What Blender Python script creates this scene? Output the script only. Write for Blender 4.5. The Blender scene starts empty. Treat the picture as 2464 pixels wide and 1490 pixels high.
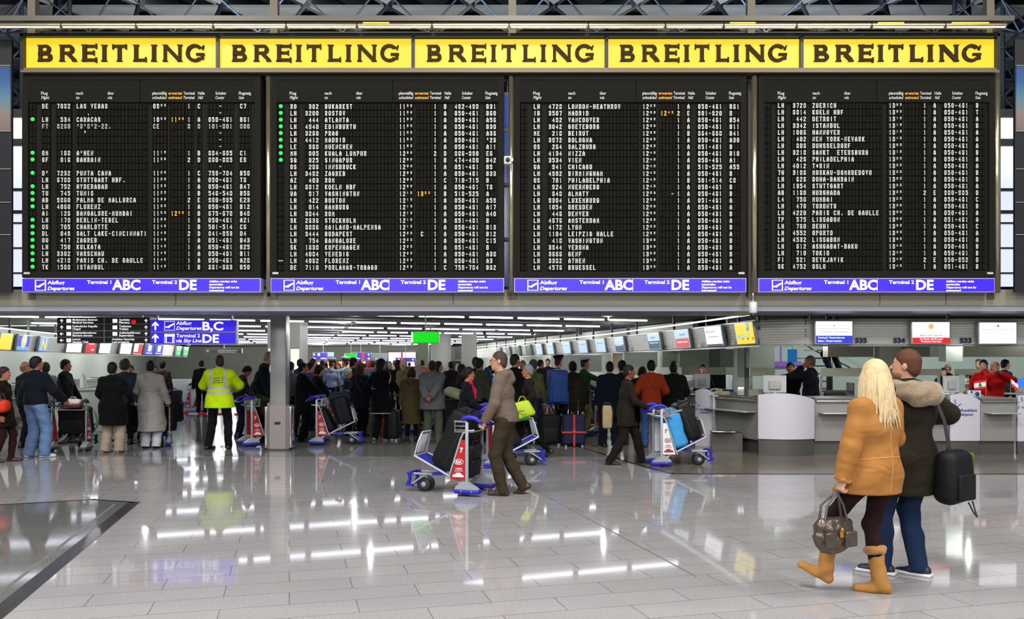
import bpy, bmesh, math, random
import numpy as np
from mathutils import Vector, Matrix, Euler

random.seed(7)
SC = bpy.context.scene
COL = SC.collection
F = 2000.0; CX = 1232.0; HY = 875.0; EYE = 1.65          # focal length in px, image centre, horizon row, eye height
R = math.radians

# ------------------------------------------------------------------ camera, exposure, world, hall lamps
cam_data = bpy.data.cameras.new('camera')
cam_data.sensor_fit = 'HORIZONTAL'; cam_data.sensor_width = 36.0
cam_data.lens = 36.0 * F / 2464.0
cam_data.shift_y = (HY - 745.0) / 2464.0
cam_data.clip_end = 300
cam = bpy.data.objects.new('camera', cam_data); COL.objects.link(cam)
cam.location = (0, 0, EYE); cam.rotation_euler = (R(90), 0, 0)
SC.camera = cam
SC.view_settings.view_transform = 'Standard'; SC.view_settings.look = 'None'
SC.view_settings.gamma = 1.0; SC.view_settings.use_curve_mapping = False
SC.view_settings.exposure = 0.0
SC.cycles.use_denoising = True
SC.cycles.max_bounces = 6; SC.cycles.diffuse_bounces = 3; SC.cycles.glossy_bounces = 3
SC.cycles.transmission_bounces = 4; SC.cycles.transparent_max_bounces = 6
SC.cycles.caustics_reflective = False; SC.cycles.caustics_refractive = False
SC.cycles.sample_clamp_indirect = 6.0
SC.cycles.use_light_tree = True
world = bpy.data.worlds.new('hall_air'); SC.world = world; world.use_nodes = True
world.node_tree.nodes['Background'].inputs[0].default_value = (0.80, 0.88, 1.0, 1)
world.node_tree.nodes['Background'].inputs[1].default_value = 0.34

def area_lamp(name, loc, rot, sx, sy, power, color):
    l = bpy.data.lights.new(name, 'AREA'); l.shape = 'RECTANGLE'; l.size = sx; l.size_y = sy
    l.energy = power; l.color = color
    o = bpy.data.objects.new(name, l); COL.objects.link(o); o.location = loc; o.rotation_euler = rot
    return o
# the departure hall's high lamps, in front of and above the viewer's place
for i, x in enumerate((-10, 0, 10)):
    area_lamp('hall_ceiling_lamp', (x, 3.5, 12.5), (R(12), 0, 0), 3.0, 3.0, 1050, (1.0, 0.97, 0.92))
    area_lamp('hall_ceiling_lamp', (x, -4.5, 11.0), (R(32), 0, 0), 3.0, 3.0, 700, (1.0, 0.97, 0.92))

for x in (-9, 0, 9): area_lamp('low_fill_light', (x, -9, 6.5), (R(62), 0, 0), 4.0, 1.5, 420, (1.0, 0.98, 0.94))  # added fill behind the viewer, low enough to reach the counter fascias

# ------------------------------------------------------------------ pixel to place helpers (photo frame 2464x1490)
def PX(px, Y): return (px - CX) / F * Y
def PZ(py, Y): return EYE - (py - HY) / F * Y
def GY(py): return EYE * F / (py - HY)          # distance of a floor point seen at row py

# ------------------------------------------------------------------ materials
MATS = {}
def mat(name, col, rough=0.5, metal=0.0, emit=0.0, noise=0.0, nscale=20.0, bump=0.0, bscale=60.0, spec=None, ecol=None, sheen=0.0, alpha=None):
    if name in MATS: return MATS[name]
    m = bpy.data.materials.new(name); m.use_nodes = True; nt = m.node_tree
    b = nt.nodes['Principled BSDF']
    c = (col[0], col[1], col[2], 1)
    b.inputs['Base Color'].default_value = c
    b.inputs['Roughness'].default_value = rough; b.inputs['Metallic'].default_value = metal
    if spec is not None: b.inputs['Specular IOR Level'].default_value = spec
    if sheen: b.inputs['Sheen Weight'].default_value = sheen
    if emit > 0:
        b.inputs['Emission Color'].default_value = (ecol + (1,)) if ecol else c
        b.inputs['Emission Strength'].default_value = emit
    if noise > 0 or bump > 0:
        tc = nt.nodes.new('ShaderNodeTexCoord')
    if noise > 0:
        n = nt.nodes.new('ShaderNodeTexNoise'); n.inputs['Scale'].default_value = nscale; n.inputs['Detail'].default_value = 4
        nt.links.new(tc.outputs['Object'], n.inputs['Vector'])
        mx = nt.nodes.new('ShaderNodeMix'); mx.data_type = 'RGBA'
        mx.inputs[6].default_value = tuple(max(0, v * (1 - noise)) for v in col) + (1,)
        mx.inputs[7].default_value = tuple(min(1, v * (1 + noise)) for v in col) + (1,)
        nt.links.new(n.outputs['Fac'], mx.inputs[0]); nt.links.new(mx.outputs[2], b.inputs['Base Color'])
    if bump > 0:
        n2 = nt.nodes.new('ShaderNodeTexNoise'); n2.inputs['Scale'].default_value = bscale; n2.inputs['Detail'].default_value = 3
        nt.links.new(tc.outputs['Object'], n2.inputs['Vector'])
        bp = nt.nodes.new('ShaderNodeBump'); bp.inputs['Strength'].default_value = bump; bp.inputs['Distance'].default_value = 0.01
        nt.links.new(n2.outputs['Fac'], bp.inputs['Height']); nt.links.new(bp.outputs['Normal'], b.inputs['Normal'])
    MATS[name] = m
    return m
def S(r, g, b):
    f = lambda v: ((v / 255 + 0.055) / 1.055) ** 2.4 if v / 255 > 0.04045 else v / 255 / 12.92
    return (f(r), f(g), f(b))

# ------------------------------------------------------------------ objects, tags
def tag(o, label=None, cat=None, group=None, kind=None):
    if label: o['label'] = label
    if cat: o['category'] = cat
    if group: o['group'] = group
    if kind: o['kind'] = kind
    return o
def empty(name, loc=(0, 0, 0), rz=0.0, label=None, cat=None, group=None):
    o = bpy.data.objects.new(name, None); COL.objects.link(o); o.location = loc; o.rotation_euler = (0, 0, rz)
    o.empty_display_size = 0.1
    return tag(o, label, cat, group)
def copy_tree(o, parent=None):
    c = o.copy(); COL.objects.link(c); c.parent = parent
    for ch in list(o.children): copy_tree(ch, c)
    return c

class MB:
    """mesh builder: collects shapes, links them as ONE mesh object"""
    def __init__(s): s.v = []; s.f = []; s.mi = []; s.m = 0; s.M = None; s.sm = []
    def mat(s, i): s.m = i; return s
    def _add(s, vs, fs, smooth=False, M=None):
        o = len(s.v)
        for p in vs:
            p = Vector(p)
            if M is not None: p = M @ p
            if s.M is not None: p = s.M @ p
            s.v.append((p.x, p.y, p.z))
        for f in fs: s.f.append(tuple(o + i for i in f)); s.mi.append(s.m); s.sm.append(smooth)
        return s
    def box(s, c, d, M=None, rot=None):
        x, y, z = d[0] / 2, d[1] / 2, d[2] / 2
        vs = [(sx * x, sy * y, sz * z) for sx in (-1, 1) for sy in (-1, 1) for sz in (-1, 1)]
        T = Matrix.Translation(c)
        if rot: T = T @ Euler(rot).to_matrix().to_4x4()
        if M is not None: T = M @ T
        fs = [(0, 1, 3, 2), (4, 6, 7, 5), (0, 4, 5, 1), (2, 3, 7, 6), (0, 2, 6, 4), (1, 5, 7, 3)]
        return s._add(vs, fs, False, T)
    def quad(s, a, b, c, d): return s._add([a, b, c, d], [(0, 1, 2, 3)])
    def rbox(s, c, d, r=0.02, n=4, rot=None, amp=0.0, seed=0, M=None, taper=0.0):
        """rounded box"""
        hx, hy, hz = d[0] / 2, d[1] / 2, d[2] / 2; r = min(r, hx, hy, hz)
        T = Matrix.Translation(c)
        if rot: T = T @ Euler(rot).to_matrix().to_4x4()
        if M is not None: T = M @ T
        def ticks(h):
            t = [-h + r * (1 - math.cos(a * math.pi / 2 / n)) for a in range(n)]
            mid = max(1, int((2 * h - 2 * r) / 0.12)) if amp else 1
            core = [-(h - r) + (2 * (h - r)) * k / mid for k in range(mid + 1)]
            return t + core + [-v for v in reversed(t)]
        key = {}
        vs = []; fs = []
        tx, ty, tz = ticks(hx), ticks(hy), ticks(hz)
        nx, ny, nz = len(tx) - 1, len(ty) - 1, len(tz) - 1
        rnd = random.Random(seed); ph = [rnd.uniform(0, 6) for _ in range(6)]
        def vid(i, j, k):
            if (i, j, k) in key: return key[(i, j, k)]
            p = Vector((tx[i], ty[j], tz[k]))
            q = Vector((max(-(hx - r), min(hx - r, p.x)), max(-(hy - r), min(hy - r, p.y)), max(-(hz - r), min(hz - r, p.z))))
            # square parameter to sphere: push to radius r
            dd = p - q
            if dd.length > 1e-9: p = q + dd.normalized() * r
            if taper: f = 1 - taper * (p.z / hz); p.x *= f; p.y *= f
            if amp:
                a = amp * (math.sin(p.x * 13 + ph[0] + 2 * math.sin(p.z * 7 + ph[1])) + math.sin(p.z * 17 + ph[2] + p.y * 9) + math.sin(p.y * 15 + p.x * 6 + ph[3]))
                nrm = Vector((p.x / hx, p.y / hy, p.z / hz))
                if nrm.length > 0: p += nrm.normalized() * a
            key[(i, j, k)] = len(vs); vs.append(p); return key[(i, j, k)]
        for i in range(nx):
            for j in range(ny):
                fs.append((vid(i, j, 0), vid(i, j + 1, 0), vid(i + 1, j + 1, 0), vid(i + 1, j, 0)))
                fs.append((vid(i, j, nz), vid(i + 1, j, nz), vid(i + 1, j + 1, nz), vid(i, j + 1, nz)))
        for i in range(nx):
            for k in range(nz):
                fs.append((vid(i, 0, k), vid(i + 1, 0, k), vid(i + 1, 0, k + 1), vid(i, 0, k + 1)))
                fs.append((vid(i, ny, k), vid(i, ny, k + 1), vid(i + 1, ny, k + 1), vid(i + 1, ny, k)))
        for j in range(ny):
            for k in range(nz):
                fs.append((vid(0, j, k), vid(0, j, k + 1), vid(0, j + 1, k + 1), vid(0, j + 1, k)))
                fs.append((vid(nx, j, k), vid(nx, j + 1, k), vid(nx, j + 1, k + 1), vid(nx, j, k + 1)))
        return s._add(vs, fs, True, T)
    def tube(s, pts, r, n=8, cap=True, closed=False, flat=1.0):
        """round tube through points; r a number or one per point"""
        P = [Vector(p) for p in pts]; k = len(P); rr = r if isinstance(r, (list, tuple)) else [r] * k
        vs = []; fs = []; prev = None
        for i, p in enumerate(P):
            if closed: t = P[(i + 1) % k] - P[i - 1]
            else: t = (P[min(i + 1, k - 1)] - P[max(i - 1, 0)])
            t.normalize()
            if prev is None:
                a = Vector((0, 0, 1)) if abs(t.z) < 0.9 else Vector((0, 1, 0))
                u = t.cross(a).normalized()
            else:
                u = (prev - t * prev.dot(t))
                u = u.normalized() if u.length > 1e-6 else t.orthogonal().normalized()
            prev = u; w = t.cross(u)
            for j in range(n):
                a = 2 * math.pi * j / n
                vs.append(p + u * math.cos(a) * rr[i] + w * math.sin(a) * rr[i] * flat)
        m = k if closed else k - 1
        for i in range(m):
            i2 = (i + 1) % k
            for j in range(n):
                j2 = (j + 1) % n
                fs.append((i * n + j, i * n + j2, i2 * n + j2, i2 * n + j))
        s._add(vs, fs, True)
        if cap and not closed:
            s._add(vs[:n], [tuple(reversed(range(n)))]); s._add(vs[-n:], [tuple(range(n))])
        return s
    def lathe(s, prof, c=(0, 0, 0), n=24, M=None, rot=None, smooth=True):
        vs = []; fs = []
        for (r, z) in prof:
            for j in range(n):
                a = 2 * math.pi * j / n; vs.append((r * math.cos(a), r * math.sin(a), z))
        for i in range(len(prof) - 1):
            for j in range(n):
                j2 = (j + 1) % n; fs.append((i * n + j, i * n + j2, (i + 1) * n + j2, (i + 1) * n + j))
        fs.append(tuple(reversed(range(n)))); fs.append(tuple((len(prof) - 1) * n + j for j in range(n)))
        T = Matrix.Translation(c)
        if rot: T = T @ Euler(rot).to_matrix().to_4x4()
        if M is not None: T = M @ T
        return s._add(vs, fs, smooth, T)
    def prism(s, poly, d0, d1, axis='y'):
        """polygon (two coordinates) swept between d0 and d1 along axis"""
        n = len(poly)
        def P(p, d):
            return {'x': (d, p[0], p[1]), 'y': (p[0], d, p[1]), 'z': (p[0], p[1], d)}[axis]
        vs = [P(p, d0) for p in poly] + [P(p, d1) for p in poly]
        fs = [tuple(reversed(range(n))), tuple(range(n, 2 * n))]
        for i in range(n):
            j = (i + 1) % n; fs.append((i, j, n + j, n + i))
        return s._add(vs, fs)
    def sheet(s, rows):
        """grid of points -> surface"""
        n = len(rows[0]); vs = [p for r_ in rows for p in r_]; fs = []
        for i in range(len(rows) - 1):
            for j in range(n - 1): fs.append((i * n + j, i * n + j + 1, (i + 1) * n + j + 1, (i + 1) * n + j))
        return s._add(vs, fs, True)
    def build(s, name, mats, parent=None, loc=None, fix=True):
        me = bpy.data.meshes.new(name); me.from_pydata(s.v, [], s.f)
        if not isinstance(mats, (list, tuple)): mats = [mats]
        for m in mats: me.materials.append(m)
        me.polygons.foreach_set('material_index', s.mi); me.polygons.foreach_set('use_smooth', s.sm)
        if fix and len(s.v) < 60000:
            bm = bmesh.new(); bm.from_mesh(me); bmesh.ops.recalc_face_normals(bm, faces=bm.faces[:]); bm.to_mesh(me); bm.free()
        me.update()
        o = bpy.data.objects.new(name, me); COL.objects.link(o)
        if parent: o.parent = parent
        if loc: o.location = loc
        return o
def struct(name, mb, mats, label=None):
    o = mb.build(name, mats); o['kind'] = 'structure'
    if label: o['label'] = label
    return o

# ------------------------------------------------------------------ lettering
GC = {}
def text_mesh(body, offset=0.0, shear=0.0):
    """flat triangulated outline of a string; baseline at 0; returns verts, faces, min x, max x"""
    key = (body, offset, shear)
    if key in GC: return GC[key]
    cu = bpy.data.curves.new('t', 'FONT'); cu.body = body; cu.size = 1.0; cu.offset = offset; cu.shear = shear
    cu.resolution_u = 3; cu.fill_mode = 'FRONT'
    ob = bpy.data.objects.new('t', cu); COL.objects.link(ob)
    bpy.context.view_layer.update()
    me = ob.to_mesh()
    vs = [(v.co.x, v.co.y) for v in me.vertices]; fs = [tuple(p.vertices) for p in me.polygons]
    ob.to_mesh_clear(); bpy.data.objects.remove(ob); bpy.data.curves.remove(cu)
    xs = [v[0] for v in vs] or [0]
    GC[key] = (vs, fs, min(xs), max(xs))
    return GC[key]
CAP = max(v[1] for v in text_mesh('H')[0])
def write(mb, body, x, z, h, y=0.0, w=None, wscale=1.0, bold=0.0, shear=0.0, align='l', M=None):
    """write body in the x-z plane facing -y: left x, baseline z, cap height h; w forces the total width"""
    vs, fs, x0, x1 = text_mesh(body, bold, shear)
    if not vs: return
    k = h / CAP; kx = k * wscale
    if w is not None: kx = w / max(1e-6, (x1 - x0))
    W = (x1 - x0) * kx
    ox = x - (0 if align == 'l' else (W / 2 if align == 'c' else W))
    mb._add([(ox + (v[0] - x0) * kx, y, z + v[1] * k) for v in vs], fs, False, M)
# ================================================================== SETTING
M_WHITE = mat('white_paint', S(205, 208, 200), 0.55)
M_STEEL = mat('brushed_steel', (0.55, 0.55, 0.53), 0.28, 0.9, noise=0.08, nscale=8)
M_CHROME = mat('polished_steel', (0.75, 0.74, 0.70), 0.15, 1.0)
M_BLACK = mat('black_lacquer', (0.012, 0.012, 0.014), 0.4)
M_DARK = mat('dark_grey_paint', (0.045, 0.044, 0.042), 0.5)
M_GREY = mat('grey_paint', S(120, 118, 112), 0.5)

def granite(name, base, vein, tile=True, rough=0.045, seam=0.5, ang=15.0, tw=0.90, th=0.31, spk=0.10):
    m = bpy.data.materials.new(name); m.use_nodes = True; nt = m.node_tree; b = nt.nodes['Principled BSDF']
    L = nt.links.new; N = nt.nodes.new
    tc = N('ShaderNodeTexCoord')
    n1 = N('ShaderNodeTexNoise'); n1.inputs['Scale'].default_value = 55; n1.inputs['Detail'].default_value = 5; n1.inputs['Roughness'].default_value = 0.7
    L(tc.outputs['Object'], n1.inputs['Vector'])
    r1 = N('ShaderNodeValToRGB'); r1.color_ramp.elements[0].position = 0.38; r1.color_ramp.elements[1].position = 0.66
    r1.color_ramp.elements[0].color = tuple(v * (1 - spk * 1.6) for v in base) + (1,); r1.color_ramp.elements[1].color = tuple(min(1, v * (1 + spk)) for v in base) + (1,)
    L(n1.outputs['Fac'], r1.inputs['Fac'])
    n2 = N('ShaderNodeTexNoise'); n2.inputs['Scale'].default_value = 0.9; n2.inputs['Detail'].default_value = 3
    L(tc.outputs['Object'], n2.inputs['Vector'])
    mx = N('ShaderNodeMix'); mx.data_type = 'RGBA'; mx.inputs[7].default_value = vein + (1,)
    mr = N('ShaderNodeMapRange'); mr.inputs[1].default_value = 0.45; mr.inputs[2].default_value = 0.75; mr.inputs[3].default_value = 0.0; mr.inputs[4].default_value = 0.30
    L(n2.outputs['Fac'], mr.inputs['Value']); L(mr.outputs[0], mx.inputs[0]); L(r1.outputs['Color'], mx.inputs[6])
    out = mx.outputs[2]
    if tile:
        mp = N('ShaderNodeMapping'); mp.inputs['Rotation'].default_value = (0, 0, R(-ang)); L(tc.outputs['Object'], mp.inputs['Vector'])
        br = N('ShaderNodeTexBrick'); br.inputs['Scale'].default_value = 1.0; br.inputs['Mortar Size'].default_value = 0.005
        br.inputs['Mortar Smooth'].default_value = 0.3
        br.inputs['Brick Width'].default_value = tw; br.inputs['Row Height'].default_value = th; br.offset = 0.5
        br.inputs['Color1'].default_value = (0.92, 0.92, 0.92, 1); br.inputs['Color2'].default_value = (1, 1, 1, 1); br.inputs['Mortar'].default_value = (seam, seam, seam, 1)
        L(mp.outputs[0], br.inputs['Vector'])
        mu = N('ShaderNodeMix'); mu.data_type = 'RGBA'; mu.blend_type = 'MULTIPLY'; mu.inputs[0].default_value = 1.0
        L(out, mu.inputs[6]); L(br.outputs['Color'], mu.inputs[7]); out = mu.outputs[2]
    L(out, b.inputs['Base Color'])
    n3 = N('ShaderNodeTexNoise'); n3.inputs['Scale'].default_value = 2.5; L(tc.outputs['Object'], n3.inputs['Vector'])
    m3 = N('ShaderNodeMapRange'); m3.inputs[3].default_value = rough * 0.7; m3.inputs[4].default_value = rough * 1.5
    L(n3.outputs['Fac'], m3.inputs['Value']); L(m3.outputs[0], b.inputs['Roughness'])
    b.inputs['IOR'].default_value = 1.36
    return m
G_MAIN = granite('pale_granite', S(163, 161, 163), S(140, 138, 139))
G_DARK = granite('grey_granite', S(112, 112, 112), S(90, 88, 84), rough=0.06, seam=0.75)
G_BROWN = granite('brown_grey_granite', S(122, 114, 104), S(100, 92, 84), rough=0.16, seam=0.85)
G_HALL = granite('hall_granite', S(128, 130, 128), S(108, 108, 102), rough=0.08, seam=0.85)
G_INLAY = mat('black_inlay', (0.02, 0.02, 0.018), 0.25)

fl = MB(); fl.quad((-45, 0.5, 0), (45, 0.5, 0), (45, 90, 0), (-45, 90, 0)); struct('floor', fl, G_MAIN)
def G(px, py): Y = GY(py); return (PX(px, Y), Y)
def slab(name, pts, z, m):
    b = MB(); b.prism([(p[0], p[1]) for p in pts], 0.0002, z, 'z'); return struct(name, b, m)
# granite band under the queue and the hall beyond
slab('floor', [(-45, 14.68), (PX(1500, 14.0), 14.68), (PX(1500, 14.0), 80), (-45, 80)], 0.002, G_HALL)
# brown granite strip before the right-hand counters
dl = [G(1390, 1075), G(1450, 1093), G(1505, 1110), G(1560, 1126), G(1620, 1141)]
slab('floor', dl + [(45, 12.35), (45, 40), (dl[0][0] - 6.0, 40)], 0.004, G_BROWN)
def ribbon(name, pts, w, z, m):
    b = MB()
    for p, q in zip(pts[:-1], pts[1:]):
        d = Vector((q[0] - p[0], q[1] - p[1], 0)).normalized(); n = Vector((-d.y, d.x, 0)) * w / 2
        P, Q = Vector((p[0], p[1], 0)) - d * w * 0.3, Vector((q[0], q[1], 0)) + d * w * 0.3
        b.prism([((P + n).x, (P + n).y), ((P - n).x, (P - n).y), ((Q - n).x, (Q - n).y), ((Q + n).x, (Q + n).y)], 0.0003, z, 'z')
    return struct(name, b, m)
ribbon('trim_1', dl + [(45, 12.35)], 0.07, 0.006, G_INLAY)
ribbon('trim_1', [(dl[0][0] - 6, 32), dl[0]], 0.07, 0.006, G_INLAY)
# darker floor island at lower left with its inlaid border
isl = [G(-20, 1217), G(225, 1203), G(322, 1210), G(-30, 1498)]
slab('floor', isl, 0.003, G_DARK)
ribbon('trim_2', [isl[0], isl[1], isl[2]], 0.07, 0.005, G_INLAY)
ribbon('trim_2', [isl[2], isl[3]], 0.13, 0.005, G_INLAY)
ribbon('trim_2', [(isl[2][0] - .17, isl[2][1] - .12), (isl[3][0] - .17, isl[3][1] + .05)], 0.03, 0.0052, mat('steel_inlay', (.45, .45, .42), .3, .8))
# expansion joint crossing the pale floor
ribbon('trim_3', [G(1265, 1168), G(1675, 1388)], 0.016, 0.002, mat('joint', S(110, 108, 106), 0.5))

# ---- gallery floor edge above the check-in hall
A_UP = mat('gallery_edge_paint', S(150, 146, 128), 0.55, noise=0.05, nscale=0.8)
A_LO = mat('gallery_soffit_paint', S(150, 154, 166), 0.5, noise=0.04, nscale=0.5)
b = MB(); b.prism([(14.25, 2.64), (14.25, 2.92), (15.9, 2.92), (15.9, 2.64)], -32, 32, 'x'); struct('trim_4', b, A_UP)
b = MB(); b.prism([(14.27, 2.66), (14.27, 2.55), (15.95, 2.56), (15.95, 2.66)], -32, 32, 'x'); struct('trim_4', b, A_LO)
b = MB(); b.box((0, 15.96, 2.60), (64, 0.04, 0.05)); struct('trim_4', b, mat('steel_edge', S(200, 195, 160), 0.35, 0.3))
b = MB()
for x in (PX(820, 14.2), PX(1090, 14.2), PX(420, 14.2), PX(2120, 14.2), PX(2280, 14.2)): b.box((x, 14.246, 2.78), (0.012, 0.006, 0.26))
struct('trim_4', b, mat('panel_joint', S(90, 88, 80), 0.6))

# ---- check-in hall behind: frame of axes rotated 14.5 degrees
TH = R(14.5)
U = Vector((math.cos(TH), math.sin(TH), 0)); V = Vector((-math.sin(TH), math.cos(TH), 0)); O2 = Vector((0, 16.0, 0))
def UV(a, b_, z=0.0): p = O2 + U * a + V * b_; return Vector((p.x, p.y, z))
TA = R(20); TU = Vector((math.cos(TA), math.sin(TA), 0)); TV = Vector((-math.sin(TA), math.cos(TA), 0))
ZC = 2.98
b = MB(); b.box((0, 53, ZC + 0.1), (90, 74, 0.1)); struct('ceiling', b, mat('dark_ceiling', (0.012, 0.012, 0.012), 0.8))
# louvre slats between the light rows
b = MB(); M_SL = mat('ceiling_slat', S(90, 92, 84), 0.5)
nrow = 0
for k in range(-1, 40):
    bb = 1.1 + 1.2 * k
    if bb > 46: break
    p0 = O2 + TV * bb; aL = max((-11.6 - (p0 - O2).dot(U)) / TU.dot(U), (16.3 - p0.y) / TU.y); aR = (5.6 - (p0 - O2).dot(U)) / TU.dot(U)
    T = Matrix.Translation(p0 + TU * (aL + aR) / 2) @ Matrix.Rotation(TA, 4, 'Z')
    if k % 3 != 0 and aR > aL: b.box((0, 0, ZC - 0.05), (aR - aL, 0.10, 0.06), M=T)
struct('ceiling', b, M_SL)

M_TUBE = mat('fluorescent_glow', (0.93, 0.93, 1.0), 0.4, 0, emit=10.0, ecol=(0.86, 0.88, 1.0))
M_TRUNK = mat('lamp_trunking', S(130, 130, 135), 0.4)
tb = MB(); tb.tube([(-0.57, 0, 0), (0.57, 0, 0)], 0.019, 8)
tube0 = None
def light_row(bb, a0, a1, i):
    e = empty('strip_light_row', O2 + TV * bb + Vector((0, 0, 2.80)), TA,
              ['nearest', 'second', 'third', 'fourth', 'fifth', 'sixth', 'seventh', 'eighth', 'ninth', 'tenth', 'eleventh', 'twelfth', 'thirteenth'][i] + ' row of white fluorescent tubes from the front under the dark hall ceiling', 'ceiling light', 'fluorescent tube rows of the check-in hall')
    global tube0
    m = MB(); m.box(((a0 + a1) / 2, 0, 0.055), (a1 - a0, 0.07, 0.05))
    a = a0 + 1
    while a < a1: m.box((a, 0, 0.12), (0.02, 0.02, 0.13)); a += 2.56
    m.build('trunking', M_TRUNK, e)
    a = a0 + 0.64
    while a < a1 - 0.5:
        if random.random() < 0.94 or i < 2:
            if tube0 is None: t = tb.build('light_tube', M_TUBE, e); tube0 = t
            else: t = tube0.copy(); COL.objects.link(t); t.parent = e
            t.location = (a, 0, 0)
        a += 1.28
for i in range(10):
    bb = 1.1 + 3.6 * i
    # row ends left and right follow the fascias of the counters
    p0 = O2 + TV * bb
    def hit(a_lim):                       # where the row meets a line of constant distance across the hall
        return (a_lim - (p0 - O2).dot(U)) / TU.dot(U)
    a0 = max(hit(-11.4), (16.35 - p0.y) / TU.y)
    light_row(bb, a0, hit(5.25), i)

# far wall of the check-in hall
b = MB(); b.box((-9, 66, 1.5), (60, 0.3, 3.0)); struct('wall_back', b, mat('far_wall', S(176, 180, 166), 0.7))
# left hall wall behind the left counters
def lwall(name, a, b0, b1, z0, z1, t, m):
    P, Q = UV(a, b0), UV(a, b1); d = (Q - P); L = d.length
    T = Matrix.Translation((P + Q) / 2 + Vector((0, 0, (z0 + z1) / 2))) @ Matrix.Rotation(math.atan2(d.y, d.x), 4, 'Z')
    bb = MB(); bb.box((0, 0, 0), (L, t, z1 - z0), M=T); return struct(name, bb, m)
lwall('wall_left', -14.6, -4, 52, 0, 3.0, 0.2, mat('pale_green_wall', S(176, 182, 172), 0.6))
lwall('wall_right', 8.2, 8.5, 52, 0, 3.0, 0.2, mat('pale_wall', S(190, 196, 184), 0.6))
b = MB(); b.box((13.2, 24.0, 1.5), (14.0, 0.2, 3.0)); struct('wall_right', b, mat('mint_wall', S(188, 204, 196), 0.6))
b = MB(); b.box((13.0, 20.0, 2.44), (16.0, 8.2, 0.08)); struct('ceiling', b, mat('office_ceiling', S(120, 120, 108), 0.7))

def point(name, loc, e, c=(0.97, 0.98, 1.0)):
    l = bpy.data.lights.new(name, 'POINT'); l.energy = e; l.color = c; l.shadow_soft_size = 0.0
    o = bpy.data.objects.new(name, l); COL.objects.link(o); o.location = loc
for x in (6.5, 9.5, 12.5, 15.5):  # unseen zero-size points added to brighten the office, no fixtures
    for y in (17.3, 20.8): point('office_fill_light', (x, y, 2.3), 35 if y < 18 else 90, (.93, 1, .98))
for k in range(6): point('counter_fill_light', UV(-12.2, 5 + 6 * k, 2.4), 170, (.97, 1, .97)); point('counter_fill_light', UV(6.9, 6 + 6 * k, 2.3), 60, (1, .99, .94))  # unseen points added to brighten the walls and counters of both rows
for k in range(8):  # unseen points added to the hall because the tubes alone leave it dark
    for j in range(3):
        p = UV(-8.0 + 5.6 * j, 3.5 + 5.4 * k, 2.68)
        l = bpy.data.lights.new('row_fill_light', 'POINT'); l.energy = 30 if k == 0 else 62 if k < 5 else 220; l.color = (0.97, 0.98, 1.0); l.shadow_soft_size = 0.0
        o = bpy.data.objects.new('row_fill_light', l); COL.objects.link(o); o.location = p
# steel clad column
t = empty('column', (PX(668, 15.75), 15.75 + 0.16, 0), 0, 'grey square steel column with a wider stainless sleeve around its foot', 'column')
m = MB(); m.rbox((0, 0, 1.28 + .42), (0.30, 0.30, 1.75), 0.02, 2); m.build('shaft', mat('column_grey', S(150, 148, 146), 0.35, 0.35), t)
m = MB(); m.prism([(-.21, -.12), (-.15, -.17), (.15, -.17), (.21, -.12), (.21, .2), (-.21, .2)], 0.03, 0.85, 'z'); m.build('sleeve', mat('sleeve_steel', S(165, 155, 152), 0.3, 0.55), t)
m = MB(); m.rbox((-.235, 0.0, .44), (.05, .28, .80), .024, 3); m.rbox((.235, 0.0, .44), (.05, .28, .80), .024, 3); m.build('corner_guard', M_CHROME, t)
m = MB(); m.box((0.0, -.175, .52), (0.11, .01, .05)); m.build('socket_plate', M_BLACK, t)
m = MB(); m.prism([(-.2, -.13), (-.15, -.165), (.15, -.165), (.2, -.13), (.2, .19), (-.2, .19)], 0.0, 0.03, 'z'); m.build('foot', M_DARK, t)
# far square pillars of the hall
def pillar(px, Y, w, name='pillar', rnd=False, label='', col=None):
    x = PX(px, Y); m = MB()
    if rnd: m.lathe([(w / 2, 0), (w / 2, ZC)], (x, Y, 0), 32)
    else: m.box((x, Y, ZC / 2), (w, w, ZC))
    o = m.build(name, col or mat('pillar_white', S(214, 216, 204), 0.6)); tag(o, label, 'pillar'); return o
pillar(693, 25.5, 0.98, label='wide white square pillar right behind the grey steel column')
pillar(1061, 33, 0.80, rnd=True, label='round cream pillar with a blue ring, left of the advertising portrait')
m = MB(); m.lathe([(0.405, 1.02), (0.405, 1.06)], (PX(1061, 33), 33, 0), 32); tag(m.build('barrier_band', mat('blue_band', S(30, 60, 190), .5)), 'blue barrier band wrapped around the round cream pillar', 'band')
pillar(1129, 34, 0.60, label='square white pillar left of the check-in screens on the right')
pillar(1019, 40, 0.50, label='slim square olive grey pillar beyond the crowd', col=mat('pillar_olive', S(150, 158, 134), .6))

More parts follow.
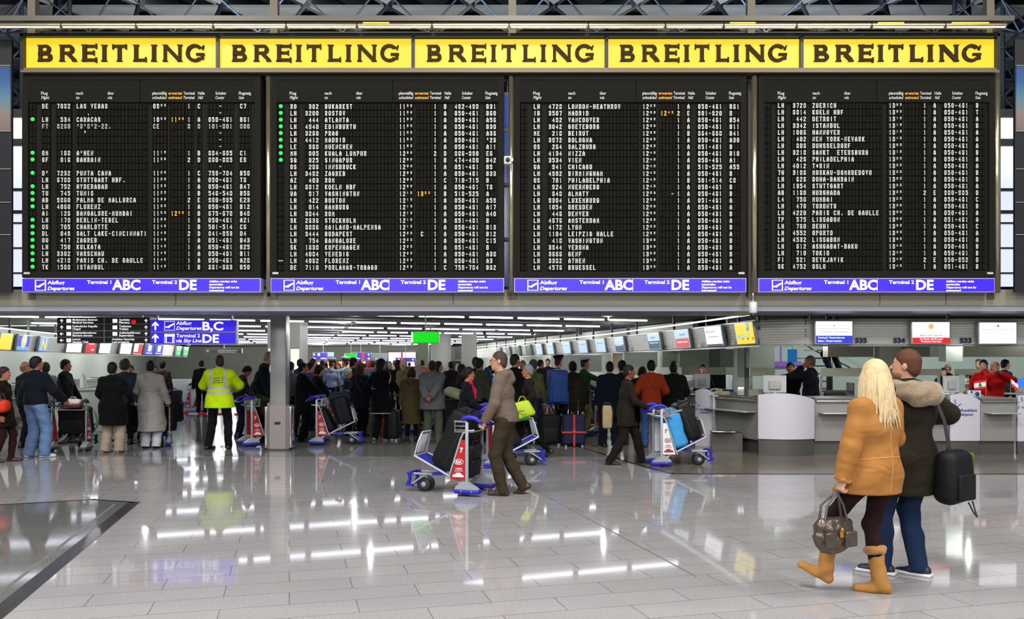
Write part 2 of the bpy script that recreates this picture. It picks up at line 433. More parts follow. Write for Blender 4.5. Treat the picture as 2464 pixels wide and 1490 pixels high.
# ---- high roof of the departure hall, behind and above the board
RZ = 15.0
b = MB(); b.box((0, 22, RZ + 2.2), (90, 60, 0.1)); struct('ceiling', b, mat('roof_dark', (0.020, 0.028, 0.038), 0.8))
M_RP = mat('roof_panel', S(112, 115, 114), 0.7, noise=0.12, nscale=0.15)
M_RP2 = mat('roof_panel_deep', S(50, 58, 70), 0.7)
b = MB(); s_ = 3.1; hh = s_ * 0.866
for j in range(0, 9):
    y0 = 23 + j * hh
    for i in range(-17, 17):
        xo = i * s_ + (s_ / 2 if j % 2 else 0); g = 0.16
        tri = [(xo + g, y0 + g * .6), (xo + s_ - g, y0 + g * .6), (xo + s_ / 2, y0 + hh - g)]
        tri2 = [(xo + s_ / 2 + g, y0 + hh - g * .6), (xo + s_ + s_ / 2 - g, y0 + hh - g * .6), (xo + s_, y0 + g)]
        b.mat(0); z = RZ
        b.prism(tri, z, z + 0.1, 'z')
        b.mat(1)
        b.prism(tri2, z + 0.9, z + 1.0, 'z')
        b.mat(0 if (i + j) % 2 else 1)
        c = (xo + s_, y0 + hh * 0.66)
        b.quad((tri2[0][0], tri2[0][1], z + .9), (tri2[2][0], tri2[2][1], z + .9), (tri2[2][0], tri2[2][1], z), (tri2[0][0], tri2[0][1], z))
        b.quad((tri2[1][0], tri2[1][1], z + .9), (tri2[2][0], tri2[2][1], z + .9), (tri2[2][0], tri2[2][1], z), (tri2[1][0], tri2[1][1], z))
struct('ceiling', b, [M_RP, M_RP2])
# space-frame rods under the roof
b = MB(); M_ROD = mat('roof_rod', S(84, 100, 124), 0.5, 0.2); M_ROD2 = mat('roof_rod_dark', S(50, 56, 66), 0.5, 0.3)
for j in (3, 5):
    y0 = 23 + j * hh
    for i in range(-8, 8):
        x = i * s_; n0 = (x, y0 - 0.6, RZ - 1.2); b.mat(1 if (i + j) % 3 else 0)
        for dx, dy in ((-s_ / 2, -hh * .4), (s_ / 2, -hh * .4), (-s_ * .5, hh * .6), (s_ * .5, hh * .6)):
            b.tube([n0, (x + dx, y0 - .6 + dy, RZ)], 0.035, 5, cap=False)
        b.mat(1); b.tube([n0, (x + s_, y0 - .6, RZ - 1.2)], 0.03, 5, cap=False)
struct('ceiling', b, [M_ROD, M_ROD2])
area_lamp('roof_fill_light', (-9, 26, 8), (R(180), 0, 0), 12, 6, 2600, (0.97, 0.98, 1.0))  # fill added out of sight behind the boards to brighten the roof
area_lamp('roof_fill_light', (9, 26, 8), (R(180), 0, 0), 12, 6, 2600, (0.85, 0.92, 1.0))
# vertical wall of trusses at the two sides, behind
b = MB()
for sx in (-1, 1):
    for i in range(6):
        x = sx * (16.5 + i * 1.8); zz = [9.8, 11.6, 13.4, 15.2]
        for k in range(3):
            b.tube([(x, 31, zz[k]), (x + 1.8 * sx, 31, zz[k + 1])], 0.07, 5, cap=False); b.tube([(x + 1.8 * sx, 31, zz[k]), (x, 31, zz[k + 1])], 0.05, 5, cap=False)
        b.tube([(x, 31, 9.8), (x, 31, 15.2)], 0.08, 5, cap=False)
struct('ceiling', b, M_ROD2)
# glazed back wall of the gallery
M_SKYG = mat('bright_glazing', S(225, 232, 255), 0.3, 0, emit=0.85, ecol=S(222, 228, 255))
M_SKYB = mat('blue_glazing', S(40, 60, 120), 0.2, 0, emit=0.10, ecol=S(60, 90, 190))
M_FRAME = mat('window_frame', S(70, 66, 62), 0.5)
wi = 1
for sx in (-1, 1):
    x0, x1 = sx * 15.2, sx * 22.0; xa, xb = min(x0, x1), max(x0, x1)
    e = empty('window_%d' % wi, (0, 0, 0)); e['kind'] = 'structure'; wi += 1
    m = MB(); m.quad((xa, 30, 3.0), (xb, 30, 3.0), (xb, 30, 10.6), (xa, 30, 10.6)); m.build('pane', M_SKYG, e)
    m = MB()
    for z, t in ((4.1, .35), (4.9, .06), (5.8, .06), (6.7, .06), (7.1, .12), (7.9, .10), (9.6, .25), (10.65, .3)): m.box(((xa + xb) / 2, 29.9, z), (xb - xa, 0.1, t))
    for k in range(5): m.box((xa + .2 + k * (xb - xa) / 4.3, 29.9, 6.8), (0.07, 0.08, 7.6))
    m.build('window_frame', M_FRAME, e)
e = empty('window_3', (0, 0, 0)); e['kind'] = 'structure'
m = MB(); m.quad((-15.2, 30.5, 3), (15.2, 30.5, 3), (15.2, 30.5, 11.5), (-15.2, 30.5, 11.5)); m.build('pane', M_SKYB, e)
m = MB()
for z in (4.4, 6.2, 8.2, 10.2, 11.5): m.box((0, 30.4, z), (30.4, .1, .12))
for k in range(18): m.box((-15 + k * 1.75, 30.4, 7), (.12, .1, 8.6))
m.build('window_frame', M_FRAME, e)
# ================================================================== DEPARTURE BOARD
YB = 14.0
def bx(px, Y=YB): return PX(px, Y)
def bz(py, Y=YB): return PZ(py, Y)
M_TXT = mat('flap_white', (0.86, 0.86, 0.82), 0.5, emit=0.06, ecol=(1, 1, 1))
M_TXT = mat('flap_lettering', (0.60, 0.60, 0.57), 0.5)
M_TXTY = mat('flap_lettering_amber', S(245, 170, 20), 0.5)
M_TXTG = mat('flap_lettering_grey', (0.35, 0.40, 0.42), 0.5)
M_HOUS = mat('board_housing', (0.017, 0.016, 0.014), 0.8, spec=0.05)
M_HEAD = mat('board_header', (0.015, 0.014, 0.012), 0.8, spec=0.05)
M_LAMP = mat('green_lamp', S(20, 220, 50), 0.3, emit=1.3, ecol=(0.02, 0.75, 0.10))
# flap cells: black cells split by thin lines
def flap_mat():
    m = bpy.data.materials.new('flap_cells'); m.use_nodes = True; nt = m.node_tree; b = nt.nodes['Principled BSDF']; L = nt.links.new; N = nt.nodes.new
    tc = N('ShaderNodeTexCoord'); sp = N('ShaderNodeSeparateXYZ'); L(tc.outputs['Object'], sp.inputs[0])
    def tri(sock, per, wd):
        d = N('ShaderNodeMath'); d.operation = 'DIVIDE'; L(sock, d.inputs[0]); d.inputs[1].default_value = per
        f = N('ShaderNodeMath'); f.operation = 'FRACT'; L(d.outputs[0], f.inputs[0])
        g = N('ShaderNodeMath'); g.operation = 'LESS_THAN'; L(f.outputs[0], g.inputs[0]); g.inputs[1].default_value = wd
        return g.outputs[0]
    mxm = N('ShaderNodeMath'); mxm.operation = 'MAXIMUM'; L(tri(sp.outputs[0], 0.0595, 0.22), mxm.inputs[0]); mxm.inputs[1].default_value = 0
    n = N('ShaderNodeTexNoise'); n.inputs['Scale'].default_value = 9; L(tc.outputs['Object'], n.inputs['Vector'])
    mr = N('ShaderNodeMapRange'); mr.inputs[3].default_value = 0.7; mr.inputs[4].default_value = 1.4; L(n.outputs['Fac'], mr.inputs['Value'])
    mx = N('ShaderNodeMix'); mx.data_type = 'RGBA'; L(mxm.outputs[0], mx.inputs[0]); mx.inputs[6].default_value = (0.012, 0.0115, 0.009, 1); mx.inputs[7].default_value = (0.002, 0.002, 0.002, 1)
    mu = N('ShaderNodeMix'); mu.data_type = 'RGBA'; mu.blend_type = 'MULTIPLY'; mu.inputs[0].default_value = 1; L(mx.outputs[2], mu.inputs[6]); L(mr.outputs[0], mu.inputs[7])
    L(mu.outputs[2], b.inputs['Base Color']); b.inputs['Roughness'].default_value = 0.85; b.inputs['Specular IOR Level'].default_value = 0.04
    return m
M_FLAP = flap_mat()
A = '050-461'; A1 = '051-461'
# lamp|airline|number|destination|scheduled|estimated|terminal|hall|counter|gate
B1 = """|DE|7082|LAS VEGAS|0930||1|C|   -|C7
|||    .|||||   -|
*|LH|534|CARACAS|1035|1135|1|A|@|B61
~|FT|8280|'8'8'2-22.|CE||8|8|101-801|800
||||    5|||||   -|
||||||||   -|
||||||||   -|
*|OM|168|A'HEN|1115||1|B|684-685|C1
*|GF|016|BAHRAIN|1120||2|D|880-885|E9
||||||||   -|
*|D'|7232|PUNTA CANA|1120||1|C|759-784|B58
|LH|6788|STUTTGART HBF.|1120||1|A|@|T6
*|LH|752|HYDERABAD|1125||1|A|@|B47
*|TU|745|TUNIS|1125||1|B|546-548|B56
*|AB|9860|PALMA DE MALLORCA|1130||2|E|980-985|E23
*|LH|4060|FLORENZ|1135||1|A|@|B12
|AI|126|BANGALORE-MUMBAI|1135|1230|1|B|675-678|B48
*|LH|178|BERLIN-TEGEL|1135||1|A|@|A21
*|US|705|CHARLOTTE|1140||1|B|501-514|C6
*|DL|049|SALT LAKE-CINCINNATI|1140||2|D|841-853|D4
*|OU|417|ZAGREB|1140||1|A|051-461|B43
*|LH|750|KOLKATA|1145||1|A|@|B25
*|LH|3302|WARSCHAU|1145||1|A|@|B11
*|LH|4218|PARIS CH. DE GAULLE|1145||1|A|@|A28
*|TK|1588|ISTANBUL|1145||1|B|661-663|B50"""
B2 = """*|RO|302|BUKAREST|1150||1|B|492-498|B31
*|LH|3200|ROSTOW|1150||1|A|@|B60
*|LH|444|ATLANTA|1155||1|A|@|A56
*|LH|4940|EDINBURTH|1155||1|A|@|B30
*|LH|3260|PRAG|1155||1|A|@|A36
*|LH|4412|MADRID|1155||1|A|@|'26
*|LE|968|MUENCHEN|1155||1|A|@|A11
*|MH|005|KUALA LUMPUR|1200||2|D|886-890|E6
*|SQ|025|SINGAPUR|1200||1|B|474-480|B42
|OS|286|INNSBRUCK|1200||1|A|051-461|B9
|LH|3482|ZAGREB|1205||1|A|@|B33
|AZ|403|ROM|1205||1|C|710-715|B
|LH|6812|KOELN HBF|1209||1|A|@|T6
|UA|917|WASHINGTON|1215|1355|1|B|518-525|A
|LH|422|BOSTON|1215||1|A|@|A59
|LH|014|HAMBURG|1215||1|A|@|A17
|LH|3844|ROM|1215||1|A|@|A40
|SK|2636|STOCKHOLM|1215||1|A|051-461|B
|LH|3886|MAILAND-MALPENSA|1215||1|A|@|B13
|LH|3444|BUDAPEST|1225|C|1|A|@|B12
|LH|754|BANGALORE|1225||1|A|@|C15
|SK|1638|KOPENHAGEN|1225||1|A|051-461|B
|LH|4084|VENEDIG|1225||1|A|@|A38
_|LH|4062|FLORENZ|1225||1|A|@|A3
|DE|7110|PORLAMAR-TOBAGO|1225||1|C|759-784|B62"""
B3 = """|LH|4728|LONDON-HEATHROW|1225||1|A|@|B61
|IB|3507|MADRID|1230|1245|2|E|901-920|D
|LH|492|VANCOUVER|1235||1|A|@|B54
|LH|3042|GOETEBORG|1235||1|A|@|B11
|ME|218|BEIRUT|1235||1|B|664-668|B41
|LH|3972|BOLOGNA|1235||1|A|@|A30
|OS|264|SALZBURG|1235||1|A|051-461|B
|LH|4134|NIZZA|1240||1|A|@|B10
|LH|3534|WIEN|1240||1|A|@|A1
|UA|941|CHICAGO|1240||1|B|518-525|A55
|LH|4902|BIRMINGHAM|1245||1|A|@|B
|US|701|PHILADELPHIA|1245||1|B|501-514|C8
|LH|924|NUERNBERG|1245||1|A|@|B
|LH|648|ALMATY|1250|   -|1|A|@|B
|LG|9304|LUXEMBURG|1250||1|A|051-461|A
|LH|1054|DRESDEN|1250||1|A|@|A
|LH|446|DENVER|1255||1|A|@|B
|LH|4676|AMSTERDAM|1255||1|A|@|A
|LH|4172|LYON|1255||1|A|@|B
|LH|1104|LEIPZIG HALLE|1255||1|A|@|A
|LH|418|WASHINGTON|1300||1|A|@|B
|LH|3944|VERONA|1300||1|A|@|B
|LH|3666|GENF|1305||1|A|@|B
|LH|3382|ATHEN|1305||1|A|@|A
|LH|4576|BRUESSEL|1305||1|A|@|A"""
B4 = """|LH|3728|ZUERICH|1305||1|A|@|B
|LH|6814|KOELN HBF|1309||1|A|@|T
|LH|442|DETROIT|1310||1|A|@|A
|LH|3342|ISTANBUL|1310||1|A|@|B
|LH|1006|HANNOVER|1315||1|A|@|A
|LH|402|NEN YORK-NEWARK|1315||1|A|@|A
|LH|806|DUHSSELDORF|13D5||1|A|@|A
|LH|3218|SANKT  ETERSBURG|1315||1|A|@|B
|LH|426|PHILADELPHIA|1320||1|A|@|A
|LH|4012|T*RIN|1320||1|A|@|A
|7H|3186|MOSKAU-DOMODEDOVO|1320||1|A|@|B
|LH|626|DOHA-BAHRAIN|1325||1|A|@|B
|LH|1354|STUTTGART|1325||1|A|@|A
|AB|1160|HURGHADA|1325||2|E|980-985|D
|L4|756|MUMBAI|1325||1|A|@|C
|LH|470|TORONTO|1330||1|A|@|B
|LH|4220|PARIS CH. DE GAULLE|1330||1|A|@|A
|TP|575|LISSABON|1330||1|A|051-461|A
|LH|760|DEUHI|1330||1|A|@|C
|LH|4552|OPORTO|1335||1|A|@|A
|LH|4532|LISSABON|1335||1|A|@|A
|LH|612|ASHGABAT-BAKU|1340||1|A|@|B
|LH|710|TOKIO|1340||1|A|@|B
|FI|521|REYKJAVIK|1340||2|E|950-952|D
|SK|4752|OSLO|1340||1|A|051-461|B"""
CW = 8.52 * YB / F        # width of a flap cell
CH_ = 11.6 * YB / F       # capital height
# squarish split-flap capitals as strokes: each number is ten times the column (0 to 4) plus the row (0 to 6)
O_ = [10, 30, 41, 45, 36, 16, 5, 1, 10]
STROKES = {
    'A': [[0, 4, 26, 44, 40], [2, 42]], 'B': [[0, 30, 41, 42, 33, 3], [33, 44, 45, 36, 6, 0]], 'C': [[41, 30, 10, 1, 5, 16, 36, 45]],
    'D': [[0, 30, 41, 45, 36, 6, 0]], 'E': [[40, 0, 6, 46], [3, 33]], 'F': [[0, 6, 46], [3, 33]], 'G': [[23, 43, 41, 30, 10, 1, 5, 16, 36, 45]],
    'H': [[0, 6], [40, 46], [3, 43]], 'I': [[20, 26]], 'J': [[1, 10, 30, 41, 46]], 'K': [[0, 6], [2, 46], [14, 40]], 'L': [[6, 0, 40]],
    'M': [[0, 6, 23, 46, 40]], 'N': [[0, 6, 40, 46]], 'O': [O_], 'P': [[0, 6, 36, 45, 44, 33, 3]], 'Q': [O_, [22, 40]],
    'R': [[0, 6, 36, 45, 44, 33, 3], [23, 40]], 'S': [[1, 10, 30, 41, 42, 33, 13, 4, 5, 16, 36, 45]], 'T': [[20, 26], [6, 46]], 'U': [[6, 1, 10, 30, 41, 46]],
    'V': [[6, 20, 46]], 'W': [[6, 10, 23, 30, 46]], 'X': [[0, 46], [6, 40]], 'Y': [[6, 23, 46], [23, 20]], 'Z': [[6, 46, 0, 40]],
    '0': [O_], '1': [[5, 26, 20]], '2': [[5, 16, 36, 45, 44, 1, 0, 40]], '3': [[1, 10, 30, 41, 42, 33, 13], [33, 44, 45, 36, 16, 5]], '4': [[30, 36, 2, 42]],
    '5': [[1, 10, 30, 41, 43, 34, 4, 6, 46]], '6': [[3, 33, 42, 41, 30, 10, 1, 5, 16, 36, 45]], '7': [[6, 46, 20]], '8': [[13, 33, 42, 41, 30, 10, 1, 2, 13, 4, 5, 16, 36, 45, 44, 33]],
    '9': [[43, 13, 4, 5, 16, 36, 45, 41, 30, 10, 1]], '-': [[3, 43]], '.': [[20, 21]], '*': [[21, 25], [2, 44], [4, 42]]}
def flap_char(mb, ch, x, z, w, h, y, t):
    """one stroke character: left x, baseline z, overall width and height, stroke thickness t"""
    for si, st in enumerate(STROKES.get(ch, [])):
        P = [Vector((x + t / 2 + (w - t) * (v // 10) / 4, z + t / 2 + (h - t) * (v % 10) / 6)) for v in st]
        closed = len(P) > 2 and (P[0] - P[-1]).length < 1e-6
        if closed: P = P[:-1]
        n = len(P); L, Rr = [], []
        for i in range(n):
            a_ = P[i - 1] if (i > 0 or closed) else None; c_ = P[(i + 1) % n] if (i < n - 1 or closed) else None
            d1 = (P[i] - a_).normalized() if a_ is not None else (c_ - P[i]).normalized(); d2 = (c_ - P[i]).normalized() if c_ is not None else d1
            nn = Vector((-d1.y - d2.y, d1.x + d2.x)); nn = nn.normalized() if nn.length > 1e-4 else Vector((-d1.y, d1.x)); k = 1 / max(.5, nn.dot(Vector((-d1.y, d1.x)))) * t / 2
            q = P[i].copy()
            if a_ is None: q -= d2 * t / 2
            if c_ is None: q += d1 * t / 2
            L.append(q + nn * k); Rr.append(q - nn * k)
        vs = [(p.x, y - .0008 * si, p.y) for p in L + Rr]
        mb._add(vs, [(i, (i + 1) % n, n + (i + 1) % n, n + i) for i in range(n if closed else n - 1)])
def cells(mb, s, px, zbase, rightn=None, small=False, slot=0):
    """characters of a split-flap field, one per cell"""
    mb.mat(slot)
    if rightn is not None: s = s.rjust(rightn)
    for i, ch in enumerate(s):
        if ch == ' ': continue
        h = CH_; z = zbase; w = CW * 0.66; t = CH_ * .172
        if ch == "'": ch = '6'; h = CH_ * .5; z = zbase + CH_ * .5; w = CW * .4; t *= .6
        if ch in '-*': w = CW * .5
        if ch == '1': w = CW * .42
        if small: h = CH_ * .52; w *= .62; z = zbase + CH_ * .44; t *= .62
        flap_char(mb, ch, bx(px) + (i + 0.5) * CW - w / 2, z, w, h, YB - .012, t)
BOARDS = [(55, 628, B1, 'leftmost', 'Las Vegas'), (652, 1213, B2, 'second', 'Bukarest'), (1237, 1795, B3, 'third', 'London-Heathrow'), (1824, 2392, B4, 'rightmost', 'Zuerich')]
for bi, (x0, x1, data, place, first) in enumerate(BOARDS):
    k = (x1 - x0) / 573.0 * 0.5 + 0.5
    t = empty('departure_board', (bx((x0 + x1) / 2), YB, bz(704)), 0,
              'black split-flap departure board whose first row reads ' + first + ', ' + place + ' of the four', 'departure board', 'departure boards under the yellow signs')
    inv = Matrix.Translation(-t.location)
    yt, yb = 180, 668
    m = MB(); m.M = inv
    m.box((bx((x0 + x1) / 2), YB + .17, (bz(yt) + bz(yb)) / 2), (bx(x1) - bx(x0), 0.30, bz(yt) - bz(yb)))   # cabinet body
    fw = bx(x0 + 13) - bx(x0)
    for xa, xb, za, zb in ((x0, x0 + 14, yt, yb), (x1 - 14, x1, yt, yb), (x0 + 14, x1 - 14, yt, yt + 13), (x0 + 14, x1 - 14, yb - 14, yb)):
        m.box((bx((xa + xb) / 2), YB + .0, (bz(za) + bz(zb)) / 2), (bx(xb) - bx(xa), 0.05, bz(za) - bz(zb)))
    m.build('cabinet', M_HOUS, t)
    # header panel with column titles
    ox = x0 if bi else x0 + 5
    spl = x0 + (283 if bi in (0, 3) else 292)
    m = MB(); m.M = inv
    for xa, xb in ((x0 + 14, spl), (spl + 1.5, x1 - 14)):
        m.box((bx((xa + xb) / 2), YB - .01, (bz(194) + bz(247)) / 2), (bx(xb) - bx(xa), 0.03, bz(194) - bz(247)))
    hp = m.build('header_panel', M_HEAD, t)
    m = MB(); m.M = inv
    dx = 5 if bi in (0, 3) else 0
    for (o_, a_, b2, sl, wpx) in ((46, 'Flug', 'Flight', 0, 20), (130, 'nach', 'to', 0, 17), (206, '\u00fcber', 'via', 0, 15), (308 + dx, 'planm\u00e4\u00dfig', 'scheduled', 0, 35), (347 + dx, 'erwartet', 'estimated', 1, 33),
                              (383 + dx, 'Terminal', 'Terminal', 0, 27), (418 + dx, 'Halle', 'Hall', 0, 16), (460 + dx, 'Schalter', 'Counter', 0, 26), (516 + dx, 'Flugsteig', 'Gate', 0, 29)):
        m.mat(sl); Wd = wpx * YB / F
        write(m, a_, bx(x0 + o_), bz(229), 7.0 * YB / F, YB - .028, w=Wd * (0.8 if o_ < 50 else 1), bold=0.012)
        write(m, b2, bx(x0 + o_), bz(239.5), 7.0 * YB / F, YB - .028, w=Wd * (len(b2) / max(len(a_), 1)) * .95 if len(b2) < len(a_) else Wd, bold=0.012, shear=0.25)
    m.build('column_titles', [M_TXT, M_TXTY], hp)
    rows = [r.split('|') for r in data.split('\n')]
    if bi == 0:
        rows = [(r + [''] * 10)[:10] for r in rows]
        rows[1] = ['', '', '', '   .', '', '', '', '', '   -', '']; rows[4] = ['', '', '', "  '", '', '', '', '', '   -', '']
        for q in (5, 6, 9): rows[q] = ['', '', '', '', '', '', '', '', '   -', '']
    pitch = 16.13
    for ri, r in enumerate(rows):
        yc = 257.0 + ri * pitch - (2.5 if bi == 3 else 0) - (1 if bi == 0 else 0)
        m = MB(); m.M = inv
        for (o_, n_) in ((15, 2.4), (44, 2.6), (80, 4.4), (127, 20.3), (306 + dx, 4.2), (349 + dx, 4.2), (388 + dx, 2.0), (413 + dx, 1.4), (439 + dx, 7.3), (514 + dx, 3.4)):
            a_ = bx(x0 + o_); wd = n_ * CW
            if o_ == 15: wd = 1.9 * CW
            z0 = bz(yc + 7.2); z1 = bz(yc - 7.0)
            m.box((a_ + wd / 2, YB + .008, (z0 + z1) / 2 + .0), (wd, 0.02, z1 - z0))
        fr = m.build('flap_row', M_FLAP, t)
        zb_ = bz(yc + 5.8)
        lamp, al, nu, de, sc_, es, te, ha, co, ga = (r + [''] * 10)[:10]
        if co == '@': co = A
        sl = 2 if lamp == '~' else 0
        m = MB(); m.M = inv
        cells(m, al, x0 + 46, zb_, slot=sl); cells(m, nu, x0 + 82, zb_, 4, slot=sl); cells(m, de, x0 + 129, zb_, slot=sl)
        cells(m, sc_[:2], x0 + 308 + dx, zb_, slot=sl); cells(m, sc_[2:], x0 + 308 + dx + 17, zb_, small=True, slot=sl)
        if es.strip() in ('C', '-'): cells(m, es if es.strip() == '-' else ' C', x0 + 351 + dx, zb_)
        elif es: cells(m, es[:2], x0 + 351 + dx, zb_, slot=1); cells(m, es[2:], x0 + 368 + dx, zb_, small=True, slot=1)
        cells(m, te, x0 + 391 + dx, zb_, slot=sl); cells(m, ha, x0 + 415 + dx, zb_, slot=sl); cells(m, co, x0 + 441 + dx, zb_, slot=sl); cells(m, ga, x0 + 517 + dx, zb_, slot=sl)
        if lamp == '_': m.mat(0); m.box((bx(x0 + 24), YB - .012, bz(yc)), (0.08, .004, .012))
        if m.v: m.build('row_lettering', [M_TXT, M_TXTY, M_TXTG], fr)
        if lamp == '*':
            m = MB(); m.M = inv; m.lathe([(0.001, .0), (0.030, 0.004), (0.033, 0.01), (0.03, 0.02)], (bx(x0 + 24), YB - .02, bz(yc - 1)), 12, rot=(R(-90), 0, 0))
            m.build('green_status_lamp', M_LAMP, t)
    m = MB(); m.M = inv; px_ = x0 + 12 if bi < 2 else x1 - 12
    m.box((bx(px_), YB - .03, bz(658)), (0.10, .01, .035)); m.build('maker_plate', mat('plate_grey', S(190, 190, 185), .4), t)

    # blue illuminated strip below
    M_BLU = mat('sign_blue_lit', S(40, 20, 200), 0.4, emit=0.85, ecol=S(58, 26, 232))
    M_WL = mat('sign_white_lit', (0.9, 0.9, 0.95), 0.4, emit=0.95, ecol=(1, 1, 1))
    t = empty('departures_sign', (bx((x0 + x1) / 2), YB, bz(704)), 0, 'long blue illuminated Departures sign under the %s departure board' % place, 'sign', 'blue Departures signs under the boards')
    inv = Matrix.Translation(-t.location)
    za, zb = bz(703.5), bz(669.5)
    m = MB(); m.M = inv; m.box((bx((x0 + x1) / 2), YB + .08, (za + zb) / 2), (bx(x1) - bx(x0), 0.2, zb - za)); m.build('case', mat('sign_case', S(180, 175, 220), 0.4), t)
    m = MB(); m.M = inv; m.box((bx((x0 + x1) / 2), YB - .025, (za + zb) / 2), (bx(x1) - bx(x0) - .03, 0.012, zb - za - .03)); pn = m.build('lit_panel', M_BLU, t)
    m = MB(); m.M = inv; yy = YB - .034; q = YB / F
    def tx(s, o_, ybase, h, w, **k_): write(m, s, bx(x0 + o_), bz(ybase), h * q, yy, w=w * q, **k_)
    tx('Abflug', 62, 684.5, 8, 41, bold=.02); tx('Departures', 62, 698.5, 8, 65, bold=.02, shear=.25)
    tx('Terminal 1', 157, 683.5, 8, 58, bold=.02); tx('ABC', 217, 697.5, 22.5, 68, bold=.03)
    tx('Terminal 2', 313, 683.5, 8, 60, bold=.02); tx('DE', 378, 697.5, 22.5, 42, bold=.03)
    for s_i, (ln, w_) in enumerate((('Abfl\u00fcge werden nicht', 67), ('ausgerufen', 33), ('Departures will not be', 72), ('announced', 36))): tx(ln, 450, 680 + s_i * 7.2, 4.6, w_, bold=.02, shear=.25 if s_i > 1 else 0)
    # pictogram: framed aeroplane
    a_, b2 = bx(x0 + 33), bx(x0 + 57); c_, d_ = bz(699), bz(675); w_ = .008
    for cx, cz, sx, sz in (((a_ + b2) / 2, c_, b2 - a_, w_), ((a_ + b2) / 2, d_, b2 - a_, w_), (a_, (c_ + d_) / 2, w_, d_ - c_), (b2, (c_ + d_) / 2, w_, d_ - c_)): m.box((cx, yy, cz), (sx + w_, .004, sz + w_ if sz > .02 else w_))
    def plane(m, cx, cz, s, yy):
        m.prism([(cx - .5 * s, cz - .10 * s), (cx - .40 * s, cz - .04 * s), (cx - .30 * s, cz - .10 * s), (cx + .05 * s, cz + .10 * s), (cx + .42 * s, cz + .28 * s), (cx + .52 * s, cz + .22 * s), (cx + .48 * s, cz + .12 * s),
                 (cx + .15 * s, cz - .06 * s), (cx - .1 * s, cz - .26 * s), (cx - .2 * s, cz - .26 * s), (cx - .08 * s, cz - .14 * s), (cx - .35 * s, cz - .24 * s)], yy - .003, yy, 'y')
    plane(m, (a_ + b2) / 2, (c_ + d_) / 2, (b2 - a_) * .92, yy)
    if bi: m.box((bx(x0 + 285), yy, (za + zb) / 2), (.006, .004, zb - za - .04))
    m.build('sign_lettering', M_WL, pn)

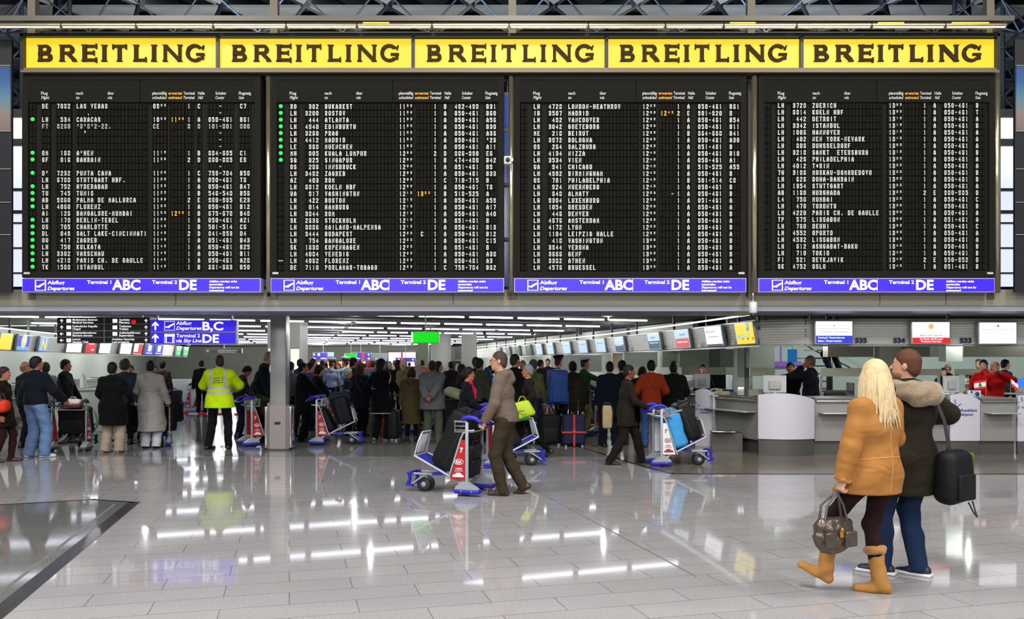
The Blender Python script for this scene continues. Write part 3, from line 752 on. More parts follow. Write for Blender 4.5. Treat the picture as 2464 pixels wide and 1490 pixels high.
# ---- yellow illuminated signs
M_YEL = mat('sign_yellow_lit', S(150, 120, 0), 0.4, emit=0.80, ecol=S(250, 220, 36))
M_LET = mat('raised_letter_brown', S(52, 38, 12), 0.6, spec=.15)
def breitling(m, x0, x1, z0, h, y):
    """nine wide capitals with small flared serifs, built stroke by stroke"""
    t = h * 0.20; s = h * 0.055; sw = h * 0.07; prism0 = m.prism; cnt = [0]
    class _J:
        v = m.v
        @staticmethod
        def prism(poly, y0, y1, ax): cnt[0] += 1; e = .0004 * (cnt[0] % 40); prism0(poly, y0 - e, y1 + e, ax)
    m = _J
    W = x1 - x0
    pos = {'B': (0.0, .083), 'R': (.1305, .098), 'E': (.266, .082), 'I': (.383, .042), 'T': (.447, .078), 'L': (.574, .071), 'I2': (.681, .038), 'N': (.751, .105), 'G': (.885, .110)}
    d = h * 0.10
    def bar(xa, za, xb, zb, w, n=1):
        P = Vector((xa, 0, za)); Q = Vector((xb, 0, zb)); dd = (Q - P).normalized(); nn = Vector((-dd.z, 0, dd.x)) * w / 2
        poly = [P + nn, P - nn, Q - nn, Q + nn]; m.prism([(p.x, p.z) for p in poly], y - d, y, 'y')
    def arc(cx, cz, rx, rz, a0, a1, w, n=20):
        for i in range(n):
            aa, ab = R(a0 + (a1 - a0) * i / n), R(a0 + (a1 - a0) * (i + 1) / n + (1.0 if a1 > a0 else -1.0) * 1)
            o = [(cx + rx * math.cos(aa), cz + rz * math.sin(aa)), (cx + rx * math.cos(ab), cz + rz * math.sin(ab)), (cx + (rx - w) * math.cos(ab), cz + (rz - w * .8) * math.sin(ab)), (cx + (rx - w) * math.cos(aa), cz + (rz - w * .8) * math.sin(aa))]
            m.prism(o, y - d, y, 'y')
    def vser(xa, w):   # small serifs top and bottom of a stem
        for zz, sg in ((z0, 1), (z0 + h, -1)):
            m.prism([(xa - sw, zz), (xa + w + sw, zz), (xa + w + sw * .9, zz + sg * s * .7), (xa + w, zz + sg * s * 2), (xa, zz + sg * s * 2), (xa - sw * .9, zz + sg * s * .7)], y - d, y, 'y')
    for L_, (fx, fw) in pos.items():
        xa = x0 + fx * W; w = fw * W; c = L_[0]; tt = t * 1.15
        if c in 'BREIL':
            bar(xa + tt / 2, z0, xa + tt / 2, z0 + h, tt); vser(xa, tt)
        if c == 'B':
            rz = h * .265
            for cz, wd in ((z0 + h - rz, w * .90), (z0 + rz * 1.0, w)):
                bar(xa, cz + rz - t * .4, xa + wd - rz, cz + rz - t * .4, t * .8); bar(xa, cz - rz + t * .4, xa + wd - rz, cz - rz + t * .4, t * .8)
                arc(xa + wd - rz, cz, rz, rz, -90, 90, tt)
        if c == 'R':
            rz = h * .285; cz = z0 + h - rz; wd = w * .86
            bar(xa, cz + rz - t * .4, xa + wd - rz, cz + rz - t * .4, t * .8); bar(xa, cz - rz + t * .4, xa + wd - rz, cz - rz + t * .4, t * .8); arc(xa + wd - rz, cz, rz, rz, -90, 90, tt)
            bar(xa + w * .50, z0 + h * .45, xa + w * .90, z0 + s, tt); m.prism([(xa + w * .72, z0), (xa + w * 1.05, z0), (xa + w * .98, z0 + s * 1.6), (xa + w * .75, z0 + s * 1.6)], y - d, y, 'y')
        if c == 'E':
            for zz in (z0 + t * .42, z0 + h * .52, z0 + h - t * .42):
                ww = w if zz != z0 + h * .52 else w * .82
                bar(xa, zz, xa + ww, zz, t * .82)
                m.prism([(xa + ww - sw * .9, zz - t * .75), (xa + ww + sw * .4, zz - t * .75), (xa + ww + sw * .4, zz + t * .75), (xa + ww - sw * .9, zz + t * .75)], y - d, y, 'y')
        if c == 'T':
            cx = xa + w / 2; bar(cx, z0, cx, z0 + h, tt); bar(xa, z0 + h - t * .42, xa + w, z0 + h - t * .42, t * .82)
            m.prism([(cx - tt / 2 - sw, z0), (cx + tt / 2 + sw, z0), (cx + tt / 2, z0 + s * 2), (cx - tt / 2, z0 + s * 2)], y - d, y, 'y')
            for xx in (xa, xa + w): m.prism([(xx - sw * .6, z0 + h - t * 1.35), (xx + sw * .6, z0 + h - t * 1.35), (xx + sw * .6, z0 + h + s * .6), (xx - sw * .6, z0 + h + s * .6)], y - d, y, 'y')
        if c == 'L':
            bar(xa, z0 + t * .42, xa + w, z0 + t * .42, t * .82); m.prism([(xa + w - sw * .9, z0 - s * .6), (xa + w + sw * .4, z0 - s * .6), (xa + w + sw * .4, z0 + t * 1.3), (xa + w - sw * .9, z0 + t * 1.3)], y - d, y, 'y')
        if c == 'N':
            nt_ = tt * .75; bar(xa + nt_ / 2, z0, xa + nt_ / 2, z0 + h, nt_); bar(xa + w - nt_ / 2, z0, xa + w - nt_ / 2, z0 + h, nt_); vser(xa, nt_); vser(xa + w - nt_, nt_)
            bar(xa + nt_ * .6, z0 + h - t * .3, xa + w - nt_ * .6, z0 + t * .3, tt)
        if c == 'G':
            cx = xa + w * .48; cz = z0 + h / 2; arc(cx, cz, w * .50, h * .53, 42, 318, tt, 34)
            bar(xa + w * .88, z0 + h * .02 + t * .5, xa + w * .88, z0 + h * .50, tt * .85)
            bar(xa + w * .55, z0 + h * .50 - t * .35, xa + w * 1.0, z0 + h * .50 - t * .35, t * .7)
            m.prism([(xa + w * .80, z0 + h * .78), (xa + w * .92, z0 + h * .66), (xa + w * 1.0, z0 + h * .95), (xa + w * .95, z0 + h * .98)], y - d, y, 'y')
SG = [(66, 524, 93, 167), (531, 991, 95, 168), (999, 1454, 96, 168), (1463, 1921, 96, 167.5), (1930, 2389, 96, 167)]
ORD = ['leftmost', 'second from the left', 'middle', 'second from the right', 'rightmost']
for i, (a_, b2, c_, d_) in enumerate(SG):
    t = empty('illuminated_sign', (bx((a_ + b2) / 2), YB, bz(d_)), 0, 'yellow backlit sign with large dark serif capitals, ' + ORD[i] + ' of the five', 'sign', 'yellow illuminated signs above the boards')
    inv = Matrix.Translation(-t.location)
    m = MB(); m.M = inv; m.box((bx((a_ + b2) / 2), YB + .12, (bz(c_) + bz(d_)) / 2), (bx(b2) - bx(a_) + .04, .25, bz(c_) - bz(d_) + .04)); m.build('case', M_BLACK, t)
    m = MB(); m.M = inv; m.box((bx((a_ + b2) / 2), YB - .02, (bz(c_) + bz(d_)) / 2), (bx(b2) - bx(a_), .03, bz(c_) - bz(d_))); pn = m.build('lit_panel', M_YEL, t)
    m = MB(); m.M = inv; q = YB / F
    off = (31, 32, 31, 30, 28)[i]
    breitling(m, bx(a_ + off), bx(a_ + off + 400), bz(151), 40 * q, YB - .035)
    m.build('sign_lettering', M_LET, pn)
# frame carrying the signs and boards
t = empty('sign_frame', (0, YB, bz(704)), 0, 'dark metal frame around the row of yellow signs and over the boards', 'frame')
inv = Matrix.Translation(-t.location)
m = MB(); m.M = inv
m.box((bx(1227), YB + .05, bz(90)), (bx(2396) - bx(58), .34, .05)); m.box((bx(62), YB + .05, bz(130)), (.05, .34, .60)); m.box((bx(2393), YB + .05, bz(130)), (.05, .34, .60))
for x in (527.5, 995, 1458.5, 1925.5): m.box((bx(x), YB + .03, bz(130)), (.05, .25, .56))
m.build('top_rail', M_BLACK, t)
m = MB(); m.M = inv; m.box((bx(1227), YB + .04, bz(174)), (bx(2396) - bx(58), .3, .075)); m.build('lower_rail', mat('frame_taupe', S(110, 100, 80), .45, .3), t)
# poles
for i, (px, w) in enumerate(((53, 9), (646, 12), (1230, 12), (1815, 14), (2406, 18))):
    t = empty('board_pole', (bx(px), YB, 2.85), 0, 'vertical steel pole %s' % ['left of the leftmost departure board', 'between the first and second departure boards', 'between the second and third departure boards', 'between the third and rightmost departure boards', 'right of the rightmost departure board'][i], 'pole', 'steel poles of the departure boards')
    m = MB(); r_ = w / 2 * YB / F
    m.lathe([(r_, bz(704) - 2.85), (r_, bz(184 if 0 < i < 4 else 60) - 2.85)], (0, .0 if 0 < i < 4 else .1, 0), 20); m.build('tube', mat('pole_steel', S(190, 180, 150), .22, .85), t)
    m = MB(); m.box((.02 if i < 4 else -.02, .3, 3.0), (.13, .13, 6.2)); m.build('upright', mat('upright_brown', S(112, 104, 90), .5, .2), t)
    if 0 < i < 4:
        m = MB(); m.box((-.065, .2, 1.8), (.012, .1, 3.7)); m.build('backing_strip', M_BLACK, t)
# top beam with row of lamps
t = empty('lamp_beam', (0, 13.7, bz(47, 13.7)), 0, 'long horizontal grey beam across the top above the yellow signs', 'beam')
m = MB(); zt = bz(47, 13.7); L0, L1 = PX(-40, 13.7), PX(2436, 13.7)
m.box(((L0 + L1) / 2, 0.05, 0), (L1 - L0, .22, .085)); m.build('rail', mat('beam_grey', S(96, 92, 84), .4, .3), t)
segs = [-40, 150, 330, 515, 690, 860, 1040, 1225, 1415, 1600, 1740, 1915, 2095, 2272, 2420]
t2 = empty('reflector_lamp', (0, 13.68, bz(62, 13.68)), 0, 'long bright tubular lamp housing under the grey top beam', 'lamp')
for k in range(len(segs) - 1):
    xa, xb = PX(segs[k], 13.68), PX(segs[k + 1], 13.68)
    m = MB(); m.tube([(xa + .01, 0, 0), (xb - .01, 0, 0)], .052, 14); m.build('reflector', mat('reflector_brass', S(210, 195, 160), .25, .9, noise=.25, nscale=3), t2)
    m = MB(); m.tube([(xa + .03, -.03, -.032), (xb - .03, -.03, -.032)], .014, 8); m.build('light_tube', mat('warm_tube', (1, .9, .7), .4, emit=1.6, ecol=(1.0, .84, .58)), t2)
    if k in (5, 10, 12, 13):
        m = MB(); m.tube([(xa + .1, -.05, .028), (xa + (.6 if k == 13 else .35) * (xb - xa) + .1, -.05, .028)], .012, 6); m.build('amber_strip', mat('amber_glow', (1, .75, .05), .4, emit=.9, ecol=S(235, 190, 10)), t2)
# side light boxes with a sky picture
def poster_mat():
    m = bpy.data.materials.new('sky_picture'); m.use_nodes = True; nt = m.node_tree; b = nt.nodes['Principled BSDF']; L = nt.links.new; N = nt.nodes.new
    tc = N('ShaderNodeTexCoord'); sp = N('ShaderNodeSeparateXYZ'); L(tc.outputs['Generated'], sp.inputs[0])
    r = N('ShaderNodeValToRGB'); L(sp.outputs[2], r.inputs['Fac'])
    e = r.color_ramp.elements; e[0].position = 0; e[0].color = S(190, 150, 120) + (1,); e[1].position = 1; e[1].color = S(0, 90, 180) + (1,)
    for p, c in ((.25, S(205, 180, 150)), (.5, S(130, 190, 210)), (.75, S(40, 130, 215))):
        q = e.new(p); q.color = c + (1,)
    b.inputs['Base Color'].default_value = (.02, .03, .05, 1); L(r.outputs['Color'], b.inputs['Emission Color']); b.inputs['Emission Strength'].default_value = .4
    return m
M_SKYP = poster_mat()
for side, xa, xb in (('left', -190, 27), ('right', 2443, 2660)):
    t = empty('advertising_light_box', (bx((xa + xb) / 2), YB, bz(704)), 0, 'tall black advertising light box with a blue sky picture at the far %s' % side, 'light box')
    inv = Matrix.Translation(-t.location); cx = bx((xa + xb) / 2); wd = bx(xb) - bx(xa)
    m = MB(); m.M = inv; m.box((cx, YB + .035, (bz(95) + bz(704)) / 2), (wd, .05, bz(95) - bz(704))); m.build('case', M_BLACK, t)
    m = MB(); m.M = inv; m.box((cx, YB, (bz(160) + bz(315)) / 2), (wd - .03, .02, bz(160) - bz(315))); m.build('picture', M_SKYP, t)
    m = MB(); m.M = inv
    for yy in (158, 316, 407, 487, 565): m.box((cx, YB - .003, bz(yy)), (wd - .01, .02, .012))
    m.build('joint_strip', mat('pale_strip', S(150, 150, 140), .4), t)
# cameras
t = empty('security_camera', (bx(1222, 13.8), 13.8, bz(387, 13.8)), 0, 'small white box camera clamped to the pole between the second and third boards', 'camera')
m = MB(); m.rbox((0, 0, 0), (.13, .12, .14), .02, 3); m.build('housing', mat('cam_white', S(205, 205, 195), .4), t)
m = MB(); m.lathe([(.035, 0), (.035, .02), (.02, .03)], (0, -.065, .0), 16, rot=(R(90), 0, 0)); m.build('lens', M_BLACK, t)
m = MB(); m.box((.055, .12, .02), (.06, .26, .05)); m.build('clamp', M_STEEL, t)
t = empty('dome_camera', (bx(1812, 14.0), 14.0, bz(766, 14.0)), 0, 'white dome security camera hanging below the rightmost board pole', 'camera')
m = MB(); m.lathe([(.055, .08), (.068, .10), (.068, .26), (.05, .275)], (0, 0, 0), 24); m.build('housing', mat('cam_white2', S(215, 215, 220), .4), t)
m = MB(); m.lathe([(.001, 0), (.03, .012), (.05, .04), (.055, .08)], (0, 0, 0), 24); m.build('dome', mat('smoked_dome', (.02, .02, .02), .08), t)
m = MB(); m.lathe([(.018, .27), (.018, .50)], (0, 0, 0), 12); m.build('stem', M_CHROME, t)
# ================================================================== COUNTER FASCIAS, SCREENS, COUNTERS
ZF0, ZF1 = 1.97, 2.47
M_RIB = mat('ribbed_metal', S(222, 222, 212), 0.38, 0.15, noise=0.06, nscale=2)
M_SFR = mat('screen_frame_silver', S(170, 170, 172), 0.35, 0.5)
M_NUM = mat('counter_number_blue', S(40, 36, 90), 0.4)
M_SOF = mat('fascia_edge', S(165, 165, 155), 0.4, 0.3)
RPATH = [(4.69, 15.7), (4.24, 19.3), (3.12, 26.6), (0.6, 37.0), (-1.9, 47.6)]
LPATH = [(-13.0, 19.3), (-13.6, 22.07), (-14.5, 26.6), (-15.2, 36.0), (-16.3, 41.5)]
def ray_hit(path, px):
    """place on a fascia line met by the sight line through column px, and the line's direction there"""
    k = (px - CX) / F
    for i, ((xa, ya), (xb, yb)) in enumerate(zip(path[:-1], path[1:])):
        den = (xb - xa) - k * (yb - ya)
        if abs(den) < 1e-9: continue
        t = (k * ya - xa) / den
        if -0.001 <= t <= 1.001 or (i == len(path) - 2 and t > 1) or (i == 0 and t < 0 and t > -1.5):
            return Vector((xa + t * (xb - xa), ya + t * (yb - ya), 0)), Vector((xb - xa, yb - ya, 0)).normalized()
    return None
def fascia(P, Q, label, side, group, tilt=10):
    """ribbed panel between two floor points; side = +1 if the hall lies left of P->Q"""
    P = Vector(P).to_3d() if len(P) == 2 else P; Q = Vector(Q).to_3d() if len(Q) == 2 else Q
    d = Q - P; L = d.length; ang = math.atan2(d.y, d.x)
    e = empty('counter_fascia', (P + Q) / 2 + Vector((0, 0, ZF0)), ang, label, 'fascia', group)
    tt = math.tan(R(tilt)) * side; H = ZF1 - ZF0
    prof = []; n = 9
    for i in range(n):
        z = 0.03 + (H - 0.06) * i / n; dz = (H - 0.06) / n
        for fz, o in ((0.0, 0.0), (0.35, 0.022), (0.65, 0.022), (1.0, 0.0)): prof.append((z + dz * fz, o))
    m = MB(); m.sheet([[(-L / 2 + .004, side * o + tt * z, z), (L / 2 - .004, side * o + tt * z, z)] for z, o in prof]); m.build('ribbed_panel', M_RIB, e)
    m = MB(); m.box((0, -side * .03, .012), (L - .004, .10, .03)); m.box((0, tt * H - side * .02, H - .012), (L - .004, .07, .03)); m.build('edge_profile', M_SOF, e)
    m = MB(); m.box((-L / 2 + .1, -side * .0, H + .22), (.05, .05, .46)); m.build('hanger', M_DARK, e)
    return e
def screen_thing(P, d, side, w, h, label, art, zc=2.23, out=0.07, tilt=10, group=None, name='information_screen'):
    ang = math.atan2(d.y, d.x); n = Vector((-d.y, d.x, 0)) * side
    e = empty(name, P + n * (out + .03 + math.tan(R(tilt)) * (zc - ZF0)) + Vector((0, 0, zc)), ang + (0 if side < 0 else math.pi), label, 'screen', group)
    e.rotation_euler = (R(tilt), 0, e.rotation_euler.z)
    m = MB(); m.rbox((0, 0.02, 0), (w + .05, .07, h + .05), .012, 2); m.build('housing', M_SFR, e)
    m = MB(); m.box((0, -.018, 0), (w, .006, h)); sc = m.build('display', art[0], e)
    for kind, args in art[1:]:
        m = MB()
        if kind == 'box': (x, z, bw, bh, mt) = args; m.box((x * w, -.0235, z * h), (bw * w, .004, bh * h)); m.build('display_block', mt, sc)
        if kind == 'text': (s, x, z, hh, ww, mt) = args[:6]; write(m, s, x * w, z * h, hh * h, -.028, w=ww * w, bold=.02, align='c'); m.build('display_lettering', mt, sc)
        if kind == 'disc': (x, z, r, mt) = args; m.lathe([(r * w, 0), (r * w, .004)], (x * w, -.0225, z * h), 20, rot=(R(90), 0, 0)); m.build('display_block', mt, sc)
    return e
def lit(name, c, k=1.0): return mat(name, tuple(v * .5 for v in c), .4, emit=k, ecol=c)
L_W = lit('screen_white', S(250, 250, 255), 1.0); L_R = lit('screen_red', S(225, 25, 30), .9); L_B = lit('screen_blue', S(40, 60, 200), .9); L_Y = lit('screen_yellow', S(250, 215, 30), .95)
L_PB = lit('screen_pale_blue', S(190, 220, 240), .8); L_G = lit('screen_green', S(20, 185, 90), .9); L_LB = lit('screen_sky', S(110, 170, 235), .9); L_GY = lit('screen_grey', S(120, 125, 130), .7); L_NV = lit('screen_navy', S(60, 90, 120), .6)
L_TX = mat('screen_text_dark', S(60, 70, 90), .5); L_RT = lit('screen_red_text', S(200, 40, 40), .7); L_PT = lit('screen_pale_text', S(205, 205, 200), .8); L_AM = lit('screen_sand', S(235, 205, 120), .8); L_SL = lit('screen_salmon', S(215, 90, 80), .8); L_DG = lit('screen_deep_green', S(50, 100, 80), .6)

# right row, receding
GR = 'ribbed fascia panels above the right row of counters'; GL = 'ribbed fascia panels above the left row of counters'
cuts = [1830, 1782, 1705, 1625, 1535, 1475, 1430, 1390, 1350, 1318, 1290, 1265, 1241, 1218, 1196, 1172, 1148]
for i in range(len(cuts) - 1):
    (P, d), (Q, d2) = ray_hit(RPATH, cuts[i]), ray_hit(RPATH, cuts[i + 1])
    e = fascia(P, Q, ['nearest ribbed metal fascia panel of the receding right row, under the yellow screen', 'ribbed fascia panel of the right row holding the pale screen next to the yellow one',
                  'ribbed metal fascia panel of the receding right row, holding the red and white screen'][i] if i < 3 else 'ribbed metal fascia panel in the receding right row, %s from the near corner' % ['fourth', 'fifth', 'sixth', 'seventh', 'eighth', 'ninth', 'tenth', 'eleventh', 'twelfth', 'thirteenth', 'fourteenth', 'fifteenth', 'sixteenth'][i - 3], 1, GR)
    m = MB(); L = (Q - P).length
    write(m, str(532 - i), -L * .12, .06, .085, 0, bold=.04)
    o = m.build('counter_number', M_NUM, e); o.rotation_euler = (0, 0, math.pi); o.location = (-L * .30 - .25, .075, 0)
scr = [(1811, .85, .40, 'yellow illuminated screen with pale letters at the near end of the right row', [L_Y, ('text', ('M.E.T.', 0, -.26, .24, .86, lit('screen_aqua', S(150, 210, 200), .8))), ('disc', (.22, .30, .10, lit('screen_aqua', S(150, 210, 200), .8))), ('disc', (.22, .19, .03, L_RT)), ('disc', (-.13, -.25, .03, L_RT)), ('disc', (.15, -.25, .03, L_RT)), ('disc', (.42, -.25, .03, L_RT))]),
       (1735, .95, .40, 'pale blue and white counter screen left of the yellow screen', [L_PB, ('box', (0, 0.02, .95, .9, L_W)), ('text', ('HZ ISSW', -.1, .22, .08, .5, L_TX)), ('box', (-.35, .28, .06, .2, L_RT)), ('text', ('Check-in', 0, -.05, .07, .6, L_TX)), ('box', (0, -.45, .95, .08, L_TX))]),
       (1657, .92, .42, 'white over red counter screen, third from the near end of the right row', [L_PB, ('box', (0, -.22, .96, .52, L_SL)), ('text', ('Telinian Class', 0, -.2, .09, .75, L_W)), ('text', ('ECDW', .1, .2, .09, .4, L_TX))]),
       (1588, .92, .42, 'white over grey blue counter screen, fourth from the near end of the right row', [L_PB, ('box', (0, -.22, .96, .5, L_NV)), ('text', ('ISDW', 0, .2, .09, .4, L_TX)), ('text', ('Economy Class', 0, -.12, .08, .7, L_W))]),
       (1503, .92, .42, 'counter screen with a white top and dark navy foot, fifth of the right row', [L_PB, ('box', (0, -.26, .96, .46, L_NV)), ('text', ('Economy', 0, -.1, .08, .7, L_W))])]
far_s = [(1456, L_PB), (1413, L_PB), (1373, L_PB), (1333, L_PB), (1306, L_PB), (1279, L_DG), (1252, L_DG), (1229, L_GY), (1207, L_GY)]
for px, w, h, lb, art in scr:
    P, d = ray_hit(RPATH, px); screen_thing(P, d, 1, w, h, lb, art, group='screens of the right counter row')
for i, (px, mt) in enumerate(far_s):
    P, d = ray_hit(RPATH, px); screen_thing(P, d, 1, .86, .42, ('pale blue' if mt is L_PB else 'green' if mt is L_DG else 'grey') + ' counter screen in the right row, %s beyond the navy-footed one' % ['first', 'second', 'third', 'fourth', 'fifth', 'sixth', 'seventh', 'eighth', 'ninth'][i], [mt, ('box', (0, .2, .7, .04, L_GY))], group='screens of the right counter row')
# corner and front part
YF = 15.35
cs = [(4.69, 15.7), (5.42, YF), (5.72, YF), (7.95, YF), (9.9, YF), (12.4, YF), (14.8, YF)]
labs = ['angled ribbed metal fascia corner right of the yellow screen', 'narrow brighter ribbed fascia strip left of the white and blue screen', 'ribbed metal fascia numbered 535 and 534 behind the couple', 'ribbed metal fascia numbered 533 right of the red and white screen', 'ribbed metal fascia at the right edge, above the Lebanon flag', 'ribbed metal fascia at the far right end']
for i in range(6):
    e = fascia(Vector(cs[i]).to_3d(), Vector(cs[i + 1]).to_3d(), labs[i], -1, 'ribbed fascia above the front counters', tilt=1)
def fnum(s, px):
    e = [o for o in COL.objects if o.get('label', '').startswith('ribbed metal fascia numbered 53' + ('5' if s != '533' else '3'))][0]
    m = MB(); write(m, s, 0, 0, .085, 0, w=.22, bold=.05); o = m.build('counter_number', M_NUM, e); o.location = (PX(px, YF - .05) - e.location.x, -.045, PZ(825, YF - .05) - ZF0)
fnum('535', 2058); fnum('534', 2150); fnum('533', 2310)
for px0, px1, py0, py1, lb, art in (
    (1960, 2047, 774, 826, 'large white screen with a blue foot reading Verkauf, Reservierung', [L_W, ('box', (0, -.33, 1, .34, L_B)), ('text', ('Verkauf / Reservierung', -.08, -.29, .085, .74, L_W)), ('text', ('Sales / Reservations', -.12, -.44, .085, .66, L_W)), ('box', (0, .16, .9, .025, L_AM)), ('text', ('CYPRUS AIRWAYS', 0, -.04, .10, .9, L_PT)), ('disc', (0, .30, .03, L_PB))]),
    (2191, 2280, 776, 826, 'large white screen with a red foot, between the fascia numbers 534 and 533', [L_W, ('box', (0, -.37, 1, .26, L_R)), ('text', ('AIR TRAVEL CENTER GmbH', 0, -.35, .07, .62, L_W)), ('text', ('Worldwide Ticket Sales', 0, -.46, .07, .55, L_W)), ('disc', (0, .30, .07, L_AM)), ('box', (0, .2, .02, .14, L_AM)), ('text', ('MIDDLE EAST AIRLINES', 0, -.17, .07, .6, L_SL)), ('box', (0, -.02, .6, .02, L_AM))]),
    (2352, 2440, 777, 827, 'large white screen with a small green mark at the right', [L_W, ('disc', (0, .34, .03, L_G)), ('text', ('PAN AVIATION', 0, .14, .06, .85, L_PT)), ('text', ('GSA', -.3, -.06, .07, .14, L_PB)), ('box', (.2, -.05, .4, .015, L_PT)), ('box', (0, -.4, .7, .015, L_PT))])):
    w = (px1 - px0) / F * (YF - .1); h = (py1 - py0) / F * (YF - .1)
    screen_thing(Vector((PX((px0 + px1) / 2, YF - .1), YF, 0)), Vector((1, 0, 0)), -1, w, h, lb, art, zc=PZ((py0 + py1) / 2, YF - .1), out=.12, tilt=0)
# left row
lc = [-40, 20, 65, 130, 190, 228, 270, 308, 336, 361, 384, 409, 430, 449]
LB = ['', '', '', '', '', '', '', '', '', '', '', '', '']
for i in range(len(lc) - 1):
    (P, d), (Q, d2) = ray_hit(LPATH, lc[i]), ray_hit(LPATH, lc[i + 1])
    e = fascia(P, Q, 'ribbed metal fascia panel of the left row, %s from the left edge' % ['first', 'second', 'third', 'fourth', 'fifth', 'sixth', 'seventh', 'eighth', 'ninth', 'tenth', 'eleventh', 'twelfth', 'thirteenth'][i], -1, GL)
    L = (Q - P).length
    if i < 10:
        m = MB(); write(m, str(600 + i), 0, .05, .08, 0, bold=.04); o = m.build('counter_number', M_NUM, e); o.location = (-L * .3, -.05, 0)
ls = [(-2, .36, [L_Y], 'yellow screen cut by the left edge'), (41, .36, [L_LB, ('box', (0, .12, .96, .7, L_B)), ('disc', (0, .12, .24, lit('screen_cream', S(240, 225, 170), .9)))], 'blue screen with a pale disc, second in the left row'),
      (91, .30, [L_LB, ('text', ('N', 0, -.38, .76, .62, L_Y))], 'light blue screen with a big yellow letter N'),
      (167, .46, [L_W], 'wide white screen below the black direction sign, first of three'), (207, .32, [L_R, ('text', ('abc', 0, .2, .14, .6, L_W)), ('box', (.2, -.25, .25, .12, L_W))], 'red screen with white lettering in the left row'), (242, .40, [L_W], 'white screen between two counters, just right of the red screen'),
      (293, .46, [L_W], 'plain white screen farther along the left row, before the red and white one'), (322, .36, [L_W, ('box', (.25, .1, .48, .78, L_R)), ('box', (0, -.36, 1, .2, L_R))], 'white and red screen of the left row'),
      (350, .40, [L_B, ('box', (0, .12, .4, .6, L_W)), ('box', (0, -.36, .7, .08, L_W))], 'blue screen with a white panel, nearer of two'), (373, .40, [L_B, ('box', (0, .12, .4, .6, L_W)), ('box', (0, -.36, .7, .08, L_W))], 'blue screen with a white panel, farther of two'),
      (421, .5, [L_G, ('text', ('EXIT', 0, .1, .15, .5, L_W)), ('box', (0, -.25, .6, .08, L_W))], 'green screen at the end of the left row, nearer of two'), (439, .5, [L_G, ('box', (0, .3, .6, .1, L_W)), ('box', (0, -.25, .6, .08, L_W))], 'green screen at the end of the left row, farther of two')]
for px, w, art, lb in ls:
    r_ = ray_hit(LPATH, px); screen_thing(r_[0], r_[1], -1, w * 2.3, .42, lb, art, group='screens of the left counter row')
# lamp line along the top of both fascias
for nm, path, sd, q in (('left', LPATH, 1, -.1), ('right', RPATH, -1, .1)):
    m = MB()
    t = empty('fascia_lamp_line', (0, 0, 0), 0, 'thin bright lamp line along the top of the %s counter fascia' % nm, 'lamp')
    for (P, Q) in zip(path[:-1], path[1:]):
        m = MB(); dd = (Vector(Q) - Vector(P)).normalized(); nn = Vector((dd.y, -dd.x)) * (.22 if sd > 0 else -.22)
        m.tube([(P[0] + nn.x, P[1] + nn.y, ZF1 + .10), (Q[0] + nn.x, Q[1] + nn.y, ZF1 + .10)], .02, 6); m.build('light_tube', mat('fascia_tube', (1, 1, 1), .4, emit=1.3, ecol=(.95, .97, 1)), t)

# ------------------------------------------------------------------ counters
M_CT = mat('counter_steel', S(150, 148, 146), 0.38, 0.25, noise=0.05, nscale=3); M_CP = mat('counter_panel_pale', S(200, 198, 208), 0.45, 0.1)
M_CB = mat('counter_base', S(92, 90, 88), 0.4, 0.4); M_LG = mat('logo_blue', S(60, 64, 140), .5)
def arched(m, w, z0, z1, sag, th, y, curve=0.0, n=12, bulge=0.0):
    """upright panel with an arched top; bulge bends it towards the hall (-y)"""
    def yy(u): return y - bulge * (1 - (2 * u - 1) ** 2)
    fr = []
    for i in range(n + 1):
        u = i / n; fr.append((-w / 2 + w * u, yy(u), z1 - sag * (2 * (u - .35) / 1.3 if u > .35 else (0.35 - u) / .35 * .5) ** 2))
    m.sheet([[(p[0], p[1], z0) for p in fr], [(p[0], p[1], p[2]) for p in fr]])
    m.sheet([[(p[0], p[1] + th, z0) for p in fr], [(p[0], p[1] + th, p[2]) for p in fr]])
    m.sheet([[p for p in fr], [(p[0], p[1] + th, p[2]) for p in fr]]); m.sheet([[(p[0], p[1], z0) for p in fr], [(p[0], p[1] + th, z0) for p in fr]])
    for p in (fr[0], fr[-1]): m.quad((p[0], p[1], z0), (p[0], p[1] + th, z0), (p[0], p[1] + th, p[2]), p)
def logo(parent, x, y, z, s):
    m = MB(); write(m, 'Frankfurt', x, z, .045 * s, y, w=.30 * s, bold=.02, shear=.15); write(m, 'Airport', x, z - .075 * s, .045 * s, y, w=.23 * s, bold=.02, shear=.15)
    for k in range(5):
        a = R(90 + 72 * k); cx, cz = x - .10 * s, z + .10 * s
        pts = [(cx + math.cos(a + dd) * rr * s, y, cz + math.sin(a + dd) * rr * s) for dd, rr in ((-.45, .05), (-.1, .075), (0, .12))]
        m.tube(pts, .006 * s, 5)
    m.build('logo', M_LG, parent)
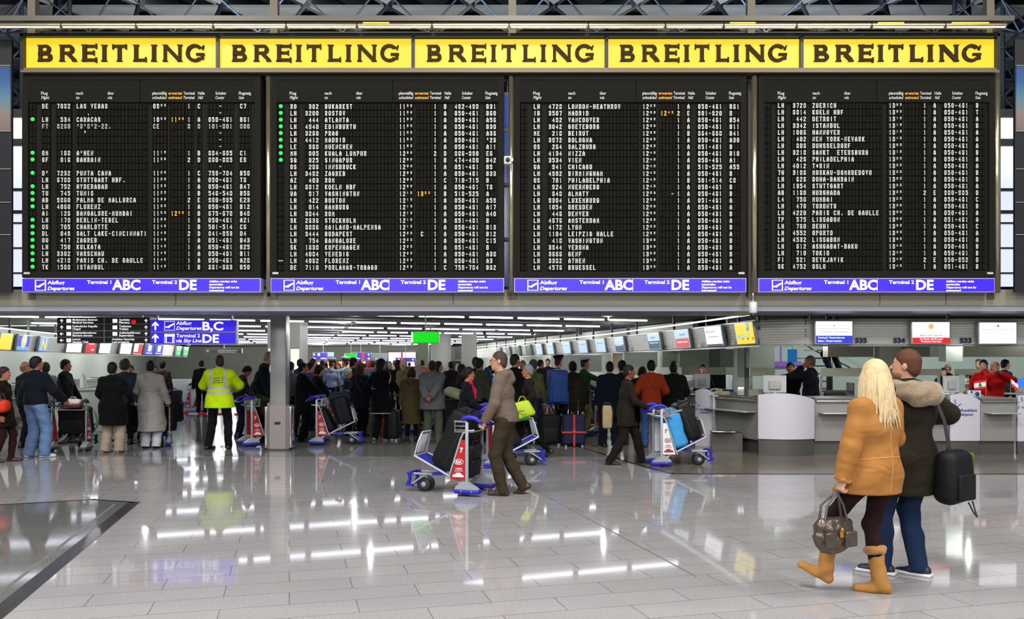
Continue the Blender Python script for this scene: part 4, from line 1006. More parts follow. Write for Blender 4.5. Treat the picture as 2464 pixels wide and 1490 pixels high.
def desk(x0, x1, y, label, ledge=True, kind='front', rz=0, depth=.75):
    e = empty('service_counter', ((x0 + x1) / 2, y, 0) if rz == 0 else (x0, y, 0), rz, label, 'counter', 'service counters of the front row' if kind == 'front' else 'check-in counters of the receding rows')
    w = x1 - x0 if rz == 0 else x1
    m = MB(); m.box((0, depth / 2, .62), (w - .01, depth, .74)); m.build('front_panel', M_CT, e)
    m = MB(); m.box((0, depth / 2 + .03, .125), (w - .01, depth - .06, .25)); m.build('plinth', M_CB, e)
    m = MB(); m.box((0, depth / 2 + .02, 1.015), (w + .0, depth + .1, .035)); m.build('worktop', mat('worktop', S(120, 120, 116), .35, .2), e)
    m = MB(); m.tube([(-w / 2 + .02, -.03, .97), (w / 2 - .02, -.03, .97)], .022, 10); m.build('rail', M_STEEL, e)
    if ledge:
        m = MB(); m.rbox((0, -.13, .76), (w - .12, .26, .025), .01, 2); m.build('bag_shelf', mat('shelf_pale', S(190, 190, 188), .35, .4), e)
    return e
def cpanel(px0, px1, Y, label, bulge, ztop, zbot, name='counter_end_panel', lg=None):
    xa, xb = PX(px0, Y), PX(px1, Y); w = xb - xa
    e = empty(name, ((xa + xb) / 2, Y, 0), 0, label, 'panel', 'pale arched counter panels')
    m = MB(); arched(m, w, zbot, ztop, .12, .05, -.02, bulge=bulge, n=16); m.build('arched_panel', M_CP, e)
    m = MB(); arched(m, w - .02, 0, zbot - .01, 0, .05, .0, bulge=bulge, n=16); m.build('plinth', M_CB, e)
    if lg: logo(e, lg[0], -.03 - bulge, lg[1], lg[2])
    return e
YC = 15.0
cpanel(1824, 1959, 14.9, 'large curved pale counter front with a bowed base at the corner', .16, PZ(946, 14.9), PZ(1056, 14.9))
cpanel(2098, 2172, YC, 'pale arched counter panel hidden behind the walking couple', .02, PZ(948, YC), PZ(1060, YC))
cpanel(2285, 2357, YC, 'pale arched counter panel with a blue airport logo right of the couple', .02, PZ(948, YC), PZ(1061, YC), lg=(-.10, PZ(990, YC), 1.0))
cpanel(2447, 2520, YC, 'pale arched counter panel cut by the right edge', .02, PZ(950, YC), PZ(1061, YC), lg=(-.12, PZ(985, YC), 1.0))
desk(PX(1960, YC), PX(2096, YC), YC, 'grey steel counter right of the large curved panel, with a black chair behind')
desk(PX(2174, YC), PX(2283, YC), YC, 'grey steel counter behind the couple, with a pale monitor on top')
desk(PX(2359, YC), PX(2445, YC), YC, 'grey steel counter at the right with small flags on top')
desk(PX(1830, 15.1), PX(1950, 15.1), 15.1, 'steel counter body right behind the large curved panel, under the pale monitor', ledge=False)
desk(PX(2290, 15.1), PX(2350, 15.1), 15.1, 'steel counter body behind the panel with the airport logo', ledge=False)
# receding counters on the right: units turned into the hall
def rot_desk(px, Ynear, label, w=1.0):
    P = Vector((PX(px, Ynear), Ynear, 0)); return desk(P.x, w, P.y, label, rz=R(-72), kind='side')
for i, (px, Y_) in enumerate(((1768, 15.9), (1690, 17.9), (1640, 20.6), (1560, 23.5), (1500, 27), (1440, 30.5), (1395, 34))):
    X_ = PX(px, Y_)
    e = rot_desk(px, Y_, 'steel check-in counter of the right row, %s behind the curved corner' % ['first', 'second', 'third', 'fourth', 'fifth', 'sixth', 'seventh'][i], 1.5)
    p = empty('counter_end_panel', (X_ - .35, Y_ + .75, 0), R(-20), 'slim pale arched panel at the head of the right row counter, %s from the corner' % ['first', 'second', 'third', 'fourth', 'fifth', 'sixth', 'seventh'][i], 'panel', 'slim panels of the right row')
    m = MB(); arched(m, .46, .0, 1.15, .22, .10, -.05, bulge=.05); m.build('arched_panel', M_CP, p)
    if i < 3: logo(p, -.14, -.115, .72, .8)
t = empty('baggage_belt_unit', (PX(1752, 15.3), 15.35, 0), R(-10), 'low dark steel baggage belt recess left of the curved corner panel', 'belt')
m = MB(); m.box((0, .35, .18), (.55, .6, .36)); m.build('belt_box', M_CB, t); m = MB(); m.rbox((-.08, -.02, .40), (.42, .3, .02), .008, 2); m.build('shelf', M_CHROME, t)
# left row counters
for i, (px, Y_) in enumerate(((30, 20.5), (110, 24), (190, 28), (260, 33), (330, 38))):
    X_ = PX(px, Y_)
    e = desk(X_ - .6, 2.6, Y_, 'pale check-in counter of the left row, %s from the left edge' % ['first', 'second', 'third', 'fourth', 'fifth'][i], rz=R(75 + 14), kind='side', depth=.8)
# band of metal boxes at eye height behind the counters, on posts
M_BAND = mat('beige_metal_band', S(172, 170, 150), .35, .45)
def band(x0, x1, y, z0, z1, label, m_=M_BAND, posts=True):
    e = empty('counter_back_band', ((x0 + x1) / 2, y, 0), 0, label, 'panel', 'metal bands behind the counters')
    m = MB(); m.box((0, 0, (z0 + z1) / 2), (x1 - x0, .06, z1 - z0)); m.build('band', m_, e)
    if posts:
        for sx in (-1, 1): m = MB(); m.box((sx * (x1 - x0 - .06) / 2, .06, z0 / 2), (.05, .05, z0)); m.build('leg', M_STEEL, e)
    return e
for (a_, b2, Y_, y0, y1, lb) in ((1500, 1560, 19.5, 882, 903, 'short beige metal band behind the man in the brown suit'), (1640, 1768, 20.5, 884, 902, 'beige metal band behind the receptionist'), (1806, 1864, 18.2, 885, 905, 'short beige metal band left of the seated man in black'),
                                (1974, 2075, 18.0, 886, 906, 'beige metal band behind the black office chair'), (2200, 2265, 19.5, 888, 903, 'grey metal band behind the pale monitor'), (2296, 2400, 19.5, 888, 903, 'grey metal band behind the people in red')):
    band(PX(a_, Y_), PX(b2, Y_), Y_, PZ(y1, Y_), PZ(y0, Y_), lb)
# wall panels and piers under the fascias
def pier(px0, px1, Y, py0, col, label, z0=None, d=.3, cat='panel', name='wall_panel'):
    xa, xb = PX(px0, Y), PX(px1, Y); zt = PZ(py0, Y); zb = 0 if z0 is None else PZ(z0, Y)
    m = MB(); m.box(((xa + xb) / 2, Y + d / 2, (zt + zb) / 2), (xb - xa, d, zt - zb)); return tag(m.build(name, col), label, cat)
P_PALE = mat('pier_pale', S(200, 206, 198), .55); P_GRN = mat('pier_green_grey', S(170, 178, 160), .55); P_GR = mat('pier_grey', S(110, 116, 114), .55)
pier(1774, 1791, 19.0, 833, P_PALE, 'slim pale pier below the yellow screen', name='wall_pier', cat='pier')
pier(1791, 1803, 19.0, 833, P_GR, 'slim grey pier below the yellow screen', name='wall_pier', cat='pier')
pier(1804, 1864, 18.6, 794, P_GRN, 'pale green hanging panel right of the grey pier', z0=885)
pier(1636, 1706, 20.7, 840, P_GRN, 'pale green panel behind the receptionist', z0=884)
pier(1709, 1766, 20.7, 840, P_GR, 'grey blank display panel right of the receptionist', z0=884)
pier(1353, 1448, 27.0, 855, mat('pier_steel', S(150, 152, 146), .4, .3), 'wide blank grey steel panel beyond the uniformed officers', z0=895)
pier(1326, 1351, 27.5, 855, P_PALE, 'pale pier left of the blank steel panel', name='wall_pier', cat='pier')
pier(1474, 1500, 24, 850, mat('pier_sand', S(190, 170, 150), .5), 'sand coloured panel behind the man in navy', z0=884)
pier(1502, 1582, 22.5, 848, P_GRN, 'pale green panel behind the men in the queue', z0=884)
pier(1594, 1634, 21, 845, P_GRN, 'pale green panel behind the standing clerk', z0=884)
pier(2104, 2178, 19.0, 833, P_GRN, 'pale green pier behind the couple', name='wall_pier', cat='pier')
pier(2276, 2316, 17.5, 790, P_PALE, 'pale hanging box below the fascia number 533', z0=870)
for a_, b2 in ((1992, 2102), (2180, 2274), (2318, 2480)):
    pier(a_, b2, 18.8, 794, mat('soffit_steel', S(120, 118, 106), .4, .4), 'grey steel lamp soffit behind the fascia, at columns %s' % ('behind the black office chair' if a_ < 2000 else 'behind the couple' if a_ < 2200 else 'behind the people in red'), z0=859, name='lamp_soffit', cat='soffit')
for i, px in enumerate((2075, 2238, 2345)):
    l = bpy.data.lights.new('downlight', 'SPOT'); l.energy = 40; l.spot_size = R(70); l.spot_blend = .5; l.color = (1, .98, .9); l.shadow_soft_size = .04
    o = bpy.data.objects.new('downlight', l); COL.objects.link(o); o.location = (PX(px, 18.5), 18.5, PZ(832, 18.5)); o.rotation_euler = (R(14), 0, 0)
# side office lamps under the row fascias, washing the panels
for px, Y_ in ((1670, 18.9), (1640, 18.6), (1540, 22.0), (1612, 20.6), (1490, 23.5)):
    l = bpy.data.lights.new('downlight', 'SPOT'); l.energy = 22; l.spot_size = R(60); l.spot_blend = .6; l.color = (1, .97, .88); l.shadow_soft_size = .04
    o = bpy.data.objects.new('downlight', l); COL.objects.link(o); o.location = (PX(px, Y_), Y_, 1.99); o.rotation_euler = (R(12), 0, 0)

# ------------------------------------------------------------------ hanging signs
M_SB = mat('sign_black', (0.012, 0.012, 0.012), .35); M_SBL = lit('hang_sign_blue', S(50, 28, 222), .9); M_SW = lit('hang_sign_white', S(250, 250, 250), .95); M_SFM = mat('sign_frame_grey', S(170, 170, 172), .4, .4)
YS = 15.55
def arrow(m, cx, cz, s, y, ang=90):
    a = R(ang); c, sn = math.cos(a), math.sin(a)
    pts = [(-.5, -.09), (.12, -.09), (-.08, -.38), (.12, -.38), (.5, 0), (.12, .38), (-.08, .38), (.12, .09), (-.5, .09)]
    m.prism([(cx + (p[0] * c - p[1] * sn) * s, cz + (p[0] * sn + p[1] * c) * s) for p in pts], y - .004, y, 'y')
q = YS / F
t = empty('hanging_sign', (PX(466, YS), YS, PZ(829, YS)), 0, 'blue hanging sign pointing to Abflug Departures B,C and Terminal 2 DE', 'sign'); inv = Matrix.Translation(-t.location)
m = MB(); m.M = inv; m.box((PX(466, YS), YS + .06, PZ(800, YS)), (207 * q, .12, 60 * q)); m.build('case', M_SFM, t)
for (ya, yb_, l1, l2, big, bw) in ((771, 797.5, 'Abflug', 'Departures', 'B,C', 50), (801, 827, 'Terminal 2', 'via Sky Line', 'DE', 40)):
    m = MB(); m.M = inv; m.box((PX(465, YS), YS - .005, PZ((ya + yb_) / 2, YS)), (203 * q, .02, (yb_ - ya) * q)); pn = m.build('lit_panel', M_SBL, t)
    m = MB(); m.M = inv; yy = YS - .02
    arrow(m, PX(375, YS), PZ((ya + yb_) / 2, YS), 21 * q, yy)
    write(m, l1, PX(425, YS), PZ(ya + 11, YS), 8 * q, yy, w=(37 if big == 'B,C' else 57) * q, bold=.02); write(m, l2, PX(425, YS), PZ(ya + 23, YS), 8 * q, yy, w=61 * q, bold=.02, shear=.25)
    write(m, big, PX(488, YS), PZ(ya + 23.5, YS), 19 * q, yy, w=bw * q, bold=.03)
    ca, cb = PX(397, YS), PX(421, YS); za, zb = PZ(ya + 24, YS), PZ(ya + 3, YS)
    for cx, cz, sx, sz in (((ca + cb) / 2, za, cb - ca, .008), ((ca + cb) / 2, zb, cb - ca, .008), (ca, (za + zb) / 2, .008, zb - za), (cb, (za + zb) / 2, .008, zb - za)): m.box((cx, yy, cz), (sx, .004, sz))
    if big == 'B,C': plane(m, (ca + cb) / 2, (za + zb) / 2, (cb - ca) * .9, yy)
    else: m.box(((ca + cb) / 2, yy, zb - .03), (cb - ca, .006, .035)); m.box((ca + .03, yy, (za + zb) / 2), (.02, .006, zb - za)); m.box((cb - .03, yy, (za + zb) / 2), (.02, .006, zb - za))
    m.build('sign_lettering', M_SW, pn)
for dx in (-.7, .7): m = MB(); m.box((dx, .06, .61), (.03, .03, .30)); m.build('hanger', M_STEEL, t)
t = empty('hanging_sign', (PX(249, YS), YS, PZ(825, YS)), 0, 'black hanging direction sign with white arrows in eight fields', 'sign'); inv = Matrix.Translation(-t.location)
m = MB(); m.M = inv; m.box((PX(249, YS), YS + .06, PZ(795, YS)), (223 * q, .12, 62 * q)); m.build('case', M_SB, t)
m = MB(); m.M = inv
for yy_ in (780, 796.5, 811.5): m.box((PX(249, YS), YS - .003, PZ(yy_, YS)), (222 * q, .008, 1.2 * q))
m.box((PX(251, YS), YS - .003, PZ(795, YS)), (2 * q, .008, 60 * q)); m.build('divider', M_SFM, t)
m = MB(); m.M = inv; yy = YS - .008
tx_ = [('Medizinische Zentrum', 'Medical Services', 90), ('Katholische Kapelle', 'Chapel', 90), ('Gep\u00e4ckaufbewahrung', 'Baggage storage', 180), ('Lounge', 'Senator Club', 180)]
for i, (a_, b2, an) in enumerate(tx_):
    yc = 772.5 + 15.6 * i; arrow(m, PX(149, YS), PZ(yc, YS), 9 * q, yy, an); m.box((PX(166, YS), yy, PZ(yc, YS)), (11 * q, .004, 9 * q))
    write(m, a_, PX(175, YS), PZ(yc - .5, YS), 4.6 * q, yy, w=min(60, len(a_) * 3.2) * q, bold=.02); write(m, b2, PX(175, YS), PZ(yc + 6, YS), 4.6 * q, yy, w=min(50, len(b2) * 3.2) * q, bold=.02)
for i, (a_, b2) in enumerate((('Apotheke', 'Pharmacy'), ('Toiletten', 'Toilets'), ('Aufsichtsf\u00fchrung', 'Supervision'), ('Aviation Security', 'Lost property'))):
    yc = 772.5 + 15.6 * i; arrow(m, PX(352, YS), PZ(yc, YS), 9 * q, yy, 90)
    if i < 3: m.box((PX(277, YS), yy, PZ(yc, YS)), (11 * q, .004, 9 * q))
    write(m, a_, PX(287 if i < 3 else 270, YS), PZ(yc - .5, YS), 4.6 * q, yy, w=len(a_) * 3.2 * q, bold=.02); write(m, b2, PX(287 if i < 3 else 270, YS), PZ(yc + 6, YS), 4.6 * q, yy, w=len(b2) * 3.2 * q, bold=.02)
m.build('sign_lettering', M_SW, t)
m = MB(); m.M = inv; m.lathe([(5.5 * q, 0), (5.5 * q, .006)], (PX(322, YS), YS - .004, PZ(775, YS)), 20, rot=(R(90), 0, 0)); m.build('red_mark', L_R, t)
for dx in (-.7, .7): m = MB(); m.box((dx, .06, .63), (.03, .03, .30)); m.build('hanger', M_STEEL, t)
def simple_sign(name, px0, px1, py0, py1, Y, panel, label, parts=(), hang=True, th=.1, cat='sign', case=None):
    q = Y / F; xa, xb = PX(px0, Y), PX(px1, Y); zt, zb = PZ(py0, Y), PZ(py1, Y)
    t = empty(name, ((xa + xb) / 2, Y, zb), 0, label, cat); w, h = xb - xa, zt - zb
    m = MB(); m.box((0, th / 2, h / 2), (w, th, h)); m.build('case', case or M_SFM, t)
    m = MB(); m.box((0, -.004, h / 2), (w * .97, .02, h * .92)); pn = m.build('lit_panel', panel, t)
    for kind, args in parts:
        m = MB()
        if kind == 'text': s, x, z, hh, ww, mt = args; write(m, s, x * w, z * h, hh * h, -.022, w=ww * w, bold=.02)
        if kind == 'arrow': x, z, s, an, mt = args; arrow(m, x * w, z * h, s * h, -.02, an)
        if kind == 'box': x, z, bw, bh, mt = args; m.box((x * w, -.018, z * h), (bw * w, .006, bh * h))
        m.build('sign_lettering' if kind != 'box' else 'colour_field', mt, pn)
    if hang: m = MB(); m.box((0, th / 2, (h + ZC - zb) / 2), (.03, .03, ZC - zb - h)); m.build('hanger', M_SFM, t)
    return t
simple_sign('exit_sign', 990, 1056, 798, 826, 20.0, lit('exit_green', S(10, 215, 20), 1.0), 'large plain green lit sign hanging from a rod in the hall centre', [('box', (-.47, .5, .05, .8, M_SW))], cat='sign')
simple_sign('exit_sign', 829, 858, 850, 861, 44, lit('exit_green', S(10, 215, 20), 1.0), 'small green lit sign far away, between two blue direction signs', [('box', (-.47, .5, .05, .8, M_SW))])
B_ = lit('far_sign_blue', S(50, 45, 170), .7)
simple_sign('direction_sign', 752, 803, 848, 868, 52, B_, 'far blue direction sign with arrows and a red field, left of the small green sign', [('arrow', (-.42, .72, .35, 90, M_SW)), ('arrow', (-.40, .25, .35, 180, M_SW)), ('box', (-.2, .72, .12, .3, M_SW)), ('box', (.35, .72, .28, .42, L_LB)), ('box', (.26, .25, .12, .42, L_R)), ('text', ('Abflug', -.12, .2, .15, .3, M_SW))])
simple_sign('direction_sign', 843, 893, 848, 868, 52, B_, 'far blue direction sign with two red fields, right of the small green sign', [('arrow', (.38, .72, .35, 90, M_SW)), ('arrow', (.38, .25, .35, 0, M_SW)), ('box', (.12, .5, .12, .9, L_R)), ('text', ('Abflug', -.32, .2, .15, .3, M_SW))])
simple_sign('direction_sign', 952, 999, 861, 871, 56, B_, 'small far blue sign with one red field, left of the olive pillar', [('box', (-.15, .5, .15, .8, L_R)), ('arrow', (.38, .5, .6, 90, M_SW)), ('box', (-.35, .5, .12, .5, M_SW))])
simple_sign('direction_sign', 895, 932, 850, 868, 54, lit('far_sign_teal', S(130, 150, 150), .7), 'far grey green sign with a small red mark, right of the blue signs', [('box', (-.4, .25, .1, .2, L_R)), ('text', ('Ankunft', -.3, .2, .12, .5, M_SW))])
simple_sign('direction_sign', 494, 582, 839, 850, 30, mat('dark_green_sign', S(36, 44, 40), .4), 'dim dark green hanging sign behind the security guard, with an arrow', [('arrow', (-.42, .5, .6, 180, L_PT)), ('text', ('Ausl\u00e4nderabfertigung', -.15, .5, .2, .55, L_PT)), ('text', ('Customs clearance', -.15, .15, .2, .48, L_PT))])
# lit shop fronts and portals far away
for (a_, b2, y0, y1, Y_, c, k_, lb) in ((752, 792, 869, 892, 60, S(245, 200, 160), 1.0, 'bright warm shop window at the far end, left one'), (815, 840, 868, 890, 61, S(240, 190, 120), .9, 'bright warm shop window at the far end, beside the tree of lights'), (845, 880, 868, 890, 62, S(250, 215, 170), 1.0, 'bright warm shop window at the far end with sparkling lights'),
                                   (935, 1000, 846, 857, 60, S(235, 235, 235), .8, 'pale lit portal header at the far end')):
    w = PX(b2, Y_) - PX(a_, Y_)
    t = empty('shop_window', (PX((a_ + b2) / 2, Y_), Y_, 0), 0, lb, 'window'); zt, zb = PZ(y0, Y_), max(0.0, PZ(y1 + 25, Y_))
    m = MB(); m.box((0, 0, (zt + zb) / 2), (w, .1, zt - zb)); m.build('pane', lit('shop_' + str(a_), c, k_), t); m = MB(); m.box((0, -.08, zt), (w + .2, .1, .12)); m.box((0, -.08, (zt + zb) / 2), (.1, .08, zt - zb)); m.build('window_frame', mat('shop_frame', S(120, 40, 40), .5), t)
pier(700, 734, 48, 846, P_GRN, 'grey green wall piece beside the wide white pillar', name='wall_pier', cat='pier')
m = MB(); m.box((PX(975, 64), 64, .9), (7, .1, 1.8)); tag(m.build('dark_doorway', M_DARK), 'dark glazed doorway at the far end of the hall', 'doorway')
# lit poster on the white pillar, portrait poster
simple_sign('light_box_poster', 699, 720, 837, 912, 24.88, lit('poster_cream', S(252, 248, 225), 1.0), 'tall bright cream lit poster on the white pillar right of the steel column', [('text', ('NEUE', -.2, .85, .035, .5, L_PT)), ('text', ('WEGE', -.2, .79, .035, .5, L_PT))], hang=False)
simple_sign('light_box_poster', 646, 657, 835, 930, 24.88, lit('poster_cream', S(252, 248, 225), 1.0), 'narrow bright edge of a lit poster left of the steel column', hang=False)
t = simple_sign('portrait_poster', 1089, 1109, 866, 925, 32, mat('poster_dark_teal', S(36, 60, 58), .4), 'tall poster with a long-haired face on dark green, beside the round pillar', hang=False)
m = MB(); q = 32 / F
m.prism([(math.cos(a) * 5.5 * q + .03, 35 * q + math.sin(a) * 15 * q) for a in np.linspace(0, 2 * math.pi, 20, endpoint=False)], -.03, -.024, 'y'); m.build('printed_face', mat('poster_skin', S(214, 160, 135), .5), t)
m = MB(); m.prism([(.06, 30 * q), (.1, 52 * q), (.13, 45 * q), (.12, 15 * q)], -.033, -.03, 'y'); m.box((.03, -.031, 27 * q), (.05, .004, .025)); m.build('printed_hair', mat('poster_hair', S(90, 50, 40), .5), t)
m = MB(); m.rbox((-.05, -.02, 6 * q), (.16, .03, .2), .01, 2); m.build('printed_hand', mat('poster_skin', S(214, 160, 135), .5), t)
# smoke detector discs under the hall ceiling
for i, (px, py, Y_) in enumerate(((845, 784, 26), (1036, 790, 27), (1464, 766, 20.5), (1263, 804, 34), (1146, 822, 44))):
    m = MB(); z = PZ(py, Y_); m.lathe([(.02, .0), (.02, .08), (.17, .10), (.17, .13), (.02, .14), (.02, max(.2, ZC - z))], (PX(px, Y_), Y_, z - .05), 16)
    tag(m.build('ceiling_sprinkler', mat('detector', S(190, 190, 180), .4)), 'small round ceiling device hanging below the light rows, %s from the left' % ['first', 'second', 'fifth', 'fourth', 'third'][i], 'ceiling device', 'round ceiling devices')
# ================================================================== PEOPLE (signed-distance modelling, meshed by surface nets)
V3 = lambda *a: np.array(a if len(a) > 1 else a[0], dtype=float)
class Fld:
    def __init__(s, lo, hi, vox):
        s.lo = V3(lo) - 2 * vox; s.vox = vox; s.n = np.ceil((V3(hi) - s.lo) / vox).astype(int) + 3
        s.g = np.full(s.n, 1.0, np.float32)
        s.ax = [s.lo[i] + vox * np.arange(s.n[i]) for i in range(3)]
    def sub(s, lo, hi):
        i0 = np.clip(np.floor((lo - s.lo) / s.vox).astype(int), 0, s.n - 1); i1 = np.clip(np.ceil((hi - s.lo) / s.vox).astype(int) + 1, 1, s.n)
        sl = tuple(slice(a, b) for a, b in zip(i0, i1))
        X = s.ax[0][sl[0]][:, None, None]; Y = s.ax[1][sl[1]][None, :, None]; Z = s.ax[2][sl[2]][None, None, :]
        return sl, X, Y, Z
    def comb(s, sl, d, k, op):
        a = s.g[sl]
        if op == 'u':
            h = np.maximum(k - np.abs(a - d), 0) / k if k > 0 else 0
            s.g[sl] = np.minimum(a, d) - h * h * k * 0.25
        elif op == 's': s.g[sl] = np.maximum(a, -d)
    def cone(s, a, b, ra, rb, k=0.02, sq=None, op='u', cut=None):
        """capsule from a to b with radii ra, rb; sq = (axis, factor) thins it along an axis; cut = (point, normal) keeps the normal's back side"""
        a = V3(a); b = V3(b); r = max(ra, rb) * 1.05 + k + 3 * s.vox
        sl, X, Y, Z = s.sub(np.minimum(a, b) - r, np.maximum(a, b) + r)
        px, py, pz = X - a[0], Y - a[1], Z - a[2]; ba = b - a
        if sq is not None:
            n = V3(sq[0]); n = n / np.linalg.norm(n); f = sq[1] - 1
            dn = px * n[0] + py * n[1] + pz * n[2]; px = px + f * dn * n[0]; py = py + f * dn * n[1]; pz = pz + f * dn * n[2]
            ba = ba + f * np.dot(ba, n) * n
        L2 = max(float(np.dot(ba, ba)), 1e-9)
        h = np.clip((px * ba[0] + py * ba[1] + pz * ba[2]) / L2, 0, 1)
        d = np.sqrt((px - h * ba[0]) ** 2 + (py - h * ba[1]) ** 2 + (pz - h * ba[2]) ** 2) - (ra + (rb - ra) * h)
        if cut is not None:
            c, n = V3(cut[0]), V3(cut[1]); d = np.maximum(d, (X - c[0]) * n[0] + (Y - c[1]) * n[1] + (Z - c[2]) * n[2])
        s.comb(sl, d.astype(np.float32), k, op); return s
    def ell(s, c, r, k=0.02, rot=None, op='u', cut=None):
        """ellipsoid with radii r in the frame rot (3x3)"""
        c = V3(c); r = V3(r); R_ = max(r) * 1.05 + k + 3 * s.vox
        sl, X, Y, Z = s.sub(c - R_, c + R_)
        p = [X - c[0], Y - c[1], Z - c[2]]
        if rot is not None: q = [p[0] * rot[0, i] + p[1] * rot[1, i] + p[2] * rot[2, i] for i in range(3)]
        else: q = p
        k0 = np.sqrt((q[0] / r[0]) ** 2 + (q[1] / r[1]) ** 2 + (q[2] / r[2]) ** 2); k1 = np.sqrt((q[0] / r[0] ** 2) ** 2 + (q[1] / r[1] ** 2) ** 2 + (q[2] / r[2] ** 2) ** 2)
        d = k0 * (k0 - 1) / np.maximum(k1, 1e-6)
        if cut is not None:
            c2, n = V3(cut[0]), V3(cut[1]); d = np.maximum(d, (X - c2[0]) * n[0] + (Y - c2[1]) * n[1] + (Z - c2[2]) * n[2])
        s.comb(sl, d.astype(np.float32), k, op); return s
    def plane(s, c, n):
        """cut away everything on the normal's side"""
        X = s.ax[0][:, None, None]; Y = s.ax[1][None, :, None]; Z = s.ax[2][None, None, :]; c = V3(c); n = V3(n)
        s.g = np.maximum(s.g, ((X - c[0]) * n[0] + (Y - c[1]) * n[1] + (Z - c[2]) * n[2]).astype(np.float32)); return s
    def warp(s, amp, ph, f=1.0):
        X = s.ax[0][:, None, None]; Y = s.ax[1][None, :, None]; Z = s.ax[2][None, None, :]
        w = np.sin(21 * f * X + 3 * np.sin(11 * f * Z + ph) + ph) * np.sin(17 * f * Y + 2 * np.sin(9 * f * X + ph * 2)) * 0.6 + np.sin(38 * f * Z + 3.0 * np.sin(7 * f * X + ph) + 9 * f * Y) * 0.5
        s.g = s.g + (amp * w).astype(np.float32); return s
    def mesh(s):
        g = s.g; nx, ny, nz = g.shape; g[0], g[-1] = 1, 1; g[:, 0], g[:, -1] = 1, 1; g[:, :, 0], g[:, :, -1] = 1, 1
        ins = g < 0
        c = np.zeros((nx - 1, ny - 1, nz - 1), np.int8)
        for i in (0, 1):
            for j in (0, 1):
                for k in (0, 1): c += ins[i:nx - 1 + i, j:ny - 1 + j, k:nz - 1 + k]
        act = np.argwhere((c > 0) & (c < 8))
        if len(act) == 0: return None
        vid = -np.ones(c.shape, np.int64); vid[tuple(act.T)] = np.arange(len(act))
        acc = np.zeros((len(act), 3)); cnt = np.zeros(len(act))
        cor = [(i, j, k) for i in (0, 1) for j in (0, 1) for k in (0, 1)]
        for a in cor:
            for b in cor:
                if sum(b) == sum(a) + 1 and all(y >= x for x, y in zip(a, b)):
                    ga = g[act[:, 0] + a[0], act[:, 1] + a[1], act[:, 2] + a[2]]; gb = g[act[:, 0] + b[0], act[:, 1] + b[1], act[:, 2] + b[2]]
                    m = (ga < 0) != (gb < 0); t = np.where(m, ga / np.where(m, ga - gb, 1), 0)
                    for q in range(3): acc[:, q] += np.where(m, a[q] + t * (b[q] - a[q]), 0)
                    cnt += m
        v = (act + acc / cnt[:, None]) * s.vox + s.lo
        F_ = []
        for ax in range(3):
            sl0 = [slice(None)] * 3; sl1 = [slice(None)] * 3; sl0[ax] = slice(0, -1); sl1[ax] = slice(1, None)
            A_, B_ = ins[tuple(sl0)], ins[tuple(sl1)]
            e = np.argwhere(A_ != B_); o1, o2 = [q for q in range(3) if q != ax]
            e = e[(e[:, o1] > 0) & (e[:, o2] > 0) & (e[:, o1] < g.shape[o1] - 1) & (e[:, o2] < g.shape[o2] - 1)]
            if len(e) == 0: continue
            d1 = np.zeros(3, int); d1[o1] = 1; d2 = np.zeros(3, int); d2[o2] = 1
            q = [vid[tuple((e - o).T)] for o in (d1 * 0, d1, d1 + d2, d2)]
            f = np.stack(q, 1); flip = A_[tuple(e.T)] ^ (ax == 1)
            f[~flip] = f[~flip][:, ::-1]; F_.append(f)
        f = np.concatenate(F_); return v, f[(f >= 0).all(1)]
def fmesh(fld, name, m, parent, slots=None):
    r = fld.mesh()
    if r is None: return None
    v, f = r
    me = bpy.data.meshes.new(name); me.vertices.add(len(v)); me.vertices.foreach_set('co', v.astype(np.float32).ravel())
    me.loops.add(len(f) * 4); me.loops.foreach_set('vertex_index', f[:, ::-1].astype(np.int32).ravel())
    me.polygons.add(len(f)); me.polygons.foreach_set('loop_start', np.arange(0, len(f) * 4, 4, dtype=np.int32)); me.polygons.foreach_set('loop_total', np.full(len(f), 4, np.int32))
    me.polygons.foreach_set('use_smooth', np.ones(len(f), bool))
    for q in (m if isinstance(m, (list, tuple)) else [m]): me.materials.append(q)
    if slots is not None:
        ctr = v[f].mean(1); me.polygons.foreach_set('material_index', slots(ctr).astype(np.int32))
    me.update(calc_edges=True)
    o = bpy.data.objects.new(name, me); COL.objects.link(o); o.parent = parent; return o

